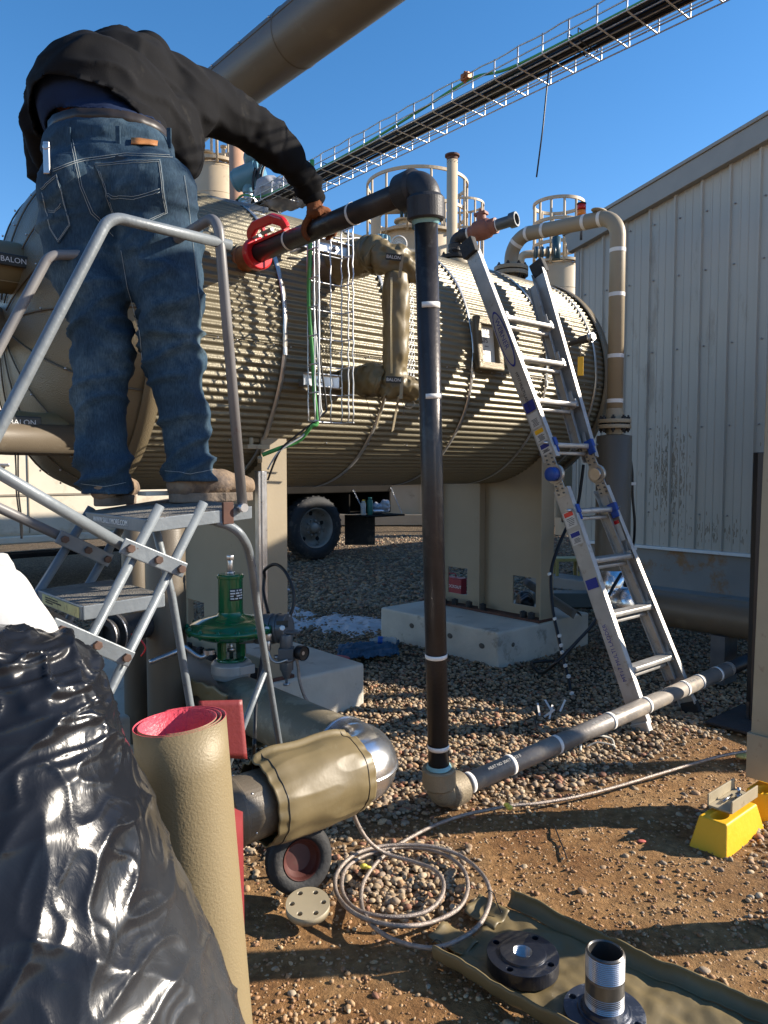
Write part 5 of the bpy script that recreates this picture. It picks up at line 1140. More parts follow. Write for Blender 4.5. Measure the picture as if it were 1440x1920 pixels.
for (x0, x1, yy) in ((152, 238, 912), (310, 402, 888)):
    pts = dline([(x0, yy - 6), ((x0 + x1) / 2, yy), (x1, yy - 8)], .002, 14)
    if len(pts) > 4: mb.tube(pts, .0008, 4)
mb.build("seam_stitching", m_thread, jeans)
# belt, loops, leather patch, tool in pocket, phone corner
def ringpts(zf, off=.006, n=90):
    out = []; c0 = W(204, 285, 2.33)
    for k in range(n):
        a = 2 * PI * k / n; z = zf(a); o = Vector((c0.x + 1.0 * math.cos(a), c0.y + 1.0 * math.sin(a), z)); d = Vector((-math.cos(a), -math.sin(a), 0)); h = jb.ray_cast(o, d)
        if h[0]: out.append(h[0] - d * off)
    return out
ring = ringpts(lambda a: 2.525)
mb = MB(); n = len(ring)
vs = [q + Z * s for q in ring for s in (-.017, .017)]; mb.add(vs, [(2 * i, (2 * i + 2) % (2 * n), (2 * i + 3) % (2 * n), 2 * i + 1) for i in range(n)]); mb.build("belt", M("black_leather_belt", (.025, .02, .018), .45, var=.2), worker, thick=.004)
mb = MB()
for px in (133, 222, 312):
    q = drape_px(jb, px, 262, .010)
    if q: mb.box(q, (.007, .003, .030), (X, Yv, Z))
mb.build("belt_loop", m_jeans, jeans, bevel=.002)
P = [drape_px(jb, x, y, .006) for (x, y) in ((246, 262), (262, 263), (280, 264), (294, 266))]; P2 = [drape_px(jb, x, y, .006) for (x, y) in ((246, 273), (262, 274), (280, 275), (294, 277))]
if all(P) and all(P2): mb = MB(); mb.add(P + P2, [(i, i + 1, i + 5, i + 4) for i in range(3)]); mb.build("leather_patch", M("orange_leather", (.42, .17, .05), .6, var=.15, vs=40), jeans, thick=.003)
q = drape_px(jb, 92, 318, .008) or W(92, 318, 2.15)
mb = MB(); mb.box(q + Z * .03, (.009, .004, .045), (X, Yv, Z)); mb.cyl(q + Z * .06 - Yv * .006, q + Z * .06 + Yv * .006, .010, 16); tag(mb.build("pocket_tool", m_steel, None, bevel=.003), "slim steel tool clipped into the worker's left back pocket", "tool")
q = drape_px(jb, 232, 300, .008)
if q: mb = MB(); mb.box(q - Z * .045 + Yv * .012, (.034, .003, .05), ((X - Z * .2).normalized(), Yv, (Z + X * .2).normalized())); tag(mb.build("phone", m_cable, None, bevel=.006), "black phone corner sticking out of the worker's right back pocket", "phone")
# --- torso layers
def torso(mb, sh=0.0):
    mb.ball(W(200, 218, 2.50), (.222 - sh, .27 - sh, .212 - sh), 36)
    mb.ball(W(250, 180, 2.68), (.19 - sh, .25 - sh, .178 - sh), 30)
    mb.ball(W(148, 222, 2.60), (.14 - sh, .2 - sh, .16 - sh), 26)
    mb.ball(W(322, 178, 2.76), (.15 - sh, .14 - sh, .125 - sh), 24)
    mb.ball(W(203, 262, 2.36), (.185 - sh, .155 - sh, .12 - sh), 26)
RA = [(W(342, 185, 2.78), .125), (W(398, 203, 2.90), .105), (W(455, 230, 3.02), .088), (W(510, 268, 3.14), .082), (W(548, 308, 3.25), .070), (W(576, 345, 3.36), .056), (W(590, 372, 3.41), .046)]
LA = [(W(110, 210, 2.78), .115), (W(92, 260, 2.84), .085), (W(90, 318, 2.88), .072), (W(110, 345, 3.05), .065), (W(170, 350, 3.25), .05), (W(215, 345, 3.42), .042)]
mb = MB(); torso(mb); chain(mb, RA); chain(mb, LA)
mb.ball(W(345, 262, 2.66), (.055, .15, .135), 20); mb.ball(W(88, 255, 2.62), (.06, .15, .13), 20); mb.ball(W(318, 168, 2.74), (.12, .13, .12), 20); mb.ball(W(350, 200, 2.74), (.10, .12, .12), 20); mb.ball(W(290, 160, 2.74), (.13, .13, .12), 20)
mb.ball(W(265, 140, 2.92), (.13, .12, .10), 20)
hm = fuse(mb, .010, 26, .5)
def hfn(c, n):
    d = .006 * noise.noise(c * 5.5) + .006 * (1 - abs(noise.noise(Vector((c.x * 9, c.y * 6, c.z * 9)))) * 2.4) + .002 * noise.noise(c * 22) + .011 * max(0, 1 - abs(noise.noise(Vector((c.x * 7 - c.z * 5, c.y * 4, c.z * 9 + c.x * 3)))) * 3.2) ** 1.6
    if c.x > -.55: 
        s = c.x * .62 - c.z * .35 + c.y * .6; d += .006 * math.sin(s * 75 + 4 * noise.noise(c * 6)) * (1 if c.x > -.42 else .35)
    return d
displace(hm, hfn)
def hood_hem(c):
    # arch of the hem over the lower back; lower at flanks and front
    x = (c.x + .915) / .235
    if c.y > 2.78: return 2.30
    arch = 2.645 - .03 * x - .13 * min(1.9, abs(x)) ** 3.2
    fr = max(0, min(1, (c.y - 2.45) / .3)); lo = 2.35
    if c.x > -.62: lo = 2.36
    return max(arch * (1 - fr) + lo * fr, 2.33 if c.x > -.70 else 2.44)
bm = bmesh.new(); bm.from_mesh(hm)
for v in bm.verts:
    h = hood_hem(v.co)
    if abs(v.co.z - h) < .009: v.co.z = h
bmesh.ops.delete(bm, geom=[v for v in bm.verts if v.co.z < hood_hem(v.co) - 1e-4 and not (v.co.x > -.5 and v.co.y > 2.85)], context='VERTS'); bm.to_mesh(hm); bm.free()
hood = link_mesh(hm, "hoodie", m_hood, worker); md = hood.modifiers.new("solid", 'SOLIDIFY'); md.thickness = .006; md.offset = -1
mb = MB(); torso(mb, .018); mb.ball(W(205, 275, 2.34), (.195, .155, .10), 26)
sm_ = fuse(mb, .010, 6); displace(sm_, lambda c, n: .006 * (1 - abs(noise.noise(Vector((c.x * 11, c.y * 4, c.z * 5)))) * 2.2) + .002 * noise.noise(c * 25))
def shirt_hem(c):
    x = (c.x + .93) / .23; 
    return 2.575 - .13 * max(0, -x) ** 2.2 - .02 * max(0, x) - .02 * math.sin(x * 3) if c.y < 2.6 else 2.5
bm = bmesh.new(); bm.from_mesh(sm_)
for v in bm.verts:
    h = shirt_hem(v.co)
    if abs(v.co.z - h) < .008: v.co.z = h
bmesh.ops.delete(bm, geom=[v for v in bm.verts if v.co.z < shirt_hem(v.co) - 1e-4], context='VERTS'); bm.to_mesh(sm_); bm.free()
shirt = link_mesh(sm_, "shirt", m_shirt, worker); md = shirt.modifiers.new("solid", 'SOLIDIFY'); md.thickness = .004; md.offset = -1
# --- body (one continuous surface under the clothes)
HD = W(286, 134, 3.04); ffw = (V * .5 + U * .35 - Z * .75).normalized()    # face looks down and forward
mb = MB()
chain(mb, [(Lh, .10), (Lk, .065), (La, .045)]); chain(mb, [(Rh, .10), (Rk, .065), (Ra, .045)])
mb.ball(W(214, 350, 2.31), (.17, .12, .12), 24); mb.ball(W(203, 262, 2.38), (.15, .11, .12), 24); mb.ball(W(205, 205, 2.52), (.17, .17, .16), 24); mb.ball(W(250, 170, 2.72), (.15, .17, .14), 24)
chain(mb, [(q, r * .58) for (q, r) in RA[:-1]] + [(W(596, 377, 3.425), .030)]); chain(mb, [(q, r * .58) for (q, r) in LA])
chain(mb, [(W(262, 150, 2.86), .062), (HD - ffw * .0, .06)])
mb.ball(HD, (.078, .095, .105), 24); fc = HD + ffw * .09; mb.ball(HD + ffw * .05, (.062, .062, .07), 20)
upf = (Z * .6 + V * .8); upf = (upf - ffw * upf.dot(ffw)).normalized(); rf = ffw.cross(upf).normalized()
mb.ball(fc + ffw * .018 - upf * .01, .016, 12); mb.ball(fc - upf * .05, (.022, .018, .018), 12)
for s in (-1, 1): mb.ball(HD + rf * .083 * s, (.014, .024, .032), 12); mb.ball(fc + rf * .03 * s + upf * .03 - ffw * .008, .014, 10)
mb.box(W(180, 905, 2.2), (.001, .001, .001))
link_mesh(fuse(mb, .010, 5), "body", m_skin, worker)
mb = MB(); mb.ball(HD - ffw * .025 + upf * .03, (.098, .105, .112), 28); mb.ball(HD + upf * .11 + ffw * .05, (.08, .07, .02), 16)
me = fuse(mb, .009, 4); link_mesh(me, "cap", M("black_cap", (.012, .012, .013), .9, spec=.08), worker)
mb = MB(); 
for s in (-1, 1): mb.ball(fc + rf * .03 * s + upf * .03 + ffw * .004, .009, 10)
mb.build("eyes", M("eye_white", (.6, .58, .55), .3), worker)
# --- gloved right hand gripping the pipe
def on_pipe(px):    # parameter along arm for column px
    lo, hi = 0, 1.4
    for _ in range(30):
        m2 = (lo + hi) / 2; q = E1 + V * m2; xx = 720 + FOC * q.x / q.y
        lo, hi = (m2, hi) if xx > px else (lo, m2)
    return E1 + V * lo
def hand(parent, pc, axis, wrist, out, mat, flip=1, gr=PR):
    # axis: pipe direction, out: direction from pipe axis to the palm
    out = (out - axis * out.dot(axis)).normalized(); tg = axis.cross(out)      # wraps around
    def ptc(phi, s, r): return pc + axis * s + (out * math.cos(phi) + tg * math.sin(phi) * flip) * r
    mb = MB(); rr = gr + .016
    for s in (-.034, -.011, .012, .034): mb.tube([ptc(-.75, s, rr + .004), ptc(-.2, s, rr + .006), ptc(.35, s, rr + .004)], [.016, .018, .014], 14); mb.ball(ptc(-.2, s, rr + .005), .018, 12); mb.ball(ptc(.35, s, rr + .003), .014, 12)
    mb.tube([wrist, wrist.lerp(ptc(-.6, 0, rr + .012), .6), ptc(-.55, 0, rr + .010)], [.036, .032, .028], 18); mb.ball(ptc(-.55, 0, rr + .008), (.034, .034, .026), 16)
    palm = mb
    lens = (.88, 1.0, .95, .78); 
    for k, s in enumerate((-.036, -.012, .012, .035)):
        n = 9; pts = [ptc(.35 + (2.35 * lens[k]) * q / n, s * (1 - .06 * q / n), gr + .0105 + .003 * math.sin(q * 2.1)) for q in range(n + 1)]
        palm.tube(pts, [.0125 - .0028 * q / n for q in range(n + 1)], 12); palm.ball(pts[-1], .0095, 10)
        for q in (3, 6): palm.ball(pts[q], .0122, 10)
    n = 7; pts = [ptc(-.8 - 1.5 * q / n, .035 + .028 * math.sin(q / n * 2.2), gr + .014) for q in range(n + 1)]
    palm.tube(pts, [.0165 - .005 * q / n for q in range(n + 1)], 12); palm.ball(pts[-1], .0118, 10); palm.ball(pts[0], .017, 12)
    me = fuse(palm, .0042, 3, .4); displace(me, lambda c, n: .0007 * math.sin(c.z * 900) + .0008 * noise.noise(c * 90))
    return link_mesh(me, "glove", mat, parent)
pcg = on_pipe(606); wr = W(590, 374, 3.40)
hand(worker, pcg, V, wr, (wr - pcg) + Z * .12, m_glove, flip=1)
mb = MB(); q = RA[-1][0].lerp(wr, .3); dq = (wr - RA[-2][0]).normalized(); mb.lathe([(.046, -.02), (.050, -.01), (.050, .012), (.044, .02)], W(586, 366, 3.395), dq, 28, smooth=True); mb.build("cuff", m_hood, worker, thick=.003)
pcl = LA[-1][0] + V * .09; hand(worker, pcl, U, LA[-1][0] , -V + Z * .3, m_glove, flip=1, gr=.022)
# --- boots
def boot(heel, toe, zt, shaft, name="boot"):
    d = (toe - heel); d.z = 0; Ln = d.length; d.normalize(); s = Z.cross(d); zb = heel.z
    def q(t, x, z): return Vector((heel.x, heel.y, zb)) + d * (Ln * t) + s * x + Z * z
    mb = MB(); mb.ball(q(.14, 0, .050), (.040, .038, .040), 20, (d, s, Z)); mb.ball(q(.35, 0, .066), (.07, .040, .048), 20, (d, s, Z)); mb.ball(q(.58, 0, .058), (.07, .046, .040), 20, (d, s, Z)); mb.ball(q(.80, 0, .050), (.062, .050, .034), 20, (d, s, Z)); mb.ball(q(.90, 0, .048), (.036, .042, .030), 18, (d, s, Z))
    mb.tube([q(.20, 0, .06), Vector((q(.20, 0, 0).x * .4 + shaft.x * .6, q(.20, 0, 0).y * .4 + shaft.y * .6, zb + .13)), shaft + Z * .06], [.046, .042, .040], 22); mb.ball(q(.30, 0, .075), .040, 16)
    me = fuse(mb, .007, 4); displace(me, lambda c, n: .0035 * (1 - abs(noise.noise(Vector((c.x * 14, c.y * 14, c.z * 26)))) * 2.2) + .0012 * noise.noise(c * 60))
    bt = link_mesh(me, name, m_boot, worker)
    prof = []
    for k in range(40):
        a = 2 * PI * k / 40; t = .5 + .5 * math.cos(a); w = (.047 if t > .5 else .040) * (1 - .12 * math.exp(-((t - .4) / .15) ** 2)); prof.append(q(.02 + .98 * t, w * math.copysign(abs(math.sin(a)) ** .6, math.sin(a)), -.0))
    mb = MB(); mb.prism(prof, Z * .028); mb.build("sole", m_sole, bt, bevel=.004)
    return bt
boot(SN(176, 951, .30) if False else W(188, 950, 2.13), W(240, 944, 2.38), 0, ankL)
boot(W(316, 943, 2.17), W(470, 929, 2.36), 0, ankR)
# ---------------------------------------------------------------- lagged line at the lower left: elbow, blanket section, valve branch
EC = W(702, 1432, 2.67); LR = .118
ll = thing("lagged_elbow_line", EC, "thick lagged pipe with a shiny aluminium elbow and a stitched olive blanket", "pipe")
farp = EC + V * 2.3; endp = EC - U * .50
ez = EC.z
mb = MB(); mb.lathe([(LR * .98, .16), (LR, .18), (LR, .95)], EC, V, 56, smooth=True); mb.build("pipe_jacket", M("sand_dusted_jacket", (.17, .14, .09), .5, var=.12, vs=5, bump=.6, bs=200, bd=.003, dirt=(.27, .225, .15), ds=7, dth=.5), ll, recalc=False)
mb = MB(); mb.lathe([(LR, .93), (LR, 2.2)], EC, V, 48, smooth=True); mb.build("pipe_jacket", m_bronze, ll, recalc=False)
mb = MB(); mb.tube(fillet([EC + V * .20, EC, EC - U * .20], .17, 16), LR * 1.05, 56); el = mb.build("aluminium_elbow", m_alub, ll)
mb = MB(); arc = fillet([EC + V * .19, EC, EC - U * .19], .17, 16)
pl = []
for i in range(len(arc)): 
    tt_ = (arc[min(i + 1, len(arc) - 1)] - arc[max(i - 1, 0)]).normalized(); o_ = tt_.cross(Z).normalized(); o_ = o_ if o_.dot(U - V) > 0 else -o_; pl.append(arc[i] + o_ * LR * 1.055)
mb.tube(pl, .004, 8)
for c, d in ((EC + V * .19, V), (EC - U * .19, -U)): mb.lathe([(LR * 1.05, -.006), (LR * 1.05 + .006, 0), (LR * 1.05, .006)], c, d, 48, smooth=True)
mb.build("elbow_seam", m_alub, el)
def sleeve(c0, c1, r, name, seed, amp=.008, nn=60):
    mb = MB(); d = (c1 - c0); Ln = d.length; dd = d.normalized(); x = dd.cross(Z).normalized(); y = x.cross(dd)
    def fn(i, j):
        a = 2 * PI * i; e = min(j, 1 - j) * Ln; rr = r
        g = math.exp(-(e / .045) ** 2); rr += -.012 * g + .003 * g * math.sin(a * 7 + seed) + .0018 * g * math.sin(a * 17 + 2 * seed)
        rr += amp * noise.noise(Vector((math.cos(a) * 1.6 + seed, math.sin(a) * 1.6, j * 3))) + amp * .45 * (1 - 2.2 * abs(noise.noise(Vector((math.cos(a) * 2.4, math.sin(a) * 2.4 + seed, j * 2.0)))))
        rr += .020 * math.exp(-(((a - PI * .42) / .07) ** 2)) * (1 if .02 < j < .98 else .4)
        return c0 + dd * (Ln * j) + (x * math.cos(a) + y * math.sin(a)) * rr
    mb.grid(fn, 260, nn, wrapu=True); ob = mb.build(name, m_blanket, ll, thick=.004, recalc=False)
    mb = MB(); 
    for da in (-.16, -.45): mb.tube([fn((PI * .42 + da) / (2 * PI), .04 + .92 * k / 60) + (x * math.cos(PI * .42 + da) + y * math.sin(PI * .42 + da)) * .003 for k in range(61)], .0014, 5)
    mb.build("seam_stitching", m_stitch, ob)
    mb = MB(); 
    for j_ in (.09, .91): mb.tube([fn(k / 90, j_) + (x * math.cos(2 * PI * k / 90) + y * math.sin(2 * PI * k / 90)) * .002 for k in range(90)], .0022, 6, closed=True)
    kx = fn(.14, .93) ; mb.tube(smooth_path([kx, kx + Z * .02 + dd * .01, kx + Z * .03 + dd * .03, kx + dd * .045 + Z * .005, kx + dd * .03 - Z * .02], 6), .002, 5); mb.tube(smooth_path([kx, kx - x * .02 + Z * .015, kx - x * .05 - Z * .01 + dd * .02, kx - x * .07 - Z * .05 + dd * .04], 6), .002, 5)
    mb.build("draw_cord", m_cable, ob); return ob
sleeve(EC - U * .10, EC - U * .50, LR + .021, "insulation_blanket", 2.0)
mb = MB(); mb.lathe([(LR * .86, .36), (LR * .90, .37), (LR * .90, .585), (LR * .96, .587), (LR * .96, .597), (LR * .9, .625), (LR * .25, .625), (LR * .2, .60)], EC, -U, 48, smooth=False); mb.build("end_jacket", m_bronze, ll, bevel=.002)
mb = MB()
for k in range(5): mb.ball(EC - U * .56 + (Z * math.sin(k * 1.2 - .4) - V * math.cos(k * 1.2 - .4)) * (LR * .885), .005, 8)
mb.build("rivet", m_steel, ll)
for t in (.62, 1.9):
    mb = MB(); c = EC + V * t; mb.box((c.x, c.y, (ez - LR) / 2 - .03), (.06, .05, (ez - LR) / 2 + .03), (U, V, Z)); mb.build("pipe_stand", m_chan, ll)
# blanket flap open around the valve body
GV = EC + V * 1.05
vl = thing("control_valve", GV, "green enamelled spring actuator valve with domed diaphragm case on the lagged pipe", "valve")
mb = MB(); zt_ = GV.z + LR
def flapfn(i, j):
    a = -1.35 + 2.7 * j; rr = LR + .02 + .012 * noise.noise(Vector((i * 5, j * 6, 0))) + (.05 * max(0, abs(2 * i - 1) - .7))
    return GV + V * (.56 * (i - .5)) - Z * (rr * math.cos(a * .9)) * 1.0 + U * (rr * math.sin(a * 1.1)) * 1.12
mb.grid(flapfn, 40, 30); mb.build("open_blanket", m_blanket, ll, thick=.005)
mb = MB()
def fl2(i, j): return GV + V * (.34 * (i - .5)) - U * (LR + .035 + .015 * j) + Z * (.02 + .09 * j + .02 * noise.noise(Vector((i * 4, j * 2, 7)))) - V * .1 * j
mb.grid(fl2, 20, 8); mb.build("blanket_flap", m_blanket, ll, thick=.005)
# green actuator
vc = W(430, 1215, (GV).y); vc = Vector((GV.x, GV.y, 0)); bx = GV + Z * (LR + .03)
mb = MB(); mb.lathe([(0, -.05), (.085, -.05), (.095, -.02), (.095, .02), (.08, .035), (0, .035)], bx, Z, 40); mb.box(bx + U * .03, (.10, .04, .022), (V, U, Z)); mb.build("bonnet", M("pale_cast_bonnet", (.35, .36, .36), .45, metal=.3), vl, bevel=.004)
mb = MB(); 
for s in (-1, 1): mb.box(bx + U * .05 * s + Z * .085, (.012, .026, .055), (U, V, Z))
mb.lathe([(0, .03), (.07, .03), (.072, .045), (.05, .05), (0, .05)], bx, Z, 36); mb.build("yoke", m_green, vl, bevel=.005)
mb = MB(); mb.cyl(bx + Z * .05, bx + Z * .14, .010, 16); mb.cyl(bx + Z * .075, bx + Z * .095, .022, 6); mb.build("valve_stem", m_steel, vl)
dz = bx + Z * .135; DR = .212
mb = MB(); mb.lathe([(0, -.0), (.06, 0), (DR * .62, .008), (DR * .86, .03), (DR * .9, .042), (DR, .045), (DR, .053), (DR, .0545)], dz, Z, 64, smooth=True); mb.lathe([(DR, .0545), (DR, .063), (DR * .9, .066), (DR * .86, .078), (DR * .62, .10), (.065, .115), (.058, .13), (.058, .135)], dz, Z, 64, smooth=True); mb.build("diaphragm_case", m_green, vl)
mb = MB()
for k in range(14): a = 2 * PI * (k + .3) / 14; q = dz + Vector((math.cos(a), math.sin(a), 0)) * DR * .945; mb.cyl(q + Z * .032, q + Z * .078, .0065, 6); mb.cyl(q + Z * .038, q + Z * .072, .011, 12)
mb.build("case_bolt", m_green, vl)
mb = MB(); mb.lathe([(.057, .12), (.057, .29), (.062, .29), (.062, .305), (.054, .31), (0, .31)], dz, Z, 44, smooth=False); br_ = mb.build("spring_barrel", m_green, vl, bevel=.002)
mb = MB(); mb.cyl(dz + Z * .31, dz + Z * .32, .022, 20); mb.cyl(dz + Z * .32, dz + Z * .375, .013, 16); mb.cyl(dz + Z * .375, dz + Z * .398, .019, 6); mb.build("adjusting_screw", m_steel, vl, bevel=.002)
TGM = MB(); an0 = math.atan2(CP.y - dz.y, CP.x - dz.x) + .55; mb = MB()
mb.grid(lambda i, j: dz + Z * (.19 + .055 * j) + Vector((math.cos(an0 + (i - .5) * 1.25), math.sin(an0 + (i - .5) * 1.25), 0)) * .0582, 16, 1); tg = mb.build("data_tag", M("black_tag", (.03, .032, .03), .45), br_, thick=.001)
for k in range(4):
    for ci, ch in enumerate(["TRAVEL  IN  BENCH", "SPRING RANGE  PSI", "SIZE    SUPPLY PSI", "DIAPH AREA  SQ IN"][k]):
        a = an0 + (-.5 + (ci + 1) / 19) * 1.2; rd = Vector((math.cos(a), math.sin(a), 0)); tx = Vector((-math.sin(a), math.cos(a), 0)); 
        if ch != ' ': mb = MB(); mb.box(dz + rd * .0595 + Z * (.237 - .0125 * k), (.0016, .0004, .0032), (tx, rd, Z)); TGM.add(mb.v, mb.f, 0, False)
TGM.build("tag_lettering", m_textw, tg)
# positioner, tubing and regulator
ps = thing("valve_positioner", dz + U * .2, "grey round valve positioner clipped beside the green actuator", "instrument")
pc_ = W(540, 1180, dz.y - .02) ; pc_ = dz + (pc_ - dz); pc_ = W(522, 1178, dz.y); axp = (X * .95 - Yv * .3 + Z * .12).normalized()
mb = MB(); mb.cyl(pc_ - axp * .10, pc_ - axp * .02, .072, 36); mb.cyl(pc_ - axp * .02, pc_ + axp * .055, .066, 36); mb.lathe([(.070, .0), (.073, .006), (.070, .012)], pc_, axp, 36); mb.ball(pc_ - axp * .10, (.075, .06, .07), 20, (axp, Yv, Z)); mb.box(pc_ - axp * .16, (.04, .05, .055), (axp, Yv, Z)); mb.build("housing", m_steeld, ps, bevel=.004)
mb = MB(); yq = (CP - pc_).normalized()
for (ax_, hz_) in ((-.06, .0), (.02, .01)): mb.cyl(pc_ + axp * ax_ + yq * .06, pc_ + axp * ax_ + yq * .10, .014, 6)
for k in range(6): a = k; mb.cyl(pc_ + axp * .056 + (Z * math.cos(a) + axp.cross(Z) * math.sin(a)) * .055, pc_ + axp * .062 + (Z * math.cos(a) + axp.cross(Z) * math.sin(a)) * .055, .005, 6)
fx = pc_ + axp * -.055 + yq * .085; mb.cyl(fx - Z * .02, fx - Z * .055, .020, 6); mb.cyl(fx - Z * .055, fx - Z * .10, .015, 16); mb.tube(smooth_path([fx - Z * .10, fx - Z * .14 + axp * .015, fx - Z * .16 + axp * .05, fx - Z * .15 + axp * .10], 6), .006, 10); mb.build("fittings", m_steel, ps, bevel=.002)
mb = MB(); mb.box(pc_ + yq * .067 + axp * .02 + Z * .018, (.03, .002, .016), (axp, yq, Z)); mb.build("dark_label", MATS["black_tag"], ps)
rg = thing("air_regulator", pc_ - Z * .1, "dark grey air regulator with a small black gauge hanging below the positioner", "regulator")
rc_ = W(537, 1232, dz.y - .05)
mb = MB(); mb.cyl(rc_ + Z * .045, rc_ + Z * .11, .030, 28); mb.box(rc_ + Z * .02, (.034, .034, .026)); mb.cyl(rc_ - Z * .06, rc_ - Z * .006, .032, 24, r2=.034); mb.lathe([(.034, 0), (.042, .004), (.042, .014), (.034, .018)], rc_ - Z * .02, Z, 24); mb.cyl(rc_ - Z * .10, rc_ - Z * .06, .014, 12, r2=.028); mb.cyl(rc_ - Z * .125, rc_ - Z * .10, .006, 10); mb.box(rc_ + Z * .118 + X * .02, (.045, .02, .005)); mb.build("regulator_body", m_steeld, rg, bevel=.004)
mb = MB(); g = rc_ + X * .06 + Z * .02; gn = (X * .8 - Yv * .6).normalized(); mb.lathe([(0, -.02), (.033, -.02), (.036, .012), (.034, .02), (.031, .014), (0, .012)], g + X * .01, gn, 32); mb.build("gauge_case", m_cable, rg)
mb = MB(); mb.lathe([(.0, .0125), (.030, .0128)], g + X * .01, gn, 28); mb.cyl(rc_ - X * .034, rc_ - X * .055, .012, 6); mb.cyl(rc_ - Z * .132, rc_ - Z * .122, .018, 8); mb.build("gauge_face", m_steel, rg)
mb = MB(); mb.tube(smooth_path([rc_ + X * .045 - Z * .0, rc_ + X * .055 - Z * .05, rc_ + X * .06 - Z * .11, rc_ + X * .085 - Z * .19, rc_ + X * .13 - Z * .25, rc_ + X * .2 - Z * .31, rc_ + X * .28 - Z * .34], 8), .007, 10); tag(mb.build("steel_tube", m_hose), "thin braided tube curving from the air regulator down onto the concrete block", "tube")
mb = MB(); lp_ = [W(496, 1082, 3.75), W(497, 1068, 3.72), W(516, 1058, 3.68), W(535, 1072, 3.62), W(549, 1105, 3.58), W(550, 1135, 3.56), W(541, 1160, 3.54)]; mb.tube(smooth_path([W(503, 1150, 3.6), W(494, 1110, 3.72)] + lp_, 8), .0085, 10); tag(mb.build("looped_cable", m_cable), "black cable looping out from the saddle post down to the valve positioner", "cable")
mb = MB(); mb.tube(smooth_path([W(494, 1220, 3.2), W(486, 1265, 3.05), W(480, 1320, 2.9), W(478, 1370, 2.8), W(476, 1410, 2.75), GP(470, 1470, .02)], 8), .008, 10); tag(mb.build("drop_cable", m_cable), "black cable dropping over the olive lagged pipe behind the stand's rear leg", "cable")
# saddle post conduit
mb = MB(); q = PB(489, 900, -.04); mb.box(Vector((q.x, q.y, 1.05)), (.028, .02, .44), (U, V, Z)); mb.box(Vector((q.x, q.y, 1.05)) - V * .022, (.010, .004, .44), (U, V, Z)); tag(mb.build("strut_conduit", m_steel, None, bevel=.003), "vertical galvanised strut with cables running down the left saddle's edge", "strut")
mb = MB(); q = PB(480, 838, -.06); mb.box(q, (.07, .03, .012), (U, V, Z)); mb.cyl(q - U * .03 - Z * .0, q - U * .03 + Z * .05, .012, 8); mb.cyl(PB(487, 857, -.08), PB(487, 866, -.06), .014, 8); tag(mb.build("ground_lug", m_chan, None, bevel=.002), "small brass grounding lug at the top of the left saddle post", "lug")
# risers under the step stand
for (px, wp, Y, lab, pt) in ((251, 47, 3.7, "narrower brown lagged riser standing behind the step stand", 978), (309, 74, 3.45, "wider brown lagged riser beside the left saddle plate", 990)):
    R = wp / 2 / FOC * Y; c = W(px, pt, Y); t_ = thing("lagged_riser", (c.x, c.y, .27), lab, "pipe"); mb = MB(); mb.cyl((c.x, c.y, .12), c, R, 40); mb.build("riser_jacket", m_bronze, t_, bevel=.004)
    mb = MB(); mb.cyl(c, c + Z * .06, R * .4, 16); mb.cyl(c + Z * .06, c + Z * .09, R * .62, 6); mb.build("top_fitting", m_rust, t_)
pe = thing("flanged_pipe_end", W(212, 1190, 3.3), "small flanged pipe end with black gasket rings behind the stand's stringers", "pipe fitting"); c = W(212, 1188, 3.2)
mb = MB(); mb.cyl(c + X * .12 + Yv * .3, c, .06, 30); mb.lathe([(.05, -.01), (.095, -.01), (.095, .012), (.05, .012)], c, (-X * .5 - Yv), 36); mb.lathe([(.045, .03), (.075, .03), (.075, .05), (.045, .05)], c, (-X * .5 - Yv), 36); mb.build("flange_rings", m_rubber, pe)
mb = MB(); mb.lathe([(.078, .052), (.082, .052), (.082, .057), (.078, .057)], c, (-X * .5 - Yv), 36); mb.lathe([(.097, .013), (.101, .013), (.101, .018), (.097, .018)], c, (-X * .5 - Yv), 36); mb.build("bright_rim", m_steel, pe)
mb = MB(); mb.tube(smooth_path([c + X * .05, c + X * .1 - Z * .01, c + X * .14 - Z * .06, c + X * .12 - Z * .1], 6), .004, 6); mb.build("red_wire", m_red, pe)
# spanner on the blanket
wrn = thing("spanner", W(330, 1215, 3.35), "long steel spanner lying across the opened olive blanket left of the green valve", "spanner"); a = W(280, 1242, 3.2); b = W(392, 1222, 3.3); mb = MB(); mid1 = W(345, 1213, 3.28); mid2 = W(375, 1232, 3.28)
mb.tube(smooth_path([a, W(330, 1222, 3.25), mid1, mid2, b], 6), [.012] * 25, 10); mb.lathe([(.012, -.012), (.027, -.010), (.027, .010), (.012, .012)], b, Z, 12); mb.build("handle", m_steel, wrn)
# ---------------------------------------------------------------- wheel and tan plate
WC = W(560, 1608, 2.50); wa = (CP - WC); wa.z = 0; wa = (wa.normalized() * .86 + X * .38 + Z * .22).normalized()
wh = thing("cart_wheel", WC, "worn black rubber wheel with a deep red hub leaning under the lagged pipe", "wheel")
mb = MB(); mb.lathe([(.062, -.02), (.075, -.036), (.10, -.038), (.114, -.026), (.118, -.012), (.118, .012), (.114, .026), (.10, .038), (.075, .036), (.062, .02), (.062, -.02)], WC, wa, 56, smooth=True); ty = mb.build("tyre", m_rubber, wh)
mb = MB()
for k in range(-2, 3): mb.lathe([(.1175, k * .006 - .0015), (.1195, k * .006), (.1175, k * .006 + .0015)], WC, wa, 56)
mb.build("tread_rings", m_rubber, ty)
mb = MB(); mb.lathe([(.0, -.004), (.045, -.004), (.060, .015), (.065, .030), (.068, .034), (.066, .02), (.064, -.03), (0, -.02)], WC, wa, 44); mb.build("hub", M("dark_red_hub", (.075, .022, .018), .55, var=.25, vs=14, dirt=(.08, .04, .03), ds=20), wh)
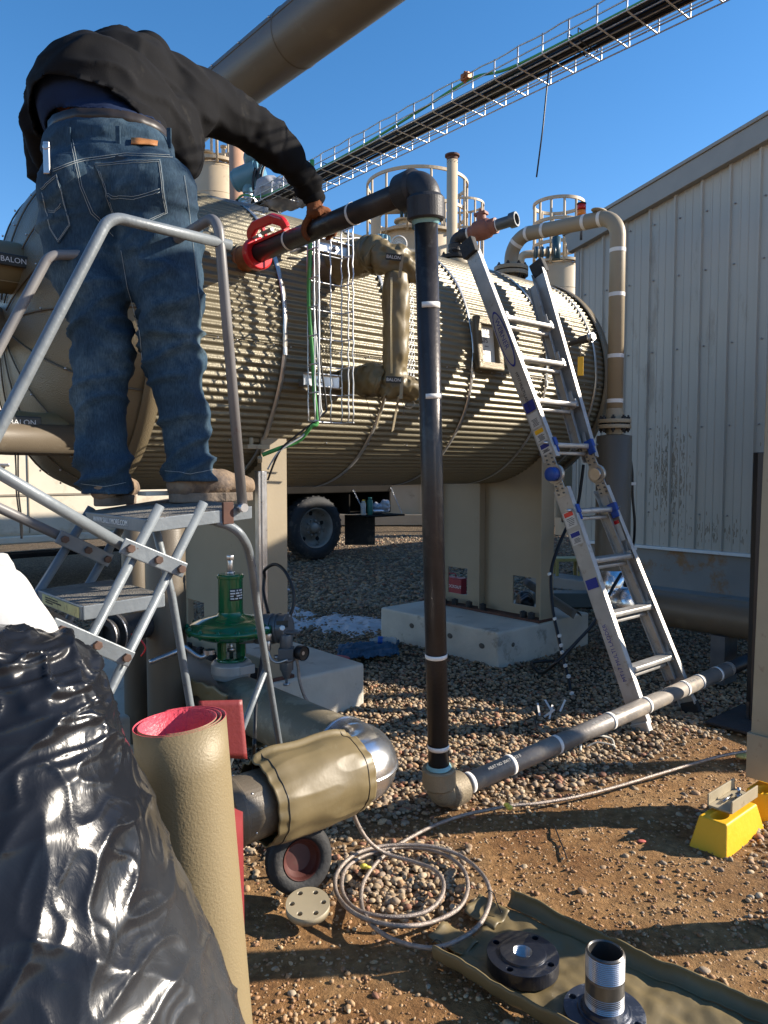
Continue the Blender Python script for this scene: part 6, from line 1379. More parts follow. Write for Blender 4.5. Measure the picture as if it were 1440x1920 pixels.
PCn = W(577, 1668, 2.38); PCn.z = .05; pn = (Z + (CP - PCn).normalized() * .25).normalized()
pl_ = MB(); pl_.cyl(PCn - pn * .013, PCn + pn * .013, .073, 56); plo = pl_.build("round_plate", m_chan, None, bevel=.0); tag(plo, "round tan steel plate with bolt holes lying under the black wheel", "plate")
hx = pn.orthogonal().normalized(); hy = pn.cross(hx); ct_ = MB()
for k in range(6): a = 2 * PI * k / 6 + .35; q = PCn + (hx * math.cos(a) + hy * math.sin(a)) * .052; ct_.cyl(q - pn * .04, q + pn * .04, .0095, 18)
cut(plo, ct_)
# ---------------------------------------------------------------- braided hose coil
def c3(x, y): return (400 + x * .389, 1280 + y * .389)
hp1 = [(1410, 1407), (1350, 1418), (1300, 1432), (1230, 1453), (1160, 1474), (1085, 1493), (1010, 1506)]
cr = [(1440, 592), (1330, 612), (1200, 640), (1080, 682), (980, 730), (880, 790), (790, 865), (725, 960), (713, 1060), (750, 1150), (850, 1230), (1000, 1275), (1110, 1268), (1230, 1212), (1300, 1140), (1335, 1030), (1300, 930), (1200, 840), (1080, 795), (950, 782), (800, 790), (680, 830), (600, 910), (590, 1000), (640, 1080), (740, 1140), (900, 1172), (1050, 1155), (1180, 1090), (1225, 1000), (1210, 910), (1150, 850), (1050, 808), (900, 795), (750, 825), (645, 890), (618, 980), (650, 1060), (730, 1110), (880, 1130), (1020, 1105), (1095, 1040), (1108, 960), (1060, 900), (960, 862), (830, 822), (750, 765), (700, 690), (672, 622)]
pts = [GP(x, y, .022) for (x, y) in hp1] 
for i, (x, y) in enumerate(cr):
    px, py = c3(x, y); zz = .022 + (.012 * ((i // 9) % 3)) + (.012 if i % 2 else 0) * 0
    if i >= len(cr) - 3: zz = .03 + .07 * (i - len(cr) + 4)
    pts.append(GP(px, py, zz))
mb = MB(); mb.tube(smooth_path(pts, 9), .0076, 14); hs = tag(mb.build("braided_hose", m_hose), "braided steel hose coiled on the gravel with a long tail running to the right-hand post", "hose")
mb = MB(); q = GP(955, 1514, .026); mb.ball(q, (.016, .012, .012), 12); mb.ball(q - X * .012 + Z * .012, (.014, .006, .010), 10); q = GP(*c3(725, 885), .03); mb.ball(q, (.015, .010, .010), 12); mb.ball(q + X * .015 - Yv * .008, (.014, .006, .006), 10); mb.build("yellow_tie", M("yellow_plastic_tie", (.7, .55, .08), .5), hs)
mb = MB()
for (x, y) in ((1330, 1030), (1075, 1270)): q = GP(*c3(x, y), .03); mb.tube(smooth_path([q + Z * .012 - X * .012, q + Z * .02, q + Z * .012 + X * .014, q - Z * .0 + X * .02 - Yv * .03, q + X * .03 - Yv * .08 - Z * .01], 5), .0022, 5)
mb.build("black_tie", m_cable, hs)
mb = MB(); mb.tube(smooth_path([GP(1038, 1545, .006), GP(1048, 1570, .012), GP(1056, 1590, .008), GP(1063, 1610, .004)], 5), .003, 5); tag(mb.build("tie_offcut", m_cable), "thin black tie offcut lying on the dirt below the hose tail", "cable tie")
# ---------------------------------------------------------------- open blanket on the ground with flanges
bk_ = thing("spread_blanket", GP(1050, 1830, 0), "olive insulation blanket spread on the dirt with upturned edges under the two flanges", "blanket")
def G2(x, y, z): return GP(760 + x * .4722, 1300 + y * .4722, z)
tl_, tr_ = G2(400, 850, .006), G2(1400, 1310, .006); bl_, br2 = G2(170, 1060, .006), G2(700, 1700, .006)
tr_ = tl_ + (tr_ - tl_) * 1.25; br2 = bl_ + (tr_ - tl_) * 1.0 + (br2 - bl_) * .0
def bfn(i, j):
    a = tl_.lerp(tr_, i); b = bl_.lerp(br2, i); q = a.lerp(b, j); x, y = q.x, q.y
    z = gh(x, y) + .016 + .006 * noise.noise(Vector((x * 9, y * 9, 2))) + .010 * (1 - abs(noise.noise(Vector((x * 6, y * 3, 5)))) * 2.2) * .6
    q.z = z + .0; return q
mb = MB(); mb.grid(bfn, 70, 30); mb.build("cloth_panel", m_blanket, bk_, thick=.004)
def rim(p0, p1, out, h, name, seed):
    mb = MB(); 
    def fn(i, j):
        q = p0.lerp(p1, i); ang = j * 1.9; r_ = h * (1 + .12 * noise.noise(Vector((i * 6, seed, 0))))
        return Vector((q.x, q.y, gh(q.x, q.y) + .018)) + out * (r_ * .55 * math.sin(ang) + .008 * math.sin(i * 9 + seed)) + Z * (r_ * (1 - math.cos(ang)) * .62)
    mb.grid(fn, 60, 10); o = mb.build(name, m_blanket, bk_, thick=.006)
    mb = MB(); mb.tube([fn(k / 50, .82) + Z * .005 for k in range(51)], .0012, 5); mb.build("edge_stitching", m_stitch, o)
perp = (tl_ - bl_).normalized(); rim(tl_ + (tr_ - tl_) * .0, tr_, perp, .055, "rolled_edge", 1); rim(bl_ - perp * .02 + (tr_ - tl_).normalized() * -.02, br2, -perp, .075, "rolled_edge", 4)
fp = G2(250, 960, .03); mb = MB(); e1d = (tr_ - tl_).normalized()
def fln(c, w, d, sd):
    def fn(i, j): q = c + perp * (w * (i - .5)) + e1d * (d * (j - .5)); return Vector((q.x, q.y, gh(q.x, q.y) + .022 + .015 * (j - .5) ** 2 * 4 * (1 - j) + .006 * math.sin(i * 8 + sd)))
    return fn
mb.grid(fln(tl_.lerp(bl_, .22) - e1d * .03, .10, .12, 0), 14, 14); mb.grid(fln(tl_.lerp(bl_, .75) - e1d * .04, .11, .13, 2), 14, 14); mb.build("tie_flap", m_blanket, bk_, thick=.004)
m_flb = M("black_painted_flange", (.013, .016, .026), .32, metal=.2, var=.3, vs=14, bump=.08, bs=60, dirt=(.07, .06, .05), ds=9, dth=.585, coat=.3)
FC = GP(980, 1800, .03); FC.z = gh(FC.x, FC.y) + .024
def pflange(c, R, T, rb, rf, nb, mat, name, label, extra=None):
    t_ = thing(name, c, label, "flange"); mb = MB(); mb.lathe([(rb, 0), (R, 0), (R, T), (rf, T), (rf - .002, T + .006), (rb, T + .006), (rb, 0)], c, Z, 64); o = mb.build("flange_disc", mat, t_)
    ct_ = MB()
    for k in range(nb): a = 2 * PI * k / nb + .95; q = c + Vector((math.cos(a), math.sin(a), 0)) * (R + rf) / 2; ct_.cyl(q - Z * .02, q + Z * (T + .04), .0105, 20)
    cut(o, ct_); md = o.modifiers.new("bevel", 'BEVEL'); md.width = .0025; md.segments = 2; md.limit_method = 'ANGLE'; return t_, o
ft1, fo1 = pflange(FC, .107, .042, .029, .070, 4, m_flb, "threaded_flange", "black threaded flange with a bare bore lying on the olive blanket")
mb = MB()
for k in range(9): mb.lathe([(.0285, .003 + k * .005), (.0262, .0055 + k * .005), (.0285, .008 + k * .005)], FC, Z, 40)
mb.build("bore_thread", m_steel, fo1, recalc=False)
NC_ = GP(1133, 1896, .03); NC_.z = gh(NC_.x, NC_.y) + .02
ft2, fo2 = pflange(NC_, .108, .020, .052, .072, 4, M("blue_black_flange", (.05, .06, .085), .3, metal=.5, var=.4, vs=12, dirt=(.25, .25, .26), ds=12, dth=.56), "flange_with_nipple", "flange with a bright threaded pipe nipple standing up in it at the bottom edge")
mb = MB(); mb.lathe([(.052, .018), (.066, .02), (.060, .036), (.050, .038)], NC_, Z, 48, smooth=False); mb.build("hub", MATS["blue_black_flange"], fo2)
mb = MB(); H_ = .185; mb.lathe([(.0505, .03), (.0505, H_ * .28), (.0515, H_ * .30), (.0515, H_ * .62), (.0505, H_ * .64), (.0505, H_), (.046, H_ + .004), (.043, H_), (.043, .03)], NC_, Z, 56); nip = mb.build("nipple", M("mill_steel_nipple", (.13, .125, .12), .35, metal=.7, var=.2, vs=8), ft2)
mb = MB()
for k in range(12): z_ = H_ * .66 + k * .0052; mb.lathe([(.0503, z_ - .0024), (.0522, z_), (.0503, z_ + .0024)], NC_, Z, 56)
for k in range(8): z_ = .040 + k * .0052; mb.lathe([(.0503, z_ - .0024), (.0522, z_), (.0503, z_ + .0024)], NC_, Z, 56)
mb.build("nipple_thread", m_steel, nip)
# ---------------------------------------------------------------- yellow support block, channels, post at right
bl0 = GP(1362, 1610, 0)
def block(org, Ln, label, yaw=0):
    t_ = thing("pipe_support_block", org, label, "support block", "yellow support blocks"); w0, w1, h, e = .080, .056, .108, .05
    P = []
    for (w_, z_, el) in ((w0, -.04, 0), (w1, h, e)):
        P += [org + U * el - V * 0 + Z * z_ + V * (w0 - w_), org + U * el + V * (w0 + w_) + Z * z_, org + U * (Ln - el) + V * (w0 + w_) + Z * z_, org + U * (Ln - el) + V * (w0 - w_) + Z * z_]
    mb = MB(); mb.add(P, [(0, 3, 2, 1), (4, 5, 6, 7), (0, 1, 5, 4), (1, 2, 6, 5), (2, 3, 7, 6), (3, 0, 4, 7)], 0, False); o = mb.build("block_body", m_yellow, t_, bevel=.007, bseg=3)
    c_ = MB(); cc = org + U * (Ln * .30) + V * w0 + Z * (h + .02); c_.ball(cc, (.06, .035, .04), 24, (U, V, Z)); cut(o, c_); return t_
bt1 = block(bl0, .38, "yellow tapered support block nearest the camera with its rounded socket showing")
bt2 = block(bl0 + U * .41 - V * .015, .30, "yellow tapered support block under the foot of the tan post")
ch = thing("strut_channel", bl0 + U * .1, "short tan steel channel lying open side up on the nearer yellow block", "channel")
cc = bl0 + U * .24 + V * .085 + Z * .128; mb = MB(); mb.box(cc, (.12, .045, .003), (U, V, Z)); mb.box(cc + V * .048 + Z * .022, (.12, .003, .025), (U, V, Z)); mb.box(cc - V * .048 + Z * .022, (.12, .003, .025), (U, V, Z)); mb.build("channel_body", m_chan, ch, bevel=.0015)
mb = MB(); mb.cyl(cc + U * .03 - V * .01 + Z * .004, cc + U * .03 - V * .01 + Z * .024, .014, 6); mb.cyl(cc + U * .03 - V * .01 + Z * .02, cc + U * .03 - V * .01 + Z * .05, .007, 12); mb.cyl(cc - U * .07 + V * .01 + Z * .012, cc + U * .02 + V * .012 + Z * .016, .005, 10); mb.build("bolt", m_steel, ch)
pb_ = Vector((GP(1405, 1468, .14).x, GP(1405, 1468, .14).y, .14)); pc0 = pb_ + X * .112 + Yv * .06
po = thing("steel_post", pc0, "square tan steel post standing on the yellow block at the right edge of the photo", "post")
mb = MB(); mb.box(pc0 + Z * 1.75 + X * .026, (.058, .058, 1.72), (U, V, (Z + X * .015).normalized())); mb.build("post_shaft", m_chan, po, bevel=.005); mb = MB(); mb.box(pc0 + Z * .10, (.068, .068, .10), (U, V, Z)); mb.build("post_shoe", m_chan, po, bevel=.003)
bp_ = W(1420, 1345, 4.55); bp_.z = 0
kp = thing("black_post", bp_, "slim black steel post on a flat base plate behind the tan post", "post")
q0_ = W(1409, 1310, 4.3); q0_.z = 0; ztp = W(1419, 848, q0_.y).z
mb = MB(); mb.box(Vector((q0_.x + .01, q0_.y, ztp / 2)), (.028, .028, ztp / 2)); mb.build("post_shaft", m_cable, kp, bevel=.004); mb = MB(); mb.box(Vector((q0_.x, q0_.y - .02, .022)), (.24, .17, .007), (U, V, Z)); mb.build("base_plate", m_rubber, kp, bevel=.002)
mb = MB(); mb.box(q0_ + Z * .08 - V * .03, (.02, .05, .05), (U, V, Z)); mb.build("gusset", m_rubber, kp)
mb = MB(); mb.ball(GP(1400, 1418, .012), (.06, .028, .012), 16); me = mb.build("x", m_yellow); me.name = "yellow_straw_clump"; tag(me, "small dull yellow tuft of fibre lying by the foot of the tan post", "debris"); me.data.materials[0] = M("dull_yellow_fibre", (.45, .38, .12), .9, var=.3, vs=30, bump=.8, bs=90)
mb = MB(); mb.ball(GP(1203, 1577, .002), (.018, .012, .004), 12); tag(mb.build("red_scrap", M("faded_red", (.5, .12, .09), .8)), "tiny faded red scrap on the dirt left of the yellow block", "scrap")
# ---------------------------------------------------------------- things lying on the gravel behind the upright pipe
bo = thing("water_bottle", GP(715, 1205, .05), "empty clear water bottle with a blue label lying on the gravel", "bottle"); a = GP(693, 1200, .07); b = GP(744, 1202, .07)
d = (b - a).normalized(); Ln = (b - a).length; m_clear = M("clear_plastic", (.45, .5, .52), .15, var=.1, alpha=.45)
mb = MB(); mb.lathe([(0, 0), (.012, 0), (.012, .018), (.016, .03), (.032, .06), (.034, .10), (.031, .12), (.034, .14), (.031, .16), (.034, .18), (.032, Ln - .01), (.024, Ln), (0, Ln - .008)], a, d, 28, smooth=True); mb.build("bottle_body", m_clear, bo)
mb = MB(); mb.lathe([(.0345, .075), (.0348, .115)], a, d, 28, smooth=True); mb.build("blue_label", M("blue_label", (.02, .09, .35), .4, var=.3, vs=60), bo)
mb = MB(); c = GP(628, 1234, .085); mb.ball(c, (.115, .085, .014), 30); me = fuse(mb, .006, 2); dd_ = link_mesh(me, "red_pad", M("red_disc_pad", (.36, .035, .045), .6, var=.1), None); tag(dd_, "oval red disc lying on the gravel beside the blue cloth", "disc")
mb = MB()
def rag(i, j):
    px = 632 + 116 * i; py = 1212 + 30 * j - 8 * i; q = GP(px, py, .02); e = max(abs(2 * i - 1), abs(2 * j - 1))
    return Vector((q.x + .03 * noise.noise(Vector((j * 4, i * 3, 0))), q.y + .06 * noise.noise(Vector((i * 6, j * 3, 2))), .040 + .05 * abs(noise.noise(Vector((i * 5 + j * 5, j * 3.5, 1)))) + .03 * abs(noise.noise(Vector((i * 16, j * 7, 1)))) - .07 * max(0, e - .72)))
mb.grid(rag, 60, 24); tag(mb.build("blue_cloth", M("dirty_blue_cloth", (.035, .085, .14), .9, var=.35, vs=10, bump=.3, bs=80), None, thick=.004), "crumpled dirty blue cloth lying on the gravel in front of the concrete block", "cloth")
lk = thing("lockout_box", PA(850, 1118, 1.05), "dark red metal box seen through the opening in the right saddle", "box"); c = PA(848, 1100, 1.08)
mb = MB(); mb.box(c, (.04, .16, .09), (U, V, Z)); mb.build("box_body", M("dark_red_box", (.26, .02, .03), .5, var=.1), lk, bevel=.008); mb = MB(); mb.box(c + Z * .095, (.043, .163, .006), (U, V, Z)); mb.tube(fillet([c + Z * .10 - V * .05, c + Z * .135 - V * .05, c + Z * .135 + V * .05, c + Z * .10 + V * .05], .015, 4), .006, 8); mb.build("lid", MATS["dark_red_box"], lk, bevel=.003)
text("LOCKOUT", c - U * .0415 + V * .04 - Z * .0, -V, Z, .03, m_textw, lk, "box_lettering")
# debris behind the right saddle opening: bent jacketing and black bag
mb = MB(); a = PA(980, 1100, .9); b = PA(1075, 1165, .75)
def sht(i, j): return a.lerp(b, i) + U * (.12 * j) + Z * (.05 * math.sin(j * 3.1) + .02) 
mb.grid(sht, 12, 12); tag(mb.build("sheet_offcut", m_bronze, None, thick=.002), "curved brown jacketing offcut leaning behind the right saddle", "sheet metal")
mb = MB(); mb.ball(PA(985, 1128, .95), (.08, .14, .08), 24); me = fuse(mb, .01, 1); displace(me, lambda c, n: .03 * (abs(noise.noise(c * 12)) - .2)); tag(link_mesh(me, "black_bag", m_cable, None), "small crumpled black bag behind the opening in the right saddle", "bag")
mb = MB(); a = W(1030, 1105, 8.0); a.z = .09; mb.box(a + X * .35, (.55, .1, .08)); tag(mb.build("long_box", M("grey_green_box", (.10, .11, .10), .6), None, bevel=.01), "long low grey-green box on the gravel between ladder and saddle", "box")
ys = thing("yellow_step", W(1062, 1070, 9.5), "small yellow steel bench standing beyond the right saddle", "bench"); c = W(1062, 1048, 9.5)
mb = MB(); mb.box(c, (.16, .12, .02)); 
for sx in (-1, 1):
    for sy in (-1, 1): mb.box((c.x + sx * .14, c.y + sy * .1, c.z / 2), (.018, .018, c.z / 2))
mb.build("bench_frame", M("dull_yellow_paint", (.34, .27, .09), .6), ys, bevel=.003)
# ---------------------------------------------------------------- service truck behind the vessel
def TK(a, b, z): return S(a, b, z)
tk = thing("service_truck", TK(2.9, 6.8, 0), "service truck with a cream cab and a shade-darkened utility body parked behind the tank", "truck")
TBn = 6.33
mb = MB(); mb.box(TK(-1.4, TBn + 1.05, 1.60), (2.55, 1.05, .95), (U, V, Z)); mb.build("cab_body", m_creamtruck, tk, bevel=.08, bseg=4)
mb = MB(); mb.box(TK(-1.4, TBn + .0, 1.18), (2.5, .015, .012), (U, V, Z)); mb.box(TK(-.25, TBn - .001, 1.55), (.006, .012, .85), (U, V, Z)); mb.box(TK(-1.55, TBn - .001, 1.55), (.006, .012, .85), (U, V, Z)); mb.build("door_gap", M("panel_line", (.24, .21, .165), .7), tk)
mb = MB(); mb.box(TK(-1.4, TBn + .02, .62), (2.4, .05, .05), (U, V, Z)); mb.build("sill_trim", m_creamtruck, tk, bevel=.02)
mb = MB(); mb.box(TK(-1.4, TBn - .08, .44), (1.6, .13, .03), (U, V, Z)); mb.build("running_board", m_shadetruck, tk, bevel=.01)
mb = MB(); hd = PB(6, 870, TBn - .02 + 0); c = onplane(6, 872, V, O0.dot(V) + TBn - .04); mb.box(c, (.07, .02, .02), (U, V, Z)); mb.build("door_handle", m_steel, tk, bevel=.01)
mb = MB(); mb.box(TK(2.9, TBn + 1.0, 1.72), (1.66, 1.0, .62), (U, V, Z)); mb.box(TK(1.55, TBn + 1.0, .9), (.28, .95, .22), (U, V, Z)); mb.box(TK(2.5, TBn + 1.0, .9), (2.2, .28, .2), (U, V, Z)); bd_ = mb.build("utility_body", m_shadetruck, tk, bevel=.02)
# open tool compartment behind the wheel
cx0, cx1 = 3.62, 4.55
mb = MB(); mb.box(TK((cx0 + cx1) / 2, TBn + .55, .74), ((cx1 - cx0) / 2, .5, .012), (U, V, Z)); mb.box(TK(cx0, TBn + .55, .93), (.012, .5, .19), (U, V, Z)); mb.box(TK(cx1, TBn + .55, .93), (.012, .5, .19), (U, V, Z)); mb.box(TK((cx0 + cx1) / 2, TBn + 1.03, .93), ((cx1 - cx0) / 2, .012, .19), (U, V, Z)); mb.build("tool_compartment", m_shadetruck, tk)
mb = MB(); mb.box(TK((cx0 + cx1) / 2, TBn - .17, .70), ((cx1 - cx0) / 2 - .02, .2, .015), (U, V, Z)); mb.build("drop_door", m_shadetruck, tk, bevel=.008)
mb = MB(); mb.box(TK(1.25, TBn - .17, .62), (.35, .2, .015), (U, V, Z)); mb.build("drop_door", m_shadetruck, tk, bevel=.008)
mb = MB()
def chain_(p, q, n=16):
    for k in range(n):
        c = p.lerp(q, (k + .5) / n); d = (q - p).normalized(); s_ = (d.cross(U).normalized() if k % 2 else U); L_ = (q - p).length / n * .62
        mb.tube([c - d * L_, c + s_ * .012, c + d * L_, c - s_ * .012], .004, 5, closed=True)
chain_(TK(cx0 + .03, TBn - .01, 1.15), TK(cx0 + .05, TBn - .32, .73)); chain_(TK(cx1 - .04, TBn - .01, 1.18), TK(cx1 - .05, TBn - .32, .73)); chain_(TK(1.45, TBn, 1.2), TK(1.52, TBn - .33, .65))
mb.build("door_chain", m_steel, tk)
mb = MB(); mb.box(TK(4.05, TBn + .3, .42), (.27, .012, .27)); mb.build("mud_flap", m_rubber, tk)
wc = TK(2.9, TBn + .14, .53)
mb = MB(); R = .53; mb.lathe([(.33, -.12), (.40, -.14), (.50, -.13), (.525, -.10), (R, 0), (.525, .10), (.50, .13), (.40, .14), (.33, .12), (.33, -.12)], wc, -V, 72, smooth=True); wl = mb.build("rear_wheel", m_rubber, tk)
mb = MB()
for k in range(60):
    a = 2 * PI * k / 60; q = wc + (U * math.cos(a) + Z * math.sin(a)) * .528
    mb.box(q + V * (.05 if k % 2 else -.05), (.02, .055, .009), ((-U * math.sin(a) + Z * math.cos(a)), V, (U * math.cos(a) + Z * math.sin(a))))
mb.build("tread_lug", m_rubber, wl)
mb = MB(); mb.lathe([(.0, .10), (.075, .10), (.085, .06), (.085, .02), (.15, .0), (.17, -.03), (.22, -.06), (.27, -.05), (.29, .02), (.31, .10), (.33, .125), (.345, .115), (.33, .09)], wc, -V, 60, smooth=True); rm = mb.build("rim", M("dusty_wheel_rim", (.24, .22, .19), .6, metal=.3, var=.2, vs=8, dirt=(.13, .10, .07), ds=6), wl)
mb = MB()
for k in range(10): a = 2 * PI * k / 10; q = wc - V * .0 + (U * math.cos(a) + Z * math.sin(a)) * .125; mb.cyl(q + V * .0, q - V * .05, .018, 6)
mb.build("wheel_nut", m_steel, rm)
mb = MB()
for k in range(5): a = 2 * PI * k / 5 + .3; q = wc + V * .052 + (U * math.cos(a) + Z * math.sin(a)) * .235; mb.ball(q, (.035, .006, .05), 14, ((-U * math.sin(a) + Z * math.cos(a)), V, (U * math.cos(a) + Z * math.sin(a))))
mb.build("hand_hole", M("dark_hole", (.01, .01, .01), .9), rm)
wc2 = TK(-3.4, TBn + .2, .53); mb = MB(); mb.lathe([(.28, -.12), (.40, -.14), (.50, -.13), (R, 0), (.50, .13), (.40, .14), (.28, .12), (.28, -.12)], wc2, -V, 60, smooth=True); mb.lathe([(0, .05), (.2, .05), (.28, .12)], wc2, -V, 48, smooth=True); mb.build("front_wheel", m_rubber, tk)
for i, (a, h, r_, col_, lb_) in enumerate(((3.80, .24, .045, (.5, .47, .42), "off-white spray can on the truck's dropped tool door"), (3.95, .30, .05, (.03, .16, .13), "dark green spray can standing on the truck's dropped tool door"), (3.86, .26, .04, (.6, .4, .05), "yellow-topped can behind the other cans on the truck's tool door"))):
    t_ = thing("spray_can", TK(a, TBn - .13, .715), lb_, "can"); q = TK(a, TBn - .1 + .06 * (i == 2), .715); mb = MB(); mb.cyl(q, q + Z * h * .85, r_, 20); mb.cyl(q + Z * h * .85, q + Z * h, r_ * .7, 16); mb.build("can_body", M("can_%s" % ("white" if i == 0 else "green" if i == 1 else "yellow"), col_, .4), t_, bevel=.004)
mb = MB(); q = TK(4.12, TBn - .1, .76); mb.cyl(q - U * .12, q + U * .1, .045, 20); mb.cyl(q + U * .1, q + U * .14, .03, 16); tag(mb.build("metal_canister", m_steel, None, bevel=.004), "small metal canister lying on the truck's dropped tool door", "canister")
mb = MB(); mb.ball(TK(4.36, TBn - .02, .85), (.10, .10, .12), 22); mb.ball(TK(4.22, TBn + .05, .83), (.12, .10, .08), 22); me = fuse(mb, .012, 1); displace(me, lambda c, n: .05 * (abs(noise.noise(c * 10)) - .2)); tag(link_mesh(me, "plastic_bag", M("milky_plastic", (.42, .42, .45), .4, var=.15), None), "crumpled milky plastic bag in the truck's open tool compartment", "bag")
# ---------------------------------------------------------------- far containment, far tanks, horizon
cw = thing("containment_wall", W(790, 960, 19), "low beige steel containment wall in the sun beyond the truck", "wall"); a = W(700, 965, 19.5); a.z = 0
mb = MB(); mb.box((2.5, 20.0, .55), (7, .06, .62)); mb.build("wall_panel", m_tank_tan, cw, bevel=.01); mb = MB(); mb.box((2.5, 19.9, 1.19), (7.05, .12, .03)); mb.box((2.5, 19.85, .16), (7.05, .3, .14)); 
for k in range(14): mb.box((-4 + k, 19.92, .62), (.025, .05, .5))
mb.build("wall_ribs", m_tank_tan, cw, bevel=.008)
for (px, wp, pt, Y, lab, rib) in ((800, 210, 885, 34, "tan corrugated tank far behind the containment wall", 1), (1066, 46, 868, 17, "beige ribbed tank seen between the ladder's rails", 1)):
    c = W(px, pt, Y); R = wp / 2 / FOC * Y; t_ = thing("ribbed_tank", (c.x, c.y, 0), lab, "tank"); mb = MB()
    mb.grid(lambda i, j: Vector((c.x + (R + .02 * math.sin(i * 2 * PI * 90)) * math.cos(2 * PI * i), c.y + (R + .02 * math.sin(i * 2 * PI * 90)) * math.sin(2 * PI * i), .4 + (c.z + .6 - .4) * j)), 720, 1, wrapu=True); mb.build("ribbed_shell", m_tank_tan, t_, recalc=False)
    mb = MB(); mb.lathe([(R * 1.02, 0), (R * 1.03, .4), (R, .42)], (c.x, c.y, 0), Z, 60); mb.build("tank_base", m_tank_tan, t_); mb = MB(); mb.lathe([(R * 1.02, 0), (0, R * .2)], (c.x, c.y, c.z + .6), Z, 60, smooth=True); mb.build("tank_roof", m_tank_tan, t_)
ws = thing("white_trailer", W(-60, 750, 16), "white boxy trailer just showing at the left edge behind the tank", "trailer"); mb = MB(); c = W(-30, 760, 16); mb.box((c.x, 16.5, 1.9), (1.6, 1.2, 1.1)); mb.build("trailer_body", M("white_panel", (.7, .7, .7), .5, var=.03), ws, bevel=.03)
mb = MB(); mb.tube([W(3, 560, 9), W(3, 610, 9)], .02, 6); mb.tube([W(-5, 560, 9), W(10, 560, 9)], .015, 6); ch_ = None
hl = MB(); hl.grid(lambda i, j: Vector((-700 + 1400 * i, 500 + 60 * j, -2 + (6 + 3 * noise.noise(Vector((i * 9, 0, 3)))) * math.sin(j * PI))), 80, 8); kind(hl.build("distant_hills", M("dry_grass_plain", (.27, .21, .12), .95, var=.2, vs=.02), None), "structure")
# ---------------------------------------------------------------- sack, trash bag, rolled jacketing in the left foreground
ms = M("bright_white_sack", (.46, .455, .44), .7, var=.03, bump=.3, bs=14, bd=.02); 
mb = MB(); c = W(-10, 1130, 1.55); mb.ball(W(-20, 1160, 1.58), (.10, .10, .12), 36); mb.ball(W(-25, 1250, 1.58), (.16, .12, .2), 30); mb.box(W(-55, 1180, 1.6), (.105, .1, .16), ((X + Z * .12).normalized(), Yv, (Z - X * .42).normalized())); mb.ball(W(-40, 1500, 1.55), (.2, .15, .42), 30)
me = fuse(mb, .012, 10); displace(me, lambda c, n: .006 * noise.noise(c * 8) + .004 * (1 - abs(noise.noise(Vector((c.x * 9, c.y * 9, c.z * 3)))) * 2)); tag(link_mesh(me, "white_sack", ms, None), "bright white plastic sack standing behind the black trash bag", "sack")
bgm = bpy.data.materials.new("black_film_plastic"); bgm.use_nodes = True; t = bgm.node_tree; N = t.nodes; L = t.links; p = N["Principled BSDF"]; tc = N.new("ShaderNodeTexCoord")
p.inputs["Base Color"].default_value = (.009, .010, .012, 1); p.inputs["Specular IOR Level"].default_value = .3
nr_ = N.new("ShaderNodeTexNoise"); nr_.inputs["Scale"].default_value = 5; nr_.inputs["Detail"].default_value = 6; L.new(tc.outputs["Object"], nr_.inputs[0]); rr_ = N.new("ShaderNodeMapRange"); rr_.inputs[1].default_value = .3; rr_.inputs[2].default_value = .7; rr_.inputs[3].default_value = .16; rr_.inputs[4].default_value = .34; L.new(nr_.outputs[0], rr_.inputs[0]); L.new(rr_.outputs[0], p.inputs["Roughness"])
mpb = N.new("ShaderNodeMapping"); mpb.inputs["Scale"].default_value = (1, 1, .6); mpb.inputs["Rotation"].default_value = (0, .6, 0); L.new(tc.outputs["Object"], mpb.inputs[0]); nq_ = N.new("ShaderNodeTexNoise"); nq_.inputs["Scale"].default_value = 16; nq_.inputs["Detail"].default_value = 5; nq_.inputs["Distortion"].default_value = .6; L.new(mpb.outputs[0], nq_.inputs[0]); sb_ = N.new("ShaderNodeMath"); sb_.operation = 'SUBTRACT'; sb_.inputs[1].default_value = .5; L.new(nq_.outputs[0], sb_.inputs[0]); nb_ = N.new("ShaderNodeMath"); nb_.operation = 'ABSOLUTE'; L.new(sb_.outputs[0], nb_.inputs[0]); bb_ = N.new("ShaderNodeBump"); bb_.invert = True; bb_.inputs["Strength"].default_value = .3; bb_.inputs["Distance"].default_value = .010; L.new(nb_.outputs[0], bb_.inputs["Height"]); L.new(bb_.outputs[0], p.inputs["Normal"])
# the film is thin and see-through where it is stretched over the lower right
sx_ = N.new("ShaderNodeSeparateXYZ"); L.new(tc.outputs["Object"], sx_.inputs[0]); ad_ = N.new("ShaderNodeMath"); ad_.operation = 'MULTIPLY_ADD'; L.new(nr_.outputs[0], ad_.inputs[0]); ad_.inputs[1].default_value = .22; L.new(sx_.outputs[0], ad_.inputs[2])
al_ = N.new("ShaderNodeMapRange"); al_.inputs[1].default_value = .22; al_.inputs[2].default_value = .42; al_.inputs[3].default_value = 1.0; al_.inputs[4].default_value = .96; L.new(ad_.outputs[0], al_.inputs[0]); L.new(al_.outputs[0], p.inputs["Alpha"]); gm_ = N.new("ShaderNodeMapRange"); gm_.inputs[1].default_value = .24; gm_.inputs[2].default_value = .44; L.new(ad_.outputs[0], gm_.inputs[0]); cx_m = N.new("ShaderNodeMix"); cx_m.data_type = 'RGBA'; L.new(gm_.outputs[0], cx_m.inputs[0]); cx_m.inputs[6].default_value = (.009, .010, .013, 1); cx_m.inputs[7].default_value = (.045, .047, .05, 1); L.new(cx_m.outputs[2], p.inputs["Base Color"])
bagt = thing("trash_bag", (-.6, 1.3, 0), "large bulging shiny black trash bag filling the lower left corner", "bag")
mb = MB()
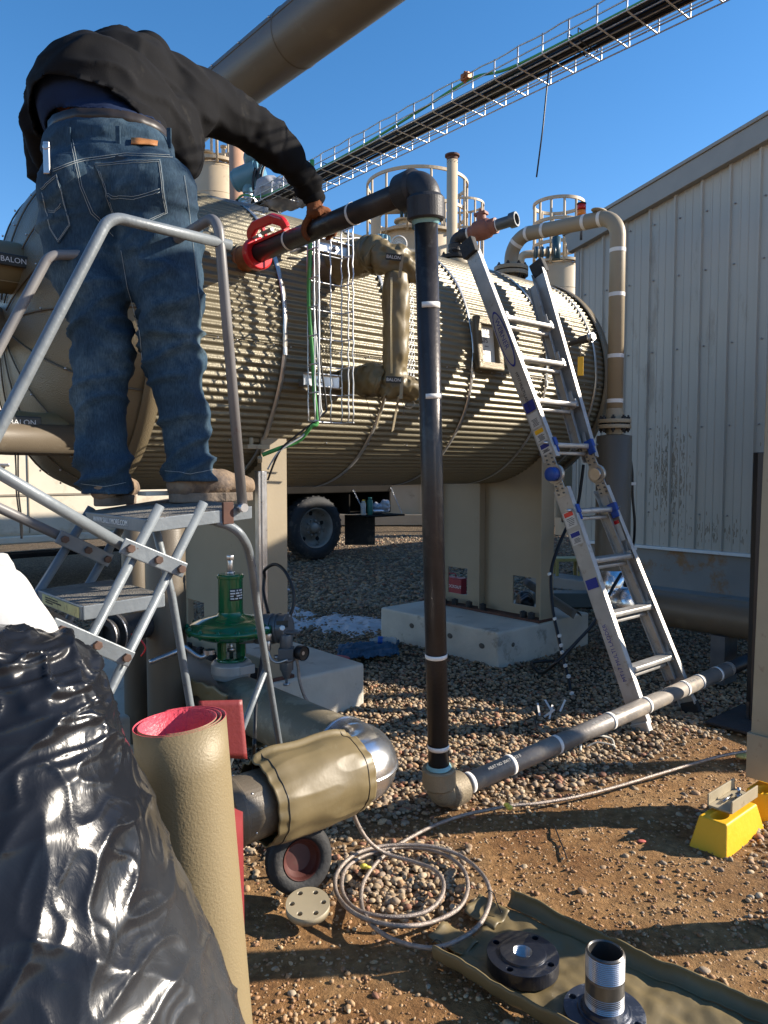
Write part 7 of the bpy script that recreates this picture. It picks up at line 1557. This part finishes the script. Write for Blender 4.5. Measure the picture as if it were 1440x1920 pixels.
BP = [(20, 1215, 1.42, 95), (30, 1290, 1.41, 150), (20, 1400, 1.39, 205), (10, 1520, 1.36, 265), (0, 1680, 1.33, 330), (0, 1850, 1.30, 400), (10, 2000, 1.28, 450), (10, 2300, 1.26, 520)]
mb.tube([W(x, y, Y) for (x, y, Y, r_) in BP], [r_ / FOC * Y for (x, y, Y, r_) in BP], 48)
mb.ball(W(100, 1255, 1.43), (.075, .08, .05), 24); mb.ball(W(-10, 1225, 1.40), (.12, .1, .04), 24)
me = fuse(mb, .0055, 14, .5)
def rdg(q, k): return max(0.0, 1 - abs(noise.noise(q)) * k) ** 2
def bfn2(c, n):
    w_ = noise.noise(c * 3) * .12
    q1_ = Vector((c.x * 6 + c.z * 3.2 + w_ * 6, c.y * 3, c.z * 1.1 - c.x * 1.5)); q2_ = Vector((c.x * 9 - c.z * 5.5 + w_ * 9, c.y * 5 + 7, c.z * 4)); q3_ = Vector((c.x * 17 + c.z * 9, c.y * 12, c.z * 15 - c.x * 6))
    top = max(0, min(1, (c.z - .93) / .2)); mid = max(0, min(1, (c.z - .45) / .3))
    return .011 * rdg(q1_, 3.2) + .007 * rdg(q2_, 3.5) + (.0025 + .009 * top) * rdg(q3_, 3.0) + .010 * top * rdg(Vector((c.x * 7, c.y * 6, c.z * 34)), 3) + .004 * noise.noise(c * 6)
displace(me, bfn2); link_mesh(me, "bag_film", bgm, bagt)
# rolled jacketing
RT = W(335, 1352, 1.80); RB_ = Vector((W(392, 2000, 1.76).x, 1.76, 0)); 
axr = (RT - RB_).normalized(); xr = axr.cross(Vector((0, 1, 0))).normalized(); yr = xr.cross(axr)
m_out = M("stucco_tan_jacketing", (.215, .168, .092), .52, metal=.05, var=.05, vs=2, bump=.4, bs=170, bd=.003, kind='noise'); m_in = M("red_moisture_barrier", (.60, .07, .10), .45, var=.06, vs=6, bump=.4, bs=110)
rt = thing("jacketing_roll", RB_, "tall tan roll of jacketing sheet with a red inside standing in the foreground", "roll")
mb = MB(); nT = 200; turns = 2.6
def spr(i, j): a = 2 * PI * turns * i + 1.0; r_ = .118 - .030 * i * 1.0 + (.0) ; return RB_ + axr * ((RT - RB_).length * j + .004 * math.sin(a)) + (xr * math.cos(a) + yr * math.sin(a)) * r_
vs = []; nH = 8
mb.grid(lambda i, j: spr(i, j), nT, nH); sh = mb.build("rolled_sheet", [m_in, m_out], rt, recalc=False)
md = sh.modifiers.new("solid", 'SOLIDIFY'); md.thickness = .0022; md.offset = 0; md.material_offset = 1; md.material_offset_rim = 0
rs = thing("red_sheet", W(425, 1420, 1.98), "flat jacketing sheet with its red side out standing just behind the tan roll", "sheet metal")
def quad(pts, name, mats, par, n=10, bow=.0, th=.0015):
    a, b, c, d = pts; mb = MB(); mb.grid(lambda i, j: a.lerp(b, i).lerp(d.lerp(c, i), j) + Vector((0, -bow * math.sin(PI * i), 0)), n, n); return mb.build(name, mats, par, thick=th)
quad([W(372, 1314, 2.02), W(454, 1312, 2.06), W(464, 1423, 2.04), W(380, 1420, 2.0)], "sheet_panel", M("brick_red_barrier", (.19, .025, .025), .5, var=.08, bump=.1, bs=90), rs)
quad([W(429, 1508, 1.80), W(455, 1522, 1.86), W(462, 2050, 1.76), W(430, 2050, 1.70)], "loose_tail", M("dark_red_barrier", (.19, .022, .025), .45, var=.08), rt, bow=.004)
# ---------------------------------------------------------------- split fasteners and the like into one object each
def split_clusters(ob, newname, dist):
    me = ob.data; n = len(me.vertices)
    if ob.modifiers: pass
    par = np.arange(n)
    def find(i):
        while par[i] != i: par[i] = par[par[i]]; i = par[i]
        return i
    for e in me.edges:
        a, b = find(e.vertices[0]), find(e.vertices[1])
        if a != b: par[b] = a
    co = np.empty(n * 3); me.vertices.foreach_get("co", co); co = co.reshape(-1, 3)
    root = np.array([find(i) for i in range(n)]); ids = np.unique(root); cen = {r: (co[root == r].min(0) + co[root == r].max(0)) / 2 for r in ids}
    groups = []
    for r in ids:
        for g in groups:
            if any(np.linalg.norm(cen[q] - cen[r]) < dist for q in g): g.append(r); break
        else: groups.append([r])
    if len(groups) < 2: ob.name = newname; return
    for g in groups:
        vi = np.where(np.isin(root, g))[0]; mp_ = {int(v): k for k, v in enumerate(vi)}
        ps = [p for p in me.polygons if p.vertices[0] in mp_]
        m2 = bpy.data.meshes.new(newname); m2.from_pydata([tuple(co[v]) for v in vi], [], [[mp_[v] for v in p.vertices] for p in ps])
        for m in me.materials: m2.materials.append(m)
        m2.polygons.foreach_set("material_index", [p.material_index for p in ps]); m2.polygons.foreach_set("use_smooth", [p.use_smooth for p in ps])
        o2 = bpy.data.objects.new(newname, m2); COL.objects.link(o2); o2.parent = ob.parent
        for md in ob.modifiers:
            nm = o2.modifiers.new(md.name, md.type)
            for k in (("width", "segments", "limit_method", "angle_limit") if md.type == 'BEVEL' else ("thickness", "offset") if md.type == 'SOLIDIFY' else ()): setattr(nm, k, getattr(md, k))
    bpy.data.objects.remove(ob)
SPL = {"anchor_nuts": ("anchor_bolt", .06), "case_bolt": ("case_bolt", .02), "hinge_bolt": ("hinge_bolt", .02), "hinge_rivet": ("hinge_rivet", .012), "rung_bracket": ("rung_bracket", .16), "studs": ("stud", .03), "rivet": ("rivet", .012), "wheel_nut": ("wheel_nut", .02),
       "cross_brace": ("cross_brace", .1), "belt_loop": ("belt_loop", .02), "stiffener": ("stiffener", .02), "hand_hole": ("hand_hole", .02), "door_chain": ("door_chain", .26), "rail_posts": ("rail_post", .05), "yoke": ("yoke", .05),
       "form_tie_hole": ("form_tie_hole", .02), "white_tape_bands": ("tape_band", .01), "tail_strap": ("tail_strap", .02), "cable_tie": ("cable_tie", .02), "drop_door": ("drop_door", .02), "eyes": ("eye", .005), "roof_nozzle": ("roof_nozzle", .5), "white_tie": ("white_tie", .01), "white_clip": ("white_clip", .01), "yellow_tie": ("yellow_tie", .04), "black_tie": ("black_tie", .05), "tie_flap": ("tie_flap", .05), "fittings": ("fitting", .05), "jaw_insert": ("jaw_insert", .02), "door_gap": ("door_gap", .01)}
for ob in list(bpy.data.objects):
    b = ob.name.split(".")[0]
    if ob.type == 'MESH' and b in SPL: split_clusters(ob, *SPL[b])
for ob in bpy.data.objects:
    if ob.name.startswith("mud_splashes") or ob.name.startswith("wall_screw_row"): ob["kind"] = "stuff"
